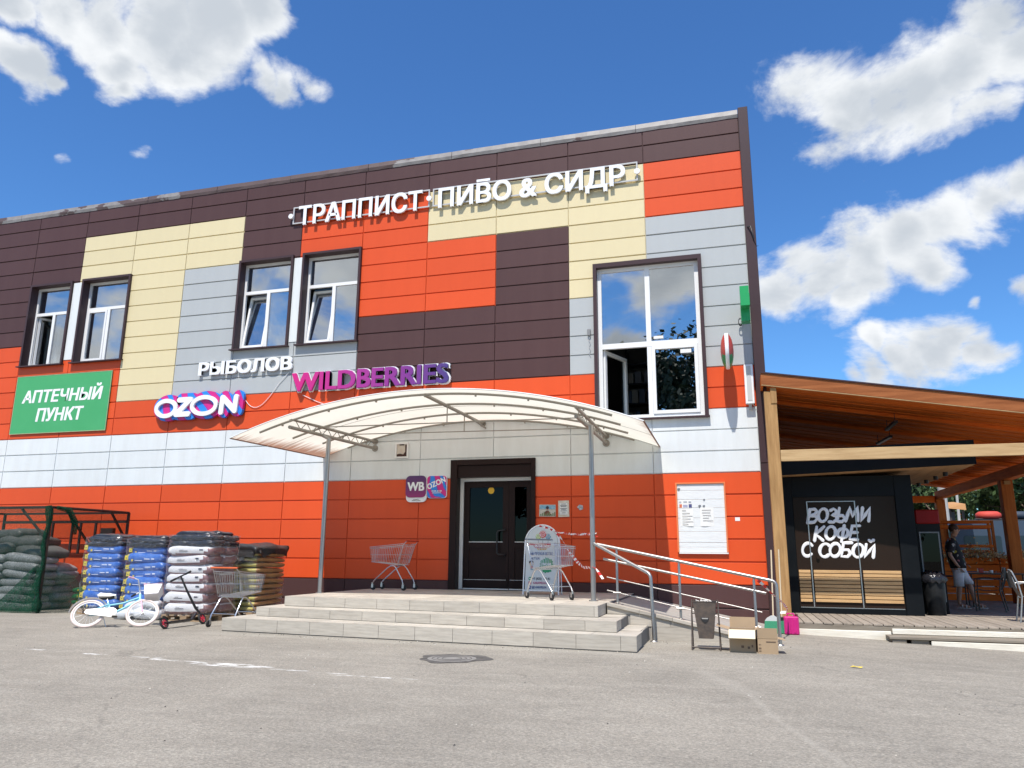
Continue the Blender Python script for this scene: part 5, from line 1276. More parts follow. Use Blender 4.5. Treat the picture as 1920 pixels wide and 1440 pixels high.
def stack(name, label, loc, w, d, n, lz_, meshes, cov, rz=0, group=None, film_m=film):
    t = thing(name, label, 'pallet of bags', loc, rz, group); pallet(t, w, d); rnd = random.Random(int(abs(loc[0])*100))
    for k in range(n):
        for y in (-d/2+.21, d/2-.21):
            o = link('bag', meshes[rnd.randrange(len(meshes))], t); o.location = (rnd.uniform(-.03, .03), y+rnd.uniform(-.03, .03), .112+k*lz_*.76); o.rotation_euler = (rnd.uniform(-.06, .06), rnd.uniform(-.035, .035), rnd.uniform(-.06, .06)); o.scale = (rnd.uniform(.95, 1.03), 1, rnd.uniform(.94, 1.16))
    zt_ = .112+n*lz_*.76+.02
    for k, (sc_x, sc_z) in enumerate(((1.0, 1), (.95, 1), (.80, .8))):
        for y in ((-d/2+.21, d/2-.21) if k < 2 else (-d/2+.28, d/2-.28)):
            o = link('top_bag', TOPB[(k+int(abs(loc[0])*10)) % 3], t); o.scale = (w/.96*sc_x, 1, cov/.30*sc_z); o.location = (rnd.uniform(-.03, .03), y, zt_+k*cov*.30-.04); o.rotation_euler = (rnd.uniform(-.05, .05), rnd.uniform(-.05, .05), rnd.uniform(-.05, .05))
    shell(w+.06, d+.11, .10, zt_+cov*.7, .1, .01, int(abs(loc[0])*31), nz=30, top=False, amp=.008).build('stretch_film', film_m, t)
    return t
stack('bagged_pallet', 'film wrapped pallet of blue bags with yellow labels, nearer the green net', (-10.95, -2.2, 0), .90, .80, 8, .203, BM, .26)
stack('bagged_pallet', 'film wrapped pallet of blue bags with yellow labels, behind the bicycle', (-9.62, -2.5, 0), .90, .80, 8, .200, BM, .24)
stack('bagged_pallet', 'film wrapped pallet of white and brown bags behind the black scooter', (-8.35, -2.78, 0), .98, .84, 7, .232, WM, .29)
cw = thing('crumpled_film', 'heap of crumpled pale packing film at the foot of the blue bags', 'packing film', (-9.42, -3.12, 0))
cf = mat('crumpled_pale_film', (.60, .62, .64), .3, var=.5, vscale=7, vcol=(.42, .44, .48), bump=1.0, bscale=12)
for (x_, y_, z_, sx_, sz_) in ((-.25, 0, 0, .55, .8), (.2, .03, 0, .6, 1.0), (-.02, .06, .12, .6, .9), (.27, .02, .2, .35, .7)):
    o = link('film_fold', bag_mesh('film_fold', 1.0, .34, .24, [cf], lambda x, y, z: 0, e1=.8, e2=.6, seed=int(x_*50)+140), cw); o.location = (x_, y_, z_); o.scale = (sx_, 1, sz_); o.rotation_euler = (.1, x_*.5, x_)
# yellow bags with a crumpled black sheet over them
ylw = mat('yellow_bag_plastic', (.55, .50, .16), .3, var=.5, vscale=9, vcol=(.35, .28, .12), bump=.3, bscale=16)
bronze = mat('amber_bag_plastic', (.40, .22, .09), .32, var=.6, vscale=7, vcol=(.16, .08, .05), bump=.35, bscale=14)
YM = [bag_mesh('yellow_bag', .46, .98, .105, [ylw, bronze, print_dark], lambda x, y, z: 1 if (x > .45) else 0, None, seed=30+s_, nu=20, nv=8) for s_ in range(3)]
t = thing('bagged_pallet', 'film wrapped pallet of yellow and amber bags under a crumpled black sheet', 'pallet of bags', (-8.02, -1.55, 0)); pallet(t, .76, 1.1); rnd = random.Random(9)
for k in range(11):
    for x in (-.17, .17):
        o = link('bag', YM[rnd.randrange(3)], t); o.location = (x+rnd.uniform(-.012, .012), rnd.uniform(-.02, .02), .112+k*.105); o.rotation_euler = (rnd.uniform(-.03, .03), rnd.uniform(-.03, .03), rnd.uniform(-.04, .04))
shell(.88, 1.16, 1.22, 1.33, .1, .09, 4, amp=.03, droop=.07).build('top_cover', mat('black_crumpled_sheet', (.028, .026, .027), .45, bump=.9, bscale=9), t)
q = MB(); silver = mat('silver_bag', (.35, .36, .38), .28, bump=.4, bscale=12)
o = link('bag', bag_mesh('silver_bag', .40, .42, .26, [silver, black_plast], lambda x, y, z: 1 if z < .35 or x < -.7 else 0, seed=77), t); o.location = (-.16, -.36, 1.0)
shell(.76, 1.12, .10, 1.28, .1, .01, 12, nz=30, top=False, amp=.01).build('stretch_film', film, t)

# ------------------------------------------------------------------ net covered stack shelter at the left edge
frame_m = mat('dark_frame_metal', (.035, .026, .022), .6, var=.4, vscale=8, vcol=(.08, .05, .035))
nf_ = thing('net_shelter', 'dark metal frame shelter draped with green netting at the left edge', 'shelter', (-14.2, -1.5, 0))
def L_(p): return (p[0]+14.2, p[1]+1.5, p[2])
PX = [-12.4, -16.2]; PY = [-2.6, -.42]; H = 2.16
for x in PX:
    for y in PY: MB().bar(L_((x, y, 0)), L_((x, y, H)), .05, .05).build('post', frame_m, nf_)
q = MB()
for z in (H,):
    for y in PY: q.bar(L_((PX[1], y, z)), L_((PX[0], y, z)), .05, .05)
    for x in PX: q.bar(L_((x, PY[0], z)), L_((x, PY[1], z)), .045, .05)
q.bar(L_((PX[1], PY[1], 1.95)), L_((PX[0]-.05, PY[1], 1.95)), .04, .06); q.build('rail', frame_m, nf_)
q = MB(); q.bar(L_((-12.4, -2.2, H-.05)), L_((-12.4, -1.0, .9)), .04, .04); q.bar(L_((-12.4, -.95, H-.03)), L_((-12.4, -.46, 1.55)), .04, .04); q.bar(L_((-13.2, -2.6, H-.03)), L_((-12.45, -2.6, 1.5)), .04, .04); q.build('brace', frame_m, nf_)
q = MB()
for x in (-13.3, -13.75, -14.0, -14.6): q.bar(L_((x, -.45, 1.2)), L_((x, -.45, 1.93)), .05, .04)
q.box(*[c for c in (-13.1+14.2, -12.75+14.2, -.5+1.5, -.4+1.5, 1.4, 1.8)]); q.build('rear_brace', frame_m, nf_)
def net_mat(name, col, alpha, sc=60):
    m = bpy.data.materials.new(name); m.use_nodes = True; t_ = m.node_tree; t_.nodes.clear(); lk = t_.links.new
    o_ = t_.nodes.new('ShaderNodeOutputMaterial'); d_ = t_.nodes.new('ShaderNodeBsdfDiffuse'); d_.inputs[0].default_value = (*col, 1); tr = t_.nodes.new('ShaderNodeBsdfTransparent'); tl = t_.nodes.new('ShaderNodeBsdfTranslucent'); tl.inputs[0].default_value = (*col, 1)
    a_ = t_.nodes.new('ShaderNodeMixShader'); a_.inputs[0].default_value = .4; lk(d_.outputs[0], a_.inputs[1]); lk(tl.outputs[0], a_.inputs[2])
    n = t_.nodes.new('ShaderNodeTexNoise'); n.inputs['Scale'].default_value = sc; n.inputs['Detail'].default_value = 2; mp = t_.nodes.new('ShaderNodeMapping'); mp.inputs['Scale'].default_value = (1, 1, 1); lk(t_.nodes.new('ShaderNodeNewGeometry').outputs['Position'], mp.inputs[0]); lk(mp.outputs[0], n.inputs[0])
    r_ = t_.nodes.new('ShaderNodeMapRange'); lk(n.outputs['Fac'], r_.inputs[0]); r_.inputs[1].default_value = .3; r_.inputs[2].default_value = .7; r_.inputs[3].default_value = max(alpha-.3, 0); r_.inputs[4].default_value = min(alpha+.3, 1)
    mx_ = t_.nodes.new('ShaderNodeMixShader'); lk(r_.outputs[0], mx_.inputs[0]); lk(tr.outputs[0], mx_.inputs[1]); lk(a_.outputs[0], mx_.inputs[2]); lk(mx_.outputs[0], o_.inputs[0]); return m
net_g = net_mat('green_net', (.03, .075, .055), .36); net_d = net_mat('green_net_gathered', (.018, .085, .05), .72, 35); net_b = net_mat('brown_net', (.05, .03, .02), .42, 80)
def drape(pa, pb, pc, pd, nu, nv, amp, m, name, seed=0):
    pa, pb, pc, pd = [Vector(L_(p)) for p in (pa, pb, pc, pd)]; ph = seed; nrm = (pb-pa).cross(pd-pa).normalized(); vs = []
    for j in range(nv+1):
        for i in range(nu+1):
            u_, v = i/nu, j/nv; p = pa.lerp(pb, u_).lerp(pd.lerp(pc, u_), v); e = min(u_, 1-u_, v+.2, 1.05-v)*3
            vs.append(p+nrm*amp*min(e, 1)*(math.sin(9*u_+3*v+ph)+.7*math.sin(17*u_+ph*2+2*v)+.4*math.sin(13*v+ph)))
    q = MB(); q.add(vs, [(j*(nu+1)+i, j*(nu+1)+i+1, (j+1)*(nu+1)+i+1, (j+1)*(nu+1)+i) for j in range(nv) for i in range(nu)], 0, True); return q.build(name, m, nf_, recalc=False)
drape((-16.2, -2.66, .02), (-12.42, -2.66, .02), (-12.38, -2.64, H+.03), (-16.2, -2.64, H+.03), 30, 12, .03, net_g, 'net', 1)
drape((-13.5, -2.78, .01), (-12.45, -2.70, .01), (-12.44, -2.66, 1.0), (-12.6, -2.68, .9), 14, 10, .05, net_d, 'net', 2)
drape((-16.2, -2.6, H+.04), (-12.4, -2.6, H+.04), (-12.4, -.42, H+.04), (-16.2, -.42, H+.04), 20, 8, .02, net_g, 'net', 3)
drape((-12.36, -2.6, 1.45), (-12.36, -.44, 1.40), (-12.36, -.44, H), (-12.36, -2.6, H), 16, 8, .02, net_b, 'net', 4)
drape((-12.30, -2.66, .0), (-11.55, -1.9, .0), (-12.30, -1.9, .75), (-12.36, -2.6, .9), 14, 10, .05, net_g, 'net', 5)
q = MB(); pts = []; rad = []
for i in range(16): s_ = i/15; pts.append(L_((-12.40+.02*math.sin(i*1.1), -2.66+.02*math.cos(i), .03+s_*(H-.0)))); rad.append(.030+.02*math.sin(i*1.9)**2+(.05 if i < 2 else 0)+(.03 if i > 12 else 0))
q.tube(pts, rad, 9); q.build('gathered_net', net_d, nf_)
q = MB(); q.tube([L_((-12.36, -2.5, H)), L_((-12.33, -2.2, H-.05)), L_((-12.30, -2.05, H-.30)), L_((-12.31, -2.0, H-.55))], [.04, .06, .07, .03], 9); q.build('gathered_net', net_d, nf_)
gry = mat('grey_white_bag', (.38, .39, .39), .4, var=.8, vscale=5, vcol=(.17, .18, .18), bump=.35, bscale=10); dgry = mat('dark_tarp_bag', (.10, .10, .095), .5, var=.5, vscale=4, vcol=(.18, .17, .16), bump=.4, bscale=9)
GM = [bag_mesh('grey_bag', .98, .62, .2, [gry], lambda x, y, z: 0, seed=50+s_) for s_ in range(3)]; DM = [bag_mesh('dark_bag', 1.1, .7, .26, [dgry], lambda x, y, z: 0, seed=60+s_) for s_ in range(2)]
t = thing('bagged_pallet', 'sagging pile of grey white bags topped with dark sacks under the green net', 'pile of bags', (-14.0, -1.7, 0)); rnd = random.Random(21)
for k in range(7):
    for x in (-1.4, -.45, .5):
        for y in (-.33, .3):
            if k > 5 and y > 0: continue
            o = link('bag', GM[rnd.randrange(3)], t); o.location = (x+rnd.uniform(-.06, .06)+.02*k, y+rnd.uniform(-.04, .04), k*.165); o.rotation_euler = (rnd.uniform(-.05, .05), rnd.uniform(-.06, .06)+(.10 if k > 3 else 0), rnd.uniform(-.07, .07))
for x, y, z, r_ in ((-1.3, 0, 1.14, .05), (-.4, -.1, 1.16, -.1), (.55, -.05, 1.13, .12), (-.9, 0, 1.32, .1), (.15, .0, 1.34, .03), (-.3, .05, 1.48, -.05)):
    o = link('bag', DM[rnd.randrange(2)], t); o.location = (x, y, z); o.rotation_euler = (0, r_, rnd.uniform(-.2, .2))
t = thing('bagged_pallet', 'film wrapped grey stack with low green bags in front, inside the net', 'pallet of bags', (-12.15+.22, -1.35, 0)); pallet(t, .8, 1.0)
GRM = [bag_mesh('green_bag', .80, .5, .13, [mat('green_bag_plastic', (.02, .14, .045), .3, var=.5, vscale=9, vcol=(.05, .24, .08), bump=.3, bscale=18), yel], lambda x, y, z: 0, [(-.22, -.19, .05, .09, 1), (.1, .13, .05, .09, 1)], seed=80+s_) for s_ in range(2)]
for k in range(3): o = link('bag', GRM[k % 2], t); o.location = (0, -.30, .112+k*.125); o.rotation_euler = (0, rnd.uniform(-.04, .04), rnd.uniform(-.05, .05))
for k in range(7): o = link('bag', GM[k % 3], t); o.location = (-.12, .22, .112+k*.16); o.rotation_euler = (0, rnd.uniform(-.04, .04), math.pi/2+rnd.uniform(-.05, .05)); o.scale = (.7, 1.0, 1)
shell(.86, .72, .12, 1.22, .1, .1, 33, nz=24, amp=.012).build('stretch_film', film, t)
bpy.data.objects[[o.name for o in t.children if o.name.startswith('stretch_film')][0]].location = (-.1, .2, 0)

# ------------------------------------------------------------------ child's bicycle
bk = thing('bicycle', "child's pale blue and white bicycle with pink fork and front basket, tipped over", 'bicycle', (-8.60, -4.62, .005), 0)
bk.rotation_euler = (R(-36), 0, R(33))
tyre_m = mat('cream_tyre', (.70, .58, .53), .7); rim_m = mat('white_rim', (.75, .75, .76), .35); lblue = mat('pale_blue_paint', (.22, .55, .66), .3); pink = mat('pink_paint', (.72, .40, .52), .35); wpl = mat('white_plastic_gloss', (.80, .80, .80), .3)
WR = .265
def wheel(cx):
    q = MB(); q.tube([(cx+(WR-.021)*math.cos(a_), 0, WR+(WR-.021)*math.sin(a_)) for a_ in [i*2*math.pi/36 for i in range(36)]], .021, 8, closed=True); w_ = q.build('wheel', tyre_m, bk)
    q = MB(); q.tube([(cx+(WR-.052)*math.cos(a_), 0, WR+(WR-.052)*math.sin(a_)) for a_ in [i*2*math.pi/36 for i in range(36)]], .010, 6, closed=True); q.build('rim', rim_m, w_)
    q = MB()
    for i in range(20): a_ = i*2*math.pi/20; q.tube([(cx+.02*math.cos(a_+.5), .025*(-1)**i, WR+.02*math.sin(a_+.5)), (cx+(WR-.055)*math.cos(a_), 0, WR+(WR-.055)*math.sin(a_))], .0018, 4, caps=False)
    q.cyl((cx, -.035, WR), (cx, .035, WR), .018, seg=10); q.build('spokes', chrome, w_)
wheel(-.42); wheel(.42)
bb = Vector((-.06, 0, .25)); hd = Vector((.33, 0, .58)); se = Vector((-.16, 0, .50))
q = MB(); q.tube([hd+Vector((-.0, 0, -.06)), (.1, 0, .36), bb], .019, 8); q.tube([hd+Vector((-.01, 0, -.01)), (.08, 0, .46), (-.13, 0, .42)], .016, 8); q.tube([bb, se+Vector((0, 0, -.02))], .016, 8)
for s in (-1, 1): q.tube([bb+Vector((0, s*.03, 0)), (-.42, s*.05, WR)], .011, 6); q.tube([(-.13, s*.02, .43), (-.42, s*.05, WR)], .010, 6)
q.tube([hd+Vector((.01, 0, -.09)), hd+Vector((-.012, 0, .06))], .022, 10); q.build('frame', lblue, bk)
q = MB()
for s in (-1, 1): q.tube([(.36, s*.035, .50), (.42, s*.045, WR)], .013, 8)
q.tube([(.36, -.04, .50), (.36, .04, .50)], .014, 8); q.build('fork', pink, bk)
q = MB(); q.tube([(.325, 0, .62), (.30, 0, .72)], .013, 8); q.tube([(.20, -.25, .80), (.27, -.20, .80), (.30, -.08, .72), (.30, .08, .72), (.27, .20, .80), (.20, .25, .80)], .011, 8); q.build('handlebar', wpl, bk)
for s in (-1, 1): MB().tube([(.21, s*.24, .80), (.13, s*.30, .79)], .017, 8).build('grip', pink if s < 0 else black_rub, bk)
q = MB(); q.tube([(-.16, 0, .48), (-.19, 0, .58)], .012, 8); q.build('seat_post', chrome, bk)
q = MB(); q.prism([(-.34, .60), (-.30, .635), (-.15, .62), (-.05, .60), (-.06, .585), (-.2, .585), (-.33, .575)], -.055, .055); q.build('saddle', wpl, bk)
q = MB(); q.prism([(-.32, .575), (-.2, .584), (-.08, .583), (-.14, .56), (-.3, .555)], -.045, .045); q.build('saddle_base', black_plast, bk)
pts = arc(-.42, WR, .30, R(35), R(175), 14)
q = MB()
for i in range(len(pts)-1):
    a_, b_ = pts[i], pts[i+1]; q.add([(a_[0], -.03, a_[1]), (a_[0], .03, a_[1]), (b_[0], .03, b_[1]), (b_[0], -.03, b_[1])], [(0, 1, 2, 3)])
q.build('mudguard', wpl, bk)
q = MB(); pg = arc(-.06, .25, .085, R(-100), R(95), 10)+arc(-.42, WR, .045, R(95), R(260), 8); q.prism(pg, -.07, -.045); q.build('chain_guard', wpl, bk)
MB().box(-.32, -.20, -.0725, -.0705, .255, .275).build('decal', lblue, bk)
q = MB(); q.tube([(-.06, -.08, .25), (.02, -.085, .13)], .008, 6); q.tube([(-.06, .06, .25), (-.14, .065, .37)], .008, 6); q.cyl((-.06, -.085, .25), (-.06, .065, .25), .02, seg=10); q.build('crank', chrome, bk)
for x, y, z in ((.02, -.13, .13), (-.14, .11, .37)): MB().box(x-.04, x+.04, y-.03, y+.03, z-.01, z+.01).build('pedal', black_plast, bk)
q = MB(); q.tube([(-.18, .05, .22), (-.10, .18, .015)], .008, 6); q.build('kickstand', chrome, bk)
q = MB(); bx = [(.40, -.12, .56), (.62, -.12, .58), (.62, .12, .58), (.40, .12, .56)]; tx = [(.375, -.16, .74), (.67, -.16, .76), (.67, .16, .76), (.375, .16, .74)]
q.add(bx+tx, [(0, 1, 2, 3), (0, 4, 5, 1), (1, 5, 6, 2), (2, 6, 7, 3), (3, 7, 4, 0)]); q.build('basket', mat('white_basket', (.74, .72, .73), .45, bump=.4, bscale=60), bk)
q = MB(); q.tube(tx, .012, 6, closed=True); q.build('basket_rim', pink, bk)

# ------------------------------------------------------------------ black kick scooter
sc_ = thing('kick_scooter', 'black kick scooter with red wheel hubs leaning beside the white bags', 'scooter', (-7.63, -4.02, .003))
sc_.rotation_euler = (R(-24), 0, R(92))
red_hub = mat('red_hub', (.50, .03, .06), .35)
for cx in (-.50, .50):
    q = MB(); q.tube([(cx+.082*math.cos(a_), 0, .10+.082*math.sin(a_)) for a_ in [i*2*math.pi/24 for i in range(24)]], .018, 8, closed=True); w_ = q.build('wheel', black_rub, sc_)
    q = MB(); q.cyl((cx, -.016, .10), (cx, .016, .10), .028, seg=12); q.tube([(cx+.064*math.cos(a_), 0, .10+.064*math.sin(a_)) for a_ in [i*2*math.pi/20 for i in range(20)]], .008, 6, closed=True)
    for i in range(5): a_ = i*2*math.pi/5; q.bar((cx, 0, .10), (cx+.066*math.cos(a_), 0, .10+.066*math.sin(a_)), .016, .02)
    q.build('hub', red_hub, w_)
q = MB(); q.cbox(-.40, .22, -.055, .055, .085, .11, .008); q.bar((-.40, 0, .10), (-.52, 0, .10), .05, .025); q.bar((.20, 0, .10), (.37, 0, .20), .05, .03); q.build('deck', black_plast, sc_)
q = MB(); pp = arc(-.50, .10, .115, R(20), R(140), 8)
for i in range(8): q.add([(pp[i][0], -.025, pp[i][1]), (pp[i][0], .025, pp[i][1]), (pp[i+1][0], .025, pp[i+1][1]), (pp[i+1][0], -.025, pp[i+1][1])], [(0, 1, 2, 3)])
q.build('rear_brake', black_plast, sc_)
q = MB(); q.tube([(.50, 0, .10), (.47, .0, .22), (.40, 0, .30), (.30, 0, .62), (.235, 0, .90)], [.014, .02, .022, .019, .016], 8); q.build('stem', black_plast, sc_)
q = MB(); q.tube([(.235, -.21, .90), (.235, .21, .90)], .014, 8); q.build('handlebar', black_plast, sc_)
for s in (-1, 1): MB().tube([(.235, s*.10, .90), (.235, s*.215, .90)], .019, 8).build('grip', black_rub, sc_)
# ------------------------------------------------------------------ coffee pavilion to the right
def wood(name, a, b, rough=.6, sx=(1, 1, 1), sc=5, bump=.15):
    """timber: stretched grain, darker knots"""
    m = mat(name, a, rough, spec=.05, var=.85, vscale=sc, vcol=b, rnd=.10, stretch=sx, bump=bump, bscale=22, detail=8); return m
honey = wood('weathered_honey_timber', (.42, .25, .11), (.23, .125, .05), sx=(4, 4, .35), sc=4)
honey_x = wood('weathered_honey_timber_lengthwise', (.52, .36, .19), (.34, .21, .10), sx=(.4, 4, 5), sc=4)
fasc = wood('dark_fascia_pine', (.36, .13, .05), (.16, .05, .02), sx=(.25, 3, 3.5), sc=4, rough=.7)
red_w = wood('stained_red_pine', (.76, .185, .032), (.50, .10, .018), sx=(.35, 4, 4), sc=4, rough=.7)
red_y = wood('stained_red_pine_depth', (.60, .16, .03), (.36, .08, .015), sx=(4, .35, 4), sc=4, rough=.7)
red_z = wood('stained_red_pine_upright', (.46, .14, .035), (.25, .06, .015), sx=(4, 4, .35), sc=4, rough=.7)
deck_m = wood('grey_deck_boards', (.33, .285, .235), (.22, .185, .15), sx=(5, .4, 1), sc=4, rough=.8)
grey_edge = wood('grey_weathered_edge', (.25, .22, .18), (.16, .135, .105), sx=(.5, 2, 5), sc=4, rough=.85)
whitewash = mat('peeling_whitewash', (.78, .74, .64), .8, var=.75, vscale=4, vcol=(.60, .54, .43), stretch=(.6, 1, 5), bump=.25, bscale=10)
blk_wall = mat('black_kiosk_panel', (.006, .0075, .009), .45, spec=.12, var=.3, vscale=2, vcol=(.018, .02, .023))
pav = thing('coffee_pavilion', 'wooden coffee pavilion with sloping red pine roof and black kiosk wall', 'pavilion', (2.3, -1.6, 0))
OFF = Vector((-2.3, 1.6, 0))
def pb(q, name, m, parent=None, recalc=True):
    q.v = [tuple(Vector(v)+OFF) for v in q.v]; return q.build(name, m, parent or pav, recalc)
DZ = .19
# deck
x = 2.39; me_deck = None
while x < 9.0:
    w_ = .137; q = MB(); q.cbox(x, x+w_, -1.60+random.uniform(-.008, .008), 6.0, DZ-.03, DZ+random.uniform(-.0025, .0), .004); pb(q, 'deck_board', deck_m); x += w_+.013
q = MB()
for k in range(44): xx = 2.39+k*.15; q.box(xx, xx+.142, 6.01, 13.0, DZ-.03, DZ)
tag(pb(q, 'deck_field', deck_m), kind='stuff')
q = MB(); q.cbox(2.385, 9.0, -1.60, -1.565, DZ-.13, DZ-.033, .004); pb(q, 'deck_edge', grey_edge)
q = MB(); q.box(2.39, 9.0, -1.54, 12.9, -.5, DZ-.04); pb(q, 'deck_base', dark_gap)
q = MB(); q.cbox(2.37, 3.83, -1.66, -1.615, -.06, .085, .006); pb(q, 'fascia_board', whitewash)
q = MB(); q.cbox(3.85, 9.0, -1.655, -1.612, .045, .128, .006); pb(q, 'fascia_board', whitewash)
q = MB(); q.cbox(3.74, 9.0, -2.02, -1.64, -.0, .04, .006); pb(q, 'step_board', grey_edge)
q = MB(); q.cbox(3.78, 3.98, -2.0, -1.7, -.2, -.001, .006); q.cbox(4.05, 4.3, -1.985, -1.7, -.2, -.001, .006); pb(q, 'step_block', grey_edge)
q = MB(); q.cbox(4.32, 9.0, -2.03, -1.985, -.30, -.012, .006); pb(q, 'fascia_board', whitewash)
# posts and beams
q = MB(); q.cbox(2.185, 2.405, -.68, -.46, -.05, 4.30, .008); pb(q, 'post', honey)
q = MB(); q.cbox(2.30, 2.41, -.695, -.66, 4.06, 4.36, .004); pb(q, 'post_block', honey)
q = MB(); q.cbox(2.409, 8.7, -.67, -.62, 2.965, 3.175, .006); pb(q, 'front_beam', honey_x)
RZf = lambda x: 4.63-.172*(x-2.22)
def slope_board(x0, x1, y0, y1, top, th, m, name, gap=0):
    q = MB(); q.add([(x0, y0, RZf(x0)+top), (x1, y0, RZf(x1)+top), (x1, y1, RZf(x1)+top), (x0, y1, RZf(x0)+top), (x0, y0, RZf(x0)+top-th), (x1, y0, RZf(x1)+top-th), (x1, y1, RZf(x1)+top-th), (x0, y1, RZf(x0)+top-th)],
      [(0, 1, 2, 3), (7, 6, 5, 4), (0, 4, 5, 1), (1, 5, 6, 2), (2, 6, 7, 3), (3, 7, 4, 0)]); return pb(q, name, m)
slope_board(2.15, 8.75, -.74, -.695, 0, .215, fasc, 'fascia'); slope_board(2.15, 8.75, -.738, -.692, -.218, .012, honey_x, 'fascia_lip')
slope_board(2.15, 8.75, -.76, -.60, .03, .026, brown_trim, 'roof_edge')
slope_board(2.15, 8.75, -.60, 12.9, .03, .03, dark_gap, 'roof_sheet')
y = -.69; k = 0
while y < 12.6:
    w_ = .20 if y < 3 else .27
    slope_board(2.17, 8.7, y, y+w_-.014, -.06-.014*(k % 2), .024, red_w, 'roof_board'); y += w_; k += 1
for yy in (1.25, 3.2, 5.7, 8.6, 11.4): slope_board(2.18, 8.7, yy, yy+.10, -.100, .07, red_w, 'rafter')
slope_board(2.15, 2.19, -.63, 12.7, .0, .20, red_y, 'barge_board'); slope_board(8.7, 8.75, -.63, 12.7, .0, .20, red_y, 'barge_board')
q = MB(); q.cbox(7.90, 8.10, -.45, 12.7, 3.13, 3.38, .008); pb(q, 'side_beam', red_y)
for yy in (-.5, 5.9, 12.45): q = MB(); q.cbox(7.87, 8.13, yy, yy+.26, -.05, 3.125, .008); pb(q, 'post', red_z)
q = MB(); q.cbox(7.93, 8.07, 5.86, 5.90, 3.02, 3.11, .004); pb(q, 'post_block', honey)
q = MB(); q.cbox(2.3, 7.88, 12.5, 12.66, 3.02, 3.24, .008); pb(q, 'rear_rail', red_w)
# dark lamp bars under the roof
for (xa, ya, xb, yb) in ((4.72, .95, 4.72, 2.0), (4.93, 2.75, 4.86, 4.0)):
    q = MB(); q.bar((xa, ya, RZf(xa)-.31), (xb, yb, RZf(xb)-.31), .07, .05); pb(q, 'lamp_bar', black_plast)
    for p_ in ((xa, ya+.1), (xb, yb-.1)): q = MB(); q.tube([(p_[0], p_[1], RZf(p_[0])-.12), (p_[0], p_[1], RZf(p_[0])-.29)], .006, 5); pb(q, 'lamp_wire', black_plast)
# black hood over the kiosk front with a pale timber soffit
def hood(y0, y1, zb, zt_, name, m):
    q = MB(); q.add([(2.44, y0, zb[0]), (5.86, y0, zb[1]), (5.86, y1, zb[1]), (2.44, y1, zb[0]), (2.44, y0, zt_[0]), (5.86, y0, zt_[1]), (5.86, y1, zt_[1]), (2.44, y1, zt_[0])],
      [(3, 2, 1, 0), (4, 5, 6, 7), (0, 1, 5, 4), (1, 2, 6, 5), (2, 3, 7, 6), (3, 0, 4, 7)]); return pb(q, name, m)
hood(.26, .30, (2.80, 2.935), (3.27, 3.385), 'hood_fascia', blk_wall); hood(.305, 4.3, (3.22, 3.33), (3.25, 3.36), 'hood_top', blk_wall)
q = MB(); q.box(5.82, 5.86, .305, 4.3, 2.945, 3.32); pb(q, 'hood_side', blk_wall)
sof = wood('pale_soffit_timber', (.50, .30, .15), (.38, .21, .10), sx=(4, .4, 4), sc=3)
xx = 2.44
for k in range(24):
    w_ = 3.40/24; za = 2.795+.135*(xx-2.44)/3.42; q = MB(); q.box(xx+.001, xx+w_-.001, .305, 4.3, za, za+.02); pb(q, 'soffit_board', sof); xx += w_
for yy in (1.5, 2.3, 3.15, 3.9): q = MB(); q.cyl((5.62, yy, 2.915), (5.62, yy, 2.84), .045, seg=12); pb(q, 'spotlight', black_plast)
# kiosk body
q = MB(); q.box(2.46, 4.80, .66, 5.0, DZ, 2.79); pb(q, 'kiosk_wall', blk_wall)
q = MB(); q.cbox(4.50, 4.80, .60, .655, DZ, 2.79, .004); q.cbox(2.46, 2.64, .60, .655, DZ, 2.79, .004); q.box(2.645, 4.495, .61, .655, 2.40, 2.79); q.box(2.645, 4.495, .61, .655, DZ, .285); pb(q, 'kiosk_trim', blk_wall)
gloss_br = mat('glossy_brown_panel', (.026, .016, .012), .16, spec=.12); alu = mat('aluminium_profile', (.55, .55, .55), .35, metal=1)
q = MB(); q.box(2.65, 4.49, .640, .655, .29, 2.395); pb(q, 'kiosk_panel', gloss_br)
q = MB(); q.box(2.895, 2.913, .618, .639, .30, 2.31); q.box(3.765, 3.783, .618, .639, .30, 2.31); q.box(2.914, 3.764, .618, .639, 2.297, 2.31); q.box(2.66, 4.48, .618, .639, .292, .305); pb(q, 'door_profile', alu)
q = MB(); q.cyl((3.03, .600, 1.235), (3.03, .638, 1.235), .03, seg=14); pb(q, 'door_knob', gloss_br)
slat = wood('larch_slat', (.62, .40, .20), (.46, .27, .12), sx=(.5, 3, 5), sc=4)
for (xa, xb) in ((2.665, 2.875), (2.935, 3.75), (3.815, 4.475)):
    for k in range(9): z_ = .40+k*.0675; q = MB(); q.cbox(xa, xb, .612, .638, z_, z_+.055, .003); pb(q, 'slat', slat)
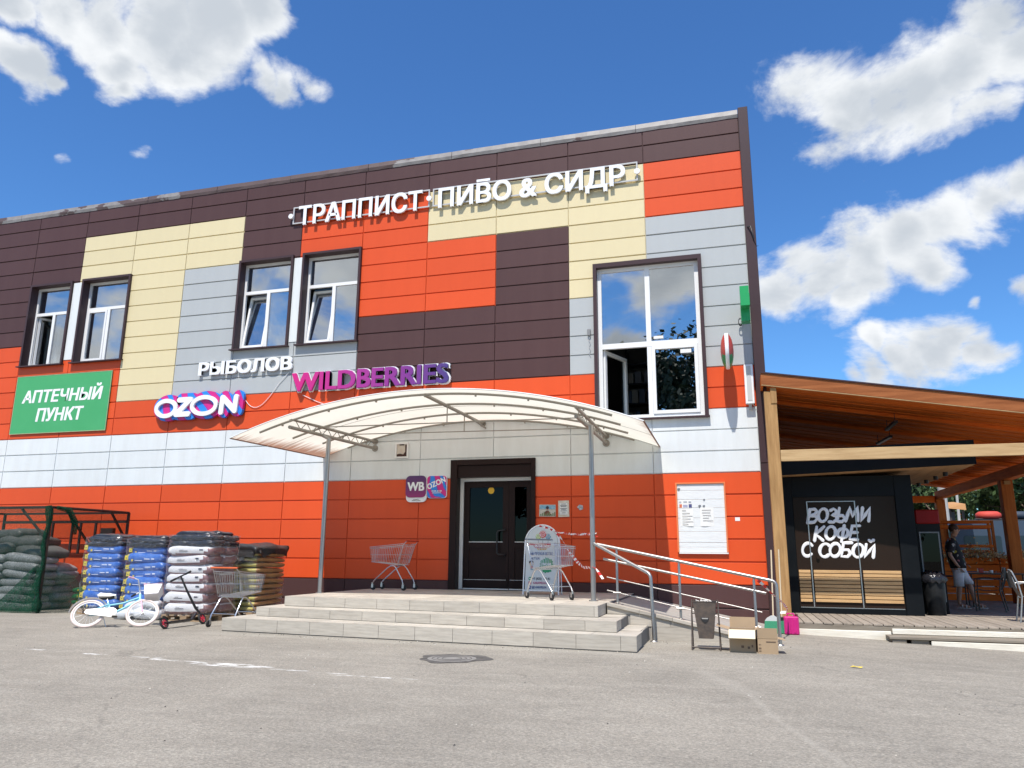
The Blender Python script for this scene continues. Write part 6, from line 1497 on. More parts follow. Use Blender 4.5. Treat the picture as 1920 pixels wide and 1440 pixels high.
# brush lettering
def ell_(cx, cy, rx, ry, a0=0, a1=360, n=14): return [(cx+rx*math.cos(R(a0+(a1-a0)*i/n)), cy+ry*math.sin(R(a0+(a1-a0)*i/n))) for i in range(n+1)]
GL = {
 'В': (.72, [[(.02, .0), (.10, 1.0)], [(.08, .98), (.45, 1.0), (.62, .85), (.50, .62), (.12, .50)], [(.12, .50), (.55, .50), (.70, .28), (.50, .05), (.02, .02)]]),
 'О': (.78, [ell_(.37, .5, .33, .47)]), 'З': (.64, [[(.08, .88), (.30, 1.0), (.52, .86), (.48, .64), (.25, .54), (.52, .46), (.58, .22), (.38, .03), (.05, .06)]]),
 'Ь': (.60, [[(.08, 1.0), (.02, .04), (.35, .0), (.52, .22), (.36, .46), (.08, .44)]]), 'М': (1.05, [[(.0, .0), (.22, 1.0), (.46, .30), (.78, 1.0), (.88, .0)]]),
 'И': (.72, [[(.06, 1.0), (.02, .02), (.58, .98), (.56, .0)]]), 'К': (.70, [[(.08, 1.0), (.02, 0)], [(.58, 1.0), (.06, .48), (.60, 0)]]),
 'Ф': (.88, [ell_(.40, .52, .36, .34), [(.46, 1.08), (.36, -.08)]]), 'Е': (.66, [[(.62, .98), (.12, .98), (.02, .04), (.56, .02)], [(.06, .52), (.50, .52)]]),
 'С': (.66, [ell_(.38, .5, .34, .47, 40, 320)]), 'Б': (.68, [[(.62, 1.0), (.10, .98), (.02, .02), (.42, .0), (.58, .24), (.42, .50), (.06, .48)]]),
 'Й': (.74, [[(.06, .92), (.02, .02), (.58, .92), (.56, 0)], [(.22, 1.22), (.34, 1.12), (.50, 1.24)]])}
def brush(txt, p0, p1, h, sl=.16, rad=.030):
    """hand-painted word whose baseline runs from p0 to p1 (x,z)"""
    tot = sum(GL[c][0] if c != ' ' else .45 for c in txt); s = (p1[0]-p0[0])/tot; cx = 0
    for i, c in enumerate(txt):
        if c == ' ': cx += .45; continue
        q = MB()
        for st_ in GL[c][1]:
            pts = []
            for (a_, b_) in st_:
                xx = p0[0]+(cx+a_)*s+b_*h*sl; zz = p0[1]+(p1[1]-p0[1])*(cx+a_)/tot+b_*h+.01*math.sin(i*2.1); pts.append((xx, 0, zz))
            pts2 = []
            for k in range(len(pts)-1): pts2 += [Vector(pts[k]).lerp(Vector(pts[k+1]), t_) for t_ in (0, .5)]
            pts2.append(Vector(pts[-1])); n = len(pts2)
            b0 = len(q.v); q.tube(pts2, [rad*(.85+.3*math.sin(2.0*k/n*math.pi+i)**2) for k in range(n)], 8)
            for e_ in (pts2[0], pts2[-1]): q.lathe([(.0, -rad*.9), (rad*.65, -rad*.65), (rad*.92, 0), (rad*.65, rad*.65), (0, rad*.9)], 8, 0, Matrix.Translation(e_))
        q.v = [(v[0], .6345+v[1]*.10, v[2]) for v in q.v]; pb(q, 'brush_letter', white_paint); cx += GL[c][0]
brush('ВОЗЬМИ', (2.885, 1.89), (4.04, 1.93), .265); brush('КОФЕ', (2.99, 1.545), (3.80, 1.57), .27); brush('С СОБОЙ', (2.73, 1.245), (4.07, 1.235), .265)

# ------------------------------------------------------------------ things on the deck
fr = thing('drinks_fridge', 'black glass door drinks fridge with a red header beside the kiosk', 'fridge', (5.17, 1.62, DZ))
fb = mat('fridge_black', (.010, .010, .011), .5, spec=.15)
q = MB(); q.box(-.21, -.18, -.28, .32, .0, 1.98); q.box(.18, .21, -.28, .32, 0, 1.98); q.box(-.18, .18, .29, .32, 0, 1.98); q.box(-.18, .18, -.28, .29, 0, .22); q.box(-.18, .18, -.28, .29, 1.55, 1.70); q.build('cabinet', fb, fr)
MB().cbox(-.215, .215, -.30, .32, 1.705, 1.98, .02).build('header', mat('fridge_red', (.25, .008, .008), .5, spec=.2), fr)
q = MB(); ring(q, -.18, .18, .22, 1.55, .025, -.30, -.285); q.build('door_frame', mat('fridge_frame', (.16, .17, .18), .4), fr)
MB().box(-.155, .155, -.295, -.29, .245, 1.525).build('pane', door_glass, fr)
for z_ in (.5, .8, 1.1, 1.3): MB().box(-.17, .17, -.22, .25, z_, z_+.012).build('shelf', chrome, fr)
q = MB(); rnd = random.Random(8)
for z_ in (.512, .812):
    for k in range(5): q.cyl((-.13+.065*k, -.15, z_), (-.13+.065*k, -.15, z_+.2), .026, seg=8, mi=rnd.randrange(2))
q.build('bottle_row', [mat('bottle_dark', (.03, .02, .02), .2), mat('bottle_green', (.02, .06, .03), .2)], fr)['kind'] = 'stuff'
MB().lathe([(0, 0), (.1, .02), (.12, .1), (.1, .2), (.05, .24), (0, .25)], 16, T=Matrix.Translation((0, -.05, 1.2))).build('jar', black_plast, fr)
wb = thing('waste_bin', 'tall black bin with a glossy bin bag folded over its rim, on the deck edge', 'waste bin', (5.07, .95, DZ))
q = MB(); q.lathe([(0, .0), (.16, .0), (.165, .02), (.19, .70), (.185, .72), (0, .70)], 20); q.build('body', mat('bin_black', (.010, .011, .012), .45, spec=.2, var=.5, vscale=10, vcol=(.035, .035, .035)), wb)
q = MB(); n = 28; rows = [(.05, .79), (.12, .775), (.19, .735), (.215, .70), (.225, .64), (.215, .60)]
vs = [(rr*(1+.10*math.sin(s*2.1+j)+.05*math.sin(s*3.7))*math.cos(2*math.pi*s/n), rr*(1+.10*math.sin(s*2.1+j)+.05*math.sin(s*3.7))*math.sin(2*math.pi*s/n), z_+.025*math.sin(s*2.6+j*2)) for j, (rr, z_) in enumerate(rows) for s in range(n)]
q.add(vs, [(j*n+s, j*n+(s+1) % n, (j+1)*n+(s+1) % n, (j+1)*n+s) for j in range(len(rows)-1) for s in range(n)]+[tuple(range(n))], 0, True); q.build('bin_bag', mat('glossy_bin_bag', (.018, .018, .022), .18, bump=.6, bscale=25), wb)
# planter wall with dried flowers
pl = thing('planter_wall', 'stained plank planter wall filled with dry brown plants behind the tables', 'planter', (7.1, 6.6, DZ))
for k in range(6):
    z_ = .02+k*.178
    for j in range(2): q = MB(); q.cbox(-.75+j*1.47, .70+j*1.5, -.02, .02, z_, z_+.155, .005); q.build('plank', red_w, pl)
for x_ in (-.72, .72, 2.15): MB().cbox(x_-.04, x_+.04, .025, .1, 0, 1.08, .004).build('batten', red_z, pl)
MB().box(-.74, 2.2, .11, .45, .75, 1.0).build('trough', red_w, pl)
rnd = random.Random(4); q = MB()
for i in range(2600):
    x_ = rnd.uniform(-.75, 2.2); h_ = abs(rnd.gauss(0, .5)); c = Vector((x_+rnd.uniform(-.05, .05), rnd.uniform(-.10, .45), 1.0+.05+.26*h_*(.8+.4*math.sin(x_*5)) - (.12 if rnd.random() < .25 else 0)))
    if c.y > -.03 and c.z < 1.0: c.z = 1.03
    a_ = Vector((rnd.uniform(-1, 1), rnd.uniform(-1, 1), rnd.uniform(-1, 1))).normalized(); b_ = a_.orthogonal(); s_ = rnd.uniform(.018, .04)
    q.add([c-a_*s_, c-b_*s_*.6, c+a_*s_, c+b_*s_*.6], [(0, 1, 2, 3)], rnd.randrange(3))
q.build('dry_plants', [mat('dry_leaf_a', (.48, .30, .10), .8), mat('dry_leaf_b', (.26, .15, .05), .8), mat('dry_leaf_c', (.60, .44, .20), .8)], pl, recalc=False)['kind'] = 'stuff'
sh_ = thing('display_rack', 'light wooden open shelf rack standing behind the planter', 'rack', (7.2, 7.3, DZ))
for x_ in (-.75, .72):
    for y_ in (-.12, .2): MB().cbox(x_-.03, x_+.03, y_-.03, y_+.03, 0, 2.02, .003).build('upright', red_z, sh_)
for z_ in (1.22, 1.36, 1.86, 1.98):
    for y_ in (-.12, .2): MB().cbox(-.72, .69, y_-.022, y_+.022, z_-.035, z_+.035, .003).build('rail', red_w, sh_)
MB().box(-.72, .69, -.09, .17, 1.375, 1.39).build('shelf', red_w, sh_); MB().box(-.72, .69, -.09, .17, 1.80, 1.815).build('shelf', red_w, sh_)
# chairs and table
def chair(label, loc, rz, seat_m, frame_m_):
    t = thing('terrace_chair', label, 'chair', loc, rz, 'terrace chairs')
    for s in (-1, 1):
        MB().tube([(.24, s*.27, 0), (.235, s*.27, .42), (.22, s*.275, .64), (.10, s*.275, .655), (-.18, s*.26, .645), (-.235, s*.24, .62)], .0125, 8).build('arm_leg', frame_m_, t)
        MB().tube([(-.27, s*.25, 0), (-.20, s*.235, .42), (-.23, s*.235, .62), (-.30, s*.20, .83)], .0125, 8).build('rear_leg', frame_m_, t)
    q = MB(); q.tube([(-.30, -.20, .83), (-.315, -.1, .855), (-.315, .1, .855), (-.30, .20, .83)], .0125, 8); q.tube([(.235, -.27, .40), (.235, .27, .40)], .01, 6); q.tube([(-.2, -.235, .40), (-.2, .235, .40)], .01, 6); q.build('rail', frame_m_, t)
    q = MB(); n = 8; vs = [(.235-.435*i/n, s*.23, .425-.02*math.sin(math.pi*i/n)) for i in range(n+1) for s in (-1, 0, 1)]
    q.add(vs, [(i*3+k, i*3+k+1, i*3+k+4, i*3+k+3) for i in range(n) for k in (0, 1)], 0, True); q.build('seat', seat_m, t, recalc=False)
    vs = [(-.205-.105*i/n-.03*math.sin(math.pi*i/n)-(.03 if s == 0 else 0), s*(.225-.03*i/n), .43+.415*i/n) for i in range(n+1) for s in (-1, 0, 1)]
    q = MB(); q.add(vs, [(i*3+k, i*3+k+1, i*3+k+4, i*3+k+3) for i in range(n) for k in (0, 1)], 0, True); q.build('backrest', seat_m, t, recalc=False)
    return t
wick = mat('grey_mesh_fabric', (.13, .12, .11), .7, bump=.4, bscale=120); lt_fr = mat('light_chair_frame', (.42, .42, .41), .35, metal=.6); dk_fr = mat('dark_chair_frame', (.03, .025, .022), .45)
chair('grey terrace chair with a pale metal frame at the sunlit deck edge', (6.33, -.25, DZ), R(-10), wick, lt_fr)
chair('dark terrace chair with a pale cloth over its back, beside the man', (6.45, 2.65, DZ), R(160), mat('black_mesh_fabric', (.02, .02, .02), .7), dk_fr)
q = MB(); q.add([(.0, -.22, .0), (.0, .02, .02), (.09, -.2, -.38), (.09, .0, -.40), (-.03, -.2, -.2), (-.03, .0, -.2)], [(0, 1, 3, 2), (0, 4, 5, 1)]); o = q.build('draped_cloth', mat('pale_cloth', (.62, .57, .48), .9), recalc=False); o.location = (6.75, 2.72, DZ+.86); tag(o, 'pale cream cloth draped over the dark chair back', 'cloth')
tb = thing('terrace_table', 'dark terrace table behind the chairs with small red and white things on it', 'table', (7.0, 4.3, DZ))
MB().cbox(-.6, .6, -.35, .35, .70, .73, .008).build('tabletop', mat('table_dark', (.05, .03, .02), .4), tb)
for x_ in (-.52, .52):
    for y_ in (-.28, .28): MB().tube([(x_, y_, 0), (x_*.96, y_*.96, .70)], .016, 8).build('leg', dk_fr, tb)
rb_ = thing('napkin_box', 'small red box standing on the dark terrace table', 'box', (6.75, 4.25, DZ+.73)); MB().cbox(-.05, .05, -.05, .05, 0, .10, .006).build('box', mat('red_box', (.4, .02, .02), .4), rb_)
MB().lathe([(0, 0), (.035, .0), (.04, .06), (.03, .065), (0, .02)], 14).build('paper_cup', paper); o = bpy.data.objects['paper_cup']; o.location = (6.93, 4.12, DZ+.73); tag(o, 'small white cup on the dark terrace table', 'cup')
for i, (x_, y_, rz, lb) in enumerate(((6.15, 4.35, 8, 'dark terrace chair half hidden behind the man at the table'), (7.95, 4.0, 172, 'dark terrace chair at the right end of the table'))):
    chair(lb, (x_, y_, DZ), R(rz), MATS['black_mesh_fabric'], dk_fr)

# ------------------------------------------------------------------ the man by the fridge
def skin(name, joints, edges, m, parent, sub=2, smooth=True):
    me = bpy.data.meshes.new(name); me.from_pydata([j[0] for j in joints], edges, []); o = link(name, me, parent); me.materials.append(m)
    o.modifiers.new('skin', 'SKIN'); o.modifiers['skin'].use_smooth_shade = True
    for i, j in enumerate(joints):
        sv = me.skin_vertices[0].data[i]; rr = j[1]; sv.radius = rr if isinstance(rr, tuple) else (rr, rr)
    me.skin_vertices[0].data[0].use_root = True
    sb = o.modifiers.new('sub', 'SUBSURF'); sb.levels = sub; sb.render_levels = sub
    bpy.context.view_layer.update(); dg = bpy.context.evaluated_depsgraph_get(); nm = bpy.data.meshes.new_from_object(o.evaluated_get(dg)); o.modifiers.clear(); o.data = nm; bpy.data.meshes.remove(me)
    nm.polygons.foreach_set('use_smooth', [True]*len(nm.polygons)); return o
mn = thing('person', 'man in a dark floral shirt, white knee shorts and sandals looking down by the fridge', 'person', (6.12, 3.48, DZ))
skin_m = mat('skin', (.42, .22, .145), .5, var=.2, vscale=12)
J = [((0, 0, .92), .12), ((-.02, 0, 1.05), .12), ((-.05, 0, 1.24), .125), ((-.06, 0, 1.38), .10), ((-.045, 0, 1.47), .056), ((-.02, 0, 1.53), .054), ((.035, -.01, 1.60), .080), ((.015, -.01, 1.675), .088), ((.0, -.01, 1.725), .078),
     ((-.10, -.17, 1.38), .062), ((-.19, -.25, 1.12), .045), ((-.06, -.23, .90), .030), ((-.01, -.21, .85), .026),
     ((-.03, .18, 1.39), .062), ((.06, .25, 1.13), .045), ((.17, .13, .96), .032), ((.20, .10, .93), .026),
     ((-.03, -.10, .84), .085), ((-.03, -.10, .48), .058), ((-.06, -.09, .26), .055), ((-.075, -.085, .085), .034), ((.02, -.115, .05), .034), ((.12, -.14, .035), .024),
     ((.06, .09, .84), .085), ((.20, .07, .52), .058), ((.25, .06, .30), .052), ((.275, .05, .10), .034), ((.37, .02, .055), .034), ((.46, -.01, .04), .024)]
E_ = [(0, 1), (1, 2), (2, 3), (3, 4), (4, 5), (5, 6), (6, 7), (7, 8), (3, 9), (9, 10), (10, 11), (11, 12), (3, 13), (13, 14), (14, 15), (15, 16), (0, 17), (17, 18), (18, 19), (19, 20), (20, 21), (21, 22), (0, 23), (23, 24), (24, 25), (25, 26), (26, 27), (27, 28)]
skin('body', J, E_, skin_m, mn)
# face, ears, hair, hands
q = MB(); q.lathe([(0, -.02), (.012, -.012), (.014, 0), (.008, .02), (0, .035)], 10, T=Matrix.Translation((.105, -.035, 1.635))); q.build('nose', skin_m, mn)
for y_ in (-.06, .005): q = MB(); q.lathe([(0, -.009), (.008, -.005), (.010, 0), (.008, .005), (0, .009)], 8, T=Matrix.Translation((.088, y_, 1.668))); q.build('eye', print_dark, mn)
MB().tube([(.088, -.06, 1.585), (.099, -.035, 1.582), (.092, -.01, 1.585)], .005, 6).build('mouth', mat('lips', (.30, .10, .08), .5), mn)
q = MB(); q.lathe([(0, -.03), (.018, -.02), (.022, .01), (.012, .03), (0, .032)], 8, T=Matrix.Translation((.0, -.095, 1.645)) @ Matrix.Scale(.5, 4, (0, 1, 0))); q.build('ear', skin_m, mn)
hair = mat('short_brown_hair', (.055, .025, .014), .7, bump=.5, bscale=80)
MB().lathe([(.001, .112)]+[(.098*math.cos(a_), .112*math.sin(a_)) for a_ in [R(80-11*k) for k in range(10)]]+[(.085, -.03)], 20, 0, Matrix.Translation((.004, -.01, 1.682)) @ Matrix.Rotation(R(-24), 4, 'Y')).build('hair', hair, mn)
def hand(base, dirv, side, down):
    base = Vector(base); d = Vector(dirv).normalized(); s = Vector(side).normalized(); dn = Vector(down).normalized()
    for k, ln in enumerate((.062, .072, .068, .054)):
        p = base+s*(-.026+.017*k)+d*.035; skin('finger', [(p-d*.02, .0085), (p+d*ln*.5+dn*.006, .008), (p+d*ln*.85+dn*.025, .0065)], [(0, 1), (1, 2)], skin_m, mn, 1)
    p = base-s*.03; skin('thumb', [(p, .010), (p+d*.03-s*.018, .009), (p+d*.058-s*.016+dn*.01, .0075)], [(0, 1), (1, 2)], skin_m, mn, 1)
hand((.01, -.205, .835), (.45, .1, -.75), (.2, .95, .2), (.7, .2, .1)); hand((.21, .095, .92), (.7, -.3, -.5), (-.2, -.9, .2), (-.5, 0, -.5))
# clothing
flor = bpy.data.materials.new('floral_shirt'); flor.use_nodes = True; t_ = flor.node_tree; b_ = t_.nodes['Principled BSDF']; b_.inputs['Roughness'].default_value = .85
vz = t_.nodes.new('ShaderNodeTexVoronoi'); vz.inputs['Scale'].default_value = 12; tcn = t_.nodes.new('ShaderNodeTexCoord'); nz = t_.nodes.new('ShaderNodeTexNoise'); nz.inputs['Scale'].default_value = 14; t_.links.new(tcn.outputs['Object'], nz.inputs[0])
mxv = t_.nodes.new('ShaderNodeMix'); mxv.data_type = 'VECTOR'; mxv.inputs['Factor'].default_value = .12; t_.links.new(tcn.outputs['Object'], mxv.inputs['A']); t_.links.new(nz.outputs['Color'], mxv.inputs['B']); t_.links.new(mxv.outputs['Result'], vz.inputs['Vector'])
cr = t_.nodes.new('ShaderNodeValToRGB'); cr.color_ramp.interpolation = 'CONSTANT'; sc3 = t_.nodes.new('ShaderNodeSeparateColor'); t_.links.new(vz.outputs['Color'], sc3.inputs[0]); t_.links.new(sc3.outputs[0], cr.inputs[0])
cr.color_ramp.elements[0].color = (.012, .012, .016, 1); cr.color_ramp.elements[1].position = .45; cr.color_ramp.elements[1].color = (.45, .16, .20, 1)
for p_, c_ in ((.62, (.40, .38, .36)), (.80, (.35, .30, .05)), (.92, (.10, .13, .05))): e_ = cr.color_ramp.elements.new(p_); e_.color = (*c_, 1)
r3 = t_.nodes.new('ShaderNodeMapRange'); t_.links.new(vz.outputs['Distance'], r3.inputs[0]); r3.inputs[1].default_value = .34; r3.inputs[2].default_value = .46
m3 = t_.nodes.new('ShaderNodeMix'); m3.data_type = 'RGBA'; t_.links.new(r3.outputs[0], m3.inputs['Factor']); t_.links.new(cr.outputs[0], m3.inputs['A']); m3.inputs['B'].default_value = (.012, .012, .016, 1); t_.links.new(m3.outputs['Result'], b_.inputs['Base Color'])
def loft(q, secs, n=20, cap=True):
    """rings of (centre, rx, ry) stacked in order, seen from above as ellipses"""
    vs = []
    for (c, rx, ry) in secs:
        for k_ in range(n): a_ = 2*math.pi*k_/n; vs.append((c[0]+rx*math.cos(a_)*(1+.03*math.sin(5*a_+c[2]*9)), c[1]+ry*math.sin(a_), c[2]))
    m_ = len(secs); q.add(vs, [(j_*n+k_, j_*n+(k_+1) % n, (j_+1)*n+(k_+1) % n, (j_+1)*n+k_) for j_ in range(m_-1) for k_ in range(n)]+([tuple(range(n))[::-1], tuple(range((m_-1)*n, m_*n))] if cap else []), 0, True); return q
q = MB(); loft(q, [((.015, .0, .84), .155, .20), ((.0, 0, .93), .160, .205), ((-.02, 0, 1.05), .165, .205), ((-.045, 0, 1.20), .155, .215), ((-.06, 0, 1.32), .135, .215), ((-.06, 0, 1.40), .105, .185), ((-.055, 0, 1.45), .075, .10), ((-.045, 0, 1.475), .062, .068)])
q.tube([(-.08, -.13, 1.40), (-.115, -.205, 1.34), (-.175, -.245, 1.17)], [.07, .088, .082], 12); q.tube([(-.05, .13, 1.40), (-.02, .20, 1.34), (.035, .24, 1.18)], [.07, .088, .082], 12)
q.build('shirt', flor, mn)
shorts_m = mat('white_cotton_shorts', (.70, .68, .68), .9, bump=.3, bscale=14)
q = MB(); loft(q, [((.02, .0, .74), .125, .175), ((.01, 0, .84), .145, .185), ((.0, 0, .90), .14, .18)])
loft(q, [((-.04, -.095, .455), .098, .090), ((-.03, -.098, .62), .102, .094), ((-.01, -.095, .80), .118, .098)]); loft(q, [((.215, .075, .50), .100, .090), ((.14, .085, .64), .104, .094), ((.06, .09, .80), .118, .098)])
q.build('shorts', shorts_m, mn)
sand = mat('pale_sandal', (.55, .50, .45), .6)
for (a_, b_, yw) in (((-.11, -.08, .0), (.15, -.15, 0), -15), ((.235, .055, .0), (.49, -.015, .0), -15)):
    a_, b_ = Vector(a_), Vector(b_); d_ = (b_-a_).normalized(); s_ = Vector((-d_.y, d_.x, 0)); q = MB()
    po = [a_-s_*.035, a_+(b_-a_)*.6-s_*.05, b_-s_*.02, b_+s_*.02, a_+(b_-a_)*.6+s_*.05, a_+s_*.035]
    q.add([p for p in po]+[p+Vector((0, 0, .016)) for p in po], [(5, 4, 3, 2, 1, 0), (6, 7, 8, 9, 10, 11)]+[(i, (i+1) % 6, (i+1) % 6+6, i+6) for i in range(6)])
    for f_, hh in ((.35, .075), (.62, .06)):
        c_ = a_+(b_-a_)*f_; q.tube([c_-s_*.05+Vector((0, 0, .012)), c_-s_*.035+Vector((0, 0, hh*.85)), c_+Vector((0, 0, hh+.012)), c_+s_*.035+Vector((0, 0, hh*.85)), c_+s_*.05+Vector((0, 0, .012))], .013, 6)
    q.build('sandal', sand, mn)

# ------------------------------------------------------------------ beyond the pavilion
vn = thing('parked_van', 'blue grey van with bundles on its roof parked behind the pavilion', 'van', (10.9, 13.2, gz(10.9, 0)))
vbl = mat('van_blue_grey', (.05, .075, .11), .4, spec=.25); vgl = mat('van_glass', (.02, .035, .05), .15, spec=.25)
prof = [(-2.75, .35), (2.6, .35), (2.65, .9), (2.6, 1.15), (1.95, 1.35), (1.35, 2.30), (1.0, 2.62), (.4, 2.72), (-2.5, 2.72), (-2.72, 2.6), (-2.78, 1.2)]
q = MB(); q.prism(prof, -.95, .95); q.build('body', vbl, vn)
for (xa, xb) in ((-2.4, -1.35), (-1.2, -.2), (-.05, .95)): MB().prism(rrect(xa, xb, 1.55, 2.25, .06, 3), -.962, -.951).build('side_window', vgl, vn)
MB().prism([(1.05, 1.5), (1.75, 1.4), (1.3, 2.15), (1.05, 2.2)], -.962, -.951).build('side_window', vgl, vn)
for x_ in (-1.8, 1.75):
    for y_ in (-.93, .93): q = MB(); q.cyl((x_, y_-.11, .34), (x_, y_+.11, .34), .34, seg=20); q.build('wheel', black_rub, vn)
q = MB(); q.box(-2.6, 1.0, -.968, -.952, 1.0, 1.06); q.build('trim', black_plast, vn)
q = MB(); q.tube([(-1.9, -.5, 2.79), (.2, -.5, 2.79)], .025, 6); q.tube([(-1.9, .5, 2.79), (.2, .5, 2.79)], .025, 6)
for x_ in (-1.8, .1): q.tube([(x_, -.5, 2.70), (x_, -.5, 2.79)], .02, 6); q.tube([(x_, .5, 2.70), (x_, .5, 2.79)], .02, 6)
q.build('roof_rack', black_plast, vn)
def bundle(label, loc, s, m, cat='bundle'):
    o = MB().lathe([(0, 0), (.9, .02), (1.0, .3), (.95, .7), (.7, .95), (0, 1)], 20, T=Matrix.Diagonal((*s, 1))).build('roof_bundle', m); o.location = loc; tag(o, label, cat)
bundle('red bundle strapped on the roof of the van', (9.45, 12.9, gz(10.9, 0)+2.81), (.38, .33, .24), mat('red_fabric', (.55, .06, .04), .7, bump=.4, bscale=8))
bundle('dark blue bundle strapped on the roof of the van', (10.25, 12.9, gz(10.9, 0)+2.81), (.44, .33, .23), mat('navy_fabric', (.03, .045, .07), .7, bump=.4, bscale=8))
cr_t = thing('parked_car', 'white car parked beyond the pavilion post at the right edge', 'car', (11.0, 10.6, gz(11, 0)))
wcar = mat('white_car_paint', (.75, .76, .77), .25, coat=.5)
q = MB(); q.prism([(-2.0, .3), (2.0, .3), (2.05, .75), (1.2, .95), (.6, 1.45), (-.1, 1.68), (-1.0, 1.66), (-1.75, 1.1), (-2.05, .95)], -.85, .85); q.build('body', wcar, cr_t)
MB().prism([(-1.45, 1.08), (-.55, 1.08), (-.55, 1.55), (-.95, 1.55)], -.86, -.851).build('side_window', vgl, cr_t); MB().prism([(-.45, 1.08), (.75, 1.02), (.45, 1.38), (-.1, 1.56), (-.45, 1.57)], -.86, -.851).build('side_window', vgl, cr_t)
for x_ in (-1.25, 1.25):
    for y_ in (-.82, .82): MB().cyl((x_, y_-.1, .31), (x_, y_+.1, .31), .31, seg=18).build('wheel', black_rub, cr_t)
conc = mat('pale_concrete', (.48, .47, .44), .85, var=.4, vscale=3)
o = MB().tube([(0, 0, -.3), (-.05, 0, 7.5)], [.17, .12], 12).build('utility_pole', conc); o.location = (8.93, 16, gz(8.93, 0)); tag(o, 'pale concrete pole rising behind the rear post of the pavilion', 'pole')
sl_ = thing('street_lamp', 'slim street lamp before the green trees', 'street lamp', (12.75, 30, -.3))
MB().tube([(0, 0, -.1), (.12, 0, 6.0)], [.09, .06], 10).build('pole', conc, sl_); q = MB(); q.tube([(.12, 0, 5.9), (.35, -.1, 5.2), (.55, -.2, 5.1)], .03, 6); q.build('arm', conc, sl_); MB().cbox(.40, 1.0, -.35, -.1, 5.02, 5.14, .03).build('lamp_head', white_paint, sl_)
ms = thing('market_stall', 'market stall with an orange tarpaulin roof beyond the parking', 'market stall', (11.3, 25, -.3))
for x_ in (-.25, .28):
    for y_ in (-.8, .8): MB().bar((x_, y_, -.1), (x_, y_, 3.7), .08, .08).build('post', frame_m, ms)
q = MB(); q.add([(-.4, -1.0, 3.95), (.36, -1.0, 3.98), (.36, 1.0, 4.2), (-.4, 1.0, 4.15), (-.4, -1.05, 3.78), (.36, -1.05, 3.70)], [(0, 1, 2, 3), (4, 5, 1, 0)]); q.build('tarpaulin', mat('orange_tarp', (.48, .24, .09), .7, bump=.4, bscale=3), ms, recalc=False)
MB().box(-.25, .28, .7, .78, 0, 3.7).build('back_wall', black_plast, ms); MB().box(-.25, .28, -.7, .6, .8, .9).build('counter', red_w, ms)
kr = thing('roofed_hut', 'low hut with a red roof far behind the pavilion', 'hut', (13.5, 44, -.3))
MB().box(-3, 3, -1.5, 1.5, -.1, 3.4).build('wall', mat('hut_wall', (.45, .43, .40), .8), kr); MB().prism([(-3.3, 3.3), (3.3, 3.3), (2.6, 4.6), (-2.6, 4.6)], -1.8, 1.8).build('roof', mat('hut_roof', (.42, .09, .04), .7), kr)

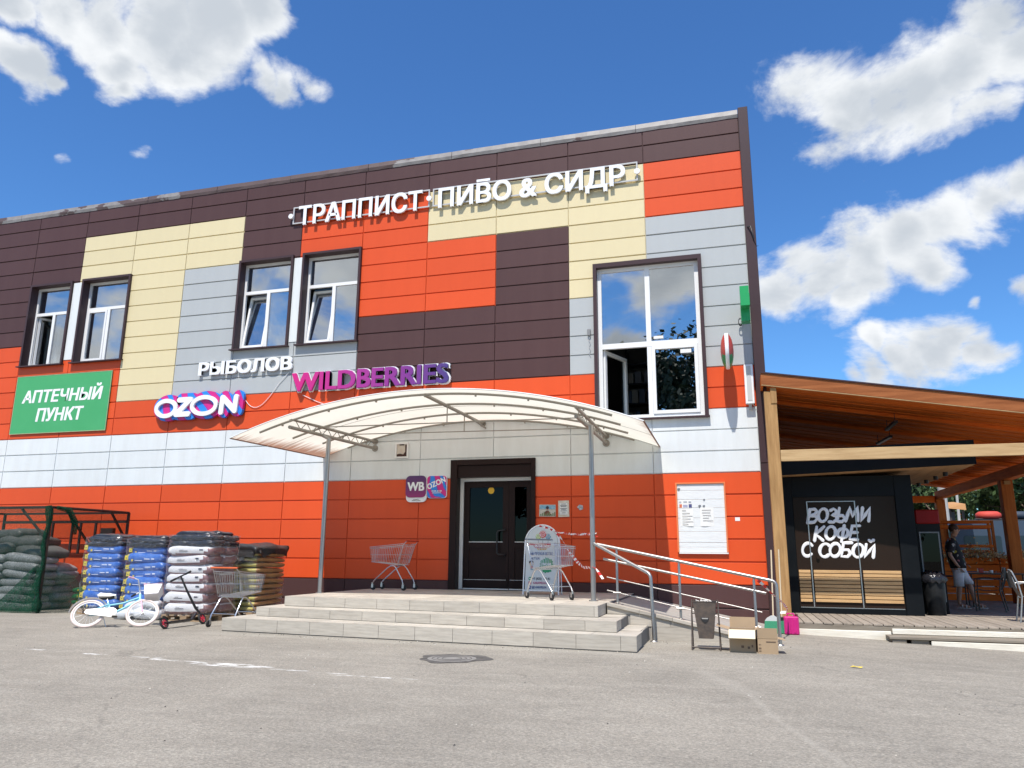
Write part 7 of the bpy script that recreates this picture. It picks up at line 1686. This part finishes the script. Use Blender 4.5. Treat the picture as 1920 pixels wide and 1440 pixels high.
# ------------------------------------------------------------------ trees
leaf_ms = [mat('leaf_dark', (.045, .085, .024), .6, rnd=.1), mat('leaf_mid', (.075, .125, .035), .6, rnd=.1), mat('leaf_light', (.12, .175, .05), .6, rnd=.1)]
bark = mat('bark', (.10, .075, .055), .9, var=.5, vscale=4)
def tree_meshes(seed, h, w, nleaf, ls):
    rnd = random.Random(seed); tq = MB(); lq = MB()
    tq.tube([(0, 0, -.3), (.05, 0, h*.25), (.1*rnd.uniform(-1, 1), .1, h*.5), (0, 0, h*.8)], [h*.024, h*.018, h*.013, h*.004], 8)
    cl = []
    for i in range(26):
        a_ = rnd.uniform(0, 6.28); zz = rnd.uniform(.22, .97); rr = w/2*math.sin(math.pi*min(max((zz-.08)/.95, .05), .97))**.7*rnd.uniform(.35, 1.0)
        c = Vector((rr*math.cos(a_), rr*math.sin(a_), zz*h)); cl.append((c, rnd.uniform(.10, .19)*w))
        tq.tube([(0, 0, max(zz*h-rr*.8, h*.12)), c*.55+Vector((0, 0, c.z*.42)), c], [h*.008, h*.005, h*.002], 5)
    for i in range(nleaf):
        c, r_ = cl[rnd.randrange(len(cl))]; d = Vector((rnd.gauss(0, 1), rnd.gauss(0, 1), rnd.gauss(0, .8))).normalized()*r_*rnd.uniform(.3, 1.1)**.6
        p = c+d; n_ = (d.normalized()+Vector((rnd.uniform(-.9, .9), rnd.uniform(-.9, .9), rnd.uniform(-.2, 1.0)))).normalized(); a_ = n_.orthogonal().normalized(); b_ = n_.cross(a_); an = rnd.uniform(0, 3.1); a2 = a_*math.cos(an)+b_*math.sin(an); b2 = n_.cross(a2); s_ = ls*rnd.uniform(.6, 1.3)
        lq.add([p-a2*s_, p-b2*s_*.55, p+a2*s_, p+b2*s_*.55], [(0, 1, 2, 3)], min(2, max(0, int(rnd.gauss(1.0, .8)))))
    return tq.mesh(bark, 'trunk'), lq.mesh(leaf_ms, 'crown')
TM = [tree_meshes(s_, h, w, 7500, .16) for s_, h, w in ((1, 8.6, 7.0), (2, 9.6, 7.6), (3, 7.6, 6.4))]
spots = [(10.5, 41, 0, 1), (14.2, 37, 1, .95), (17.6, 34, 2, 1.0), (20.6, 38, 0, 1.1), (16.0, 45, 1, 1.15), (23.6, 35, 1, 1.0), (12.6, 48, 2, 1.2), (26.5, 40, 0, 1.1), (19.5, 31, 2, .72), (8.2, 46, 2, .9)]
for i, (x_, y_, k, s_) in enumerate(spots):
    t = thing('leafy_tree', 'dense green leafy tree in the row beyond the parked van', 'tree', (x_, y_, -.32), i*1.3, 'trees beyond the parking'); t.scale = (s_, s_, s_*1.02)
    link('trunk', TM[k][0], t); link('crown', TM[k][1], t)
dk_ms = [mat('leaf_shaded_dark', (.016, .034, .012), .7), mat('leaf_shaded_mid', (.024, .05, .016), .7), mat('leaf_shaded_light', (.036, .066, .02), .7)]  # darkened leaf greens: shade painted into the crowns mirrored in the panes
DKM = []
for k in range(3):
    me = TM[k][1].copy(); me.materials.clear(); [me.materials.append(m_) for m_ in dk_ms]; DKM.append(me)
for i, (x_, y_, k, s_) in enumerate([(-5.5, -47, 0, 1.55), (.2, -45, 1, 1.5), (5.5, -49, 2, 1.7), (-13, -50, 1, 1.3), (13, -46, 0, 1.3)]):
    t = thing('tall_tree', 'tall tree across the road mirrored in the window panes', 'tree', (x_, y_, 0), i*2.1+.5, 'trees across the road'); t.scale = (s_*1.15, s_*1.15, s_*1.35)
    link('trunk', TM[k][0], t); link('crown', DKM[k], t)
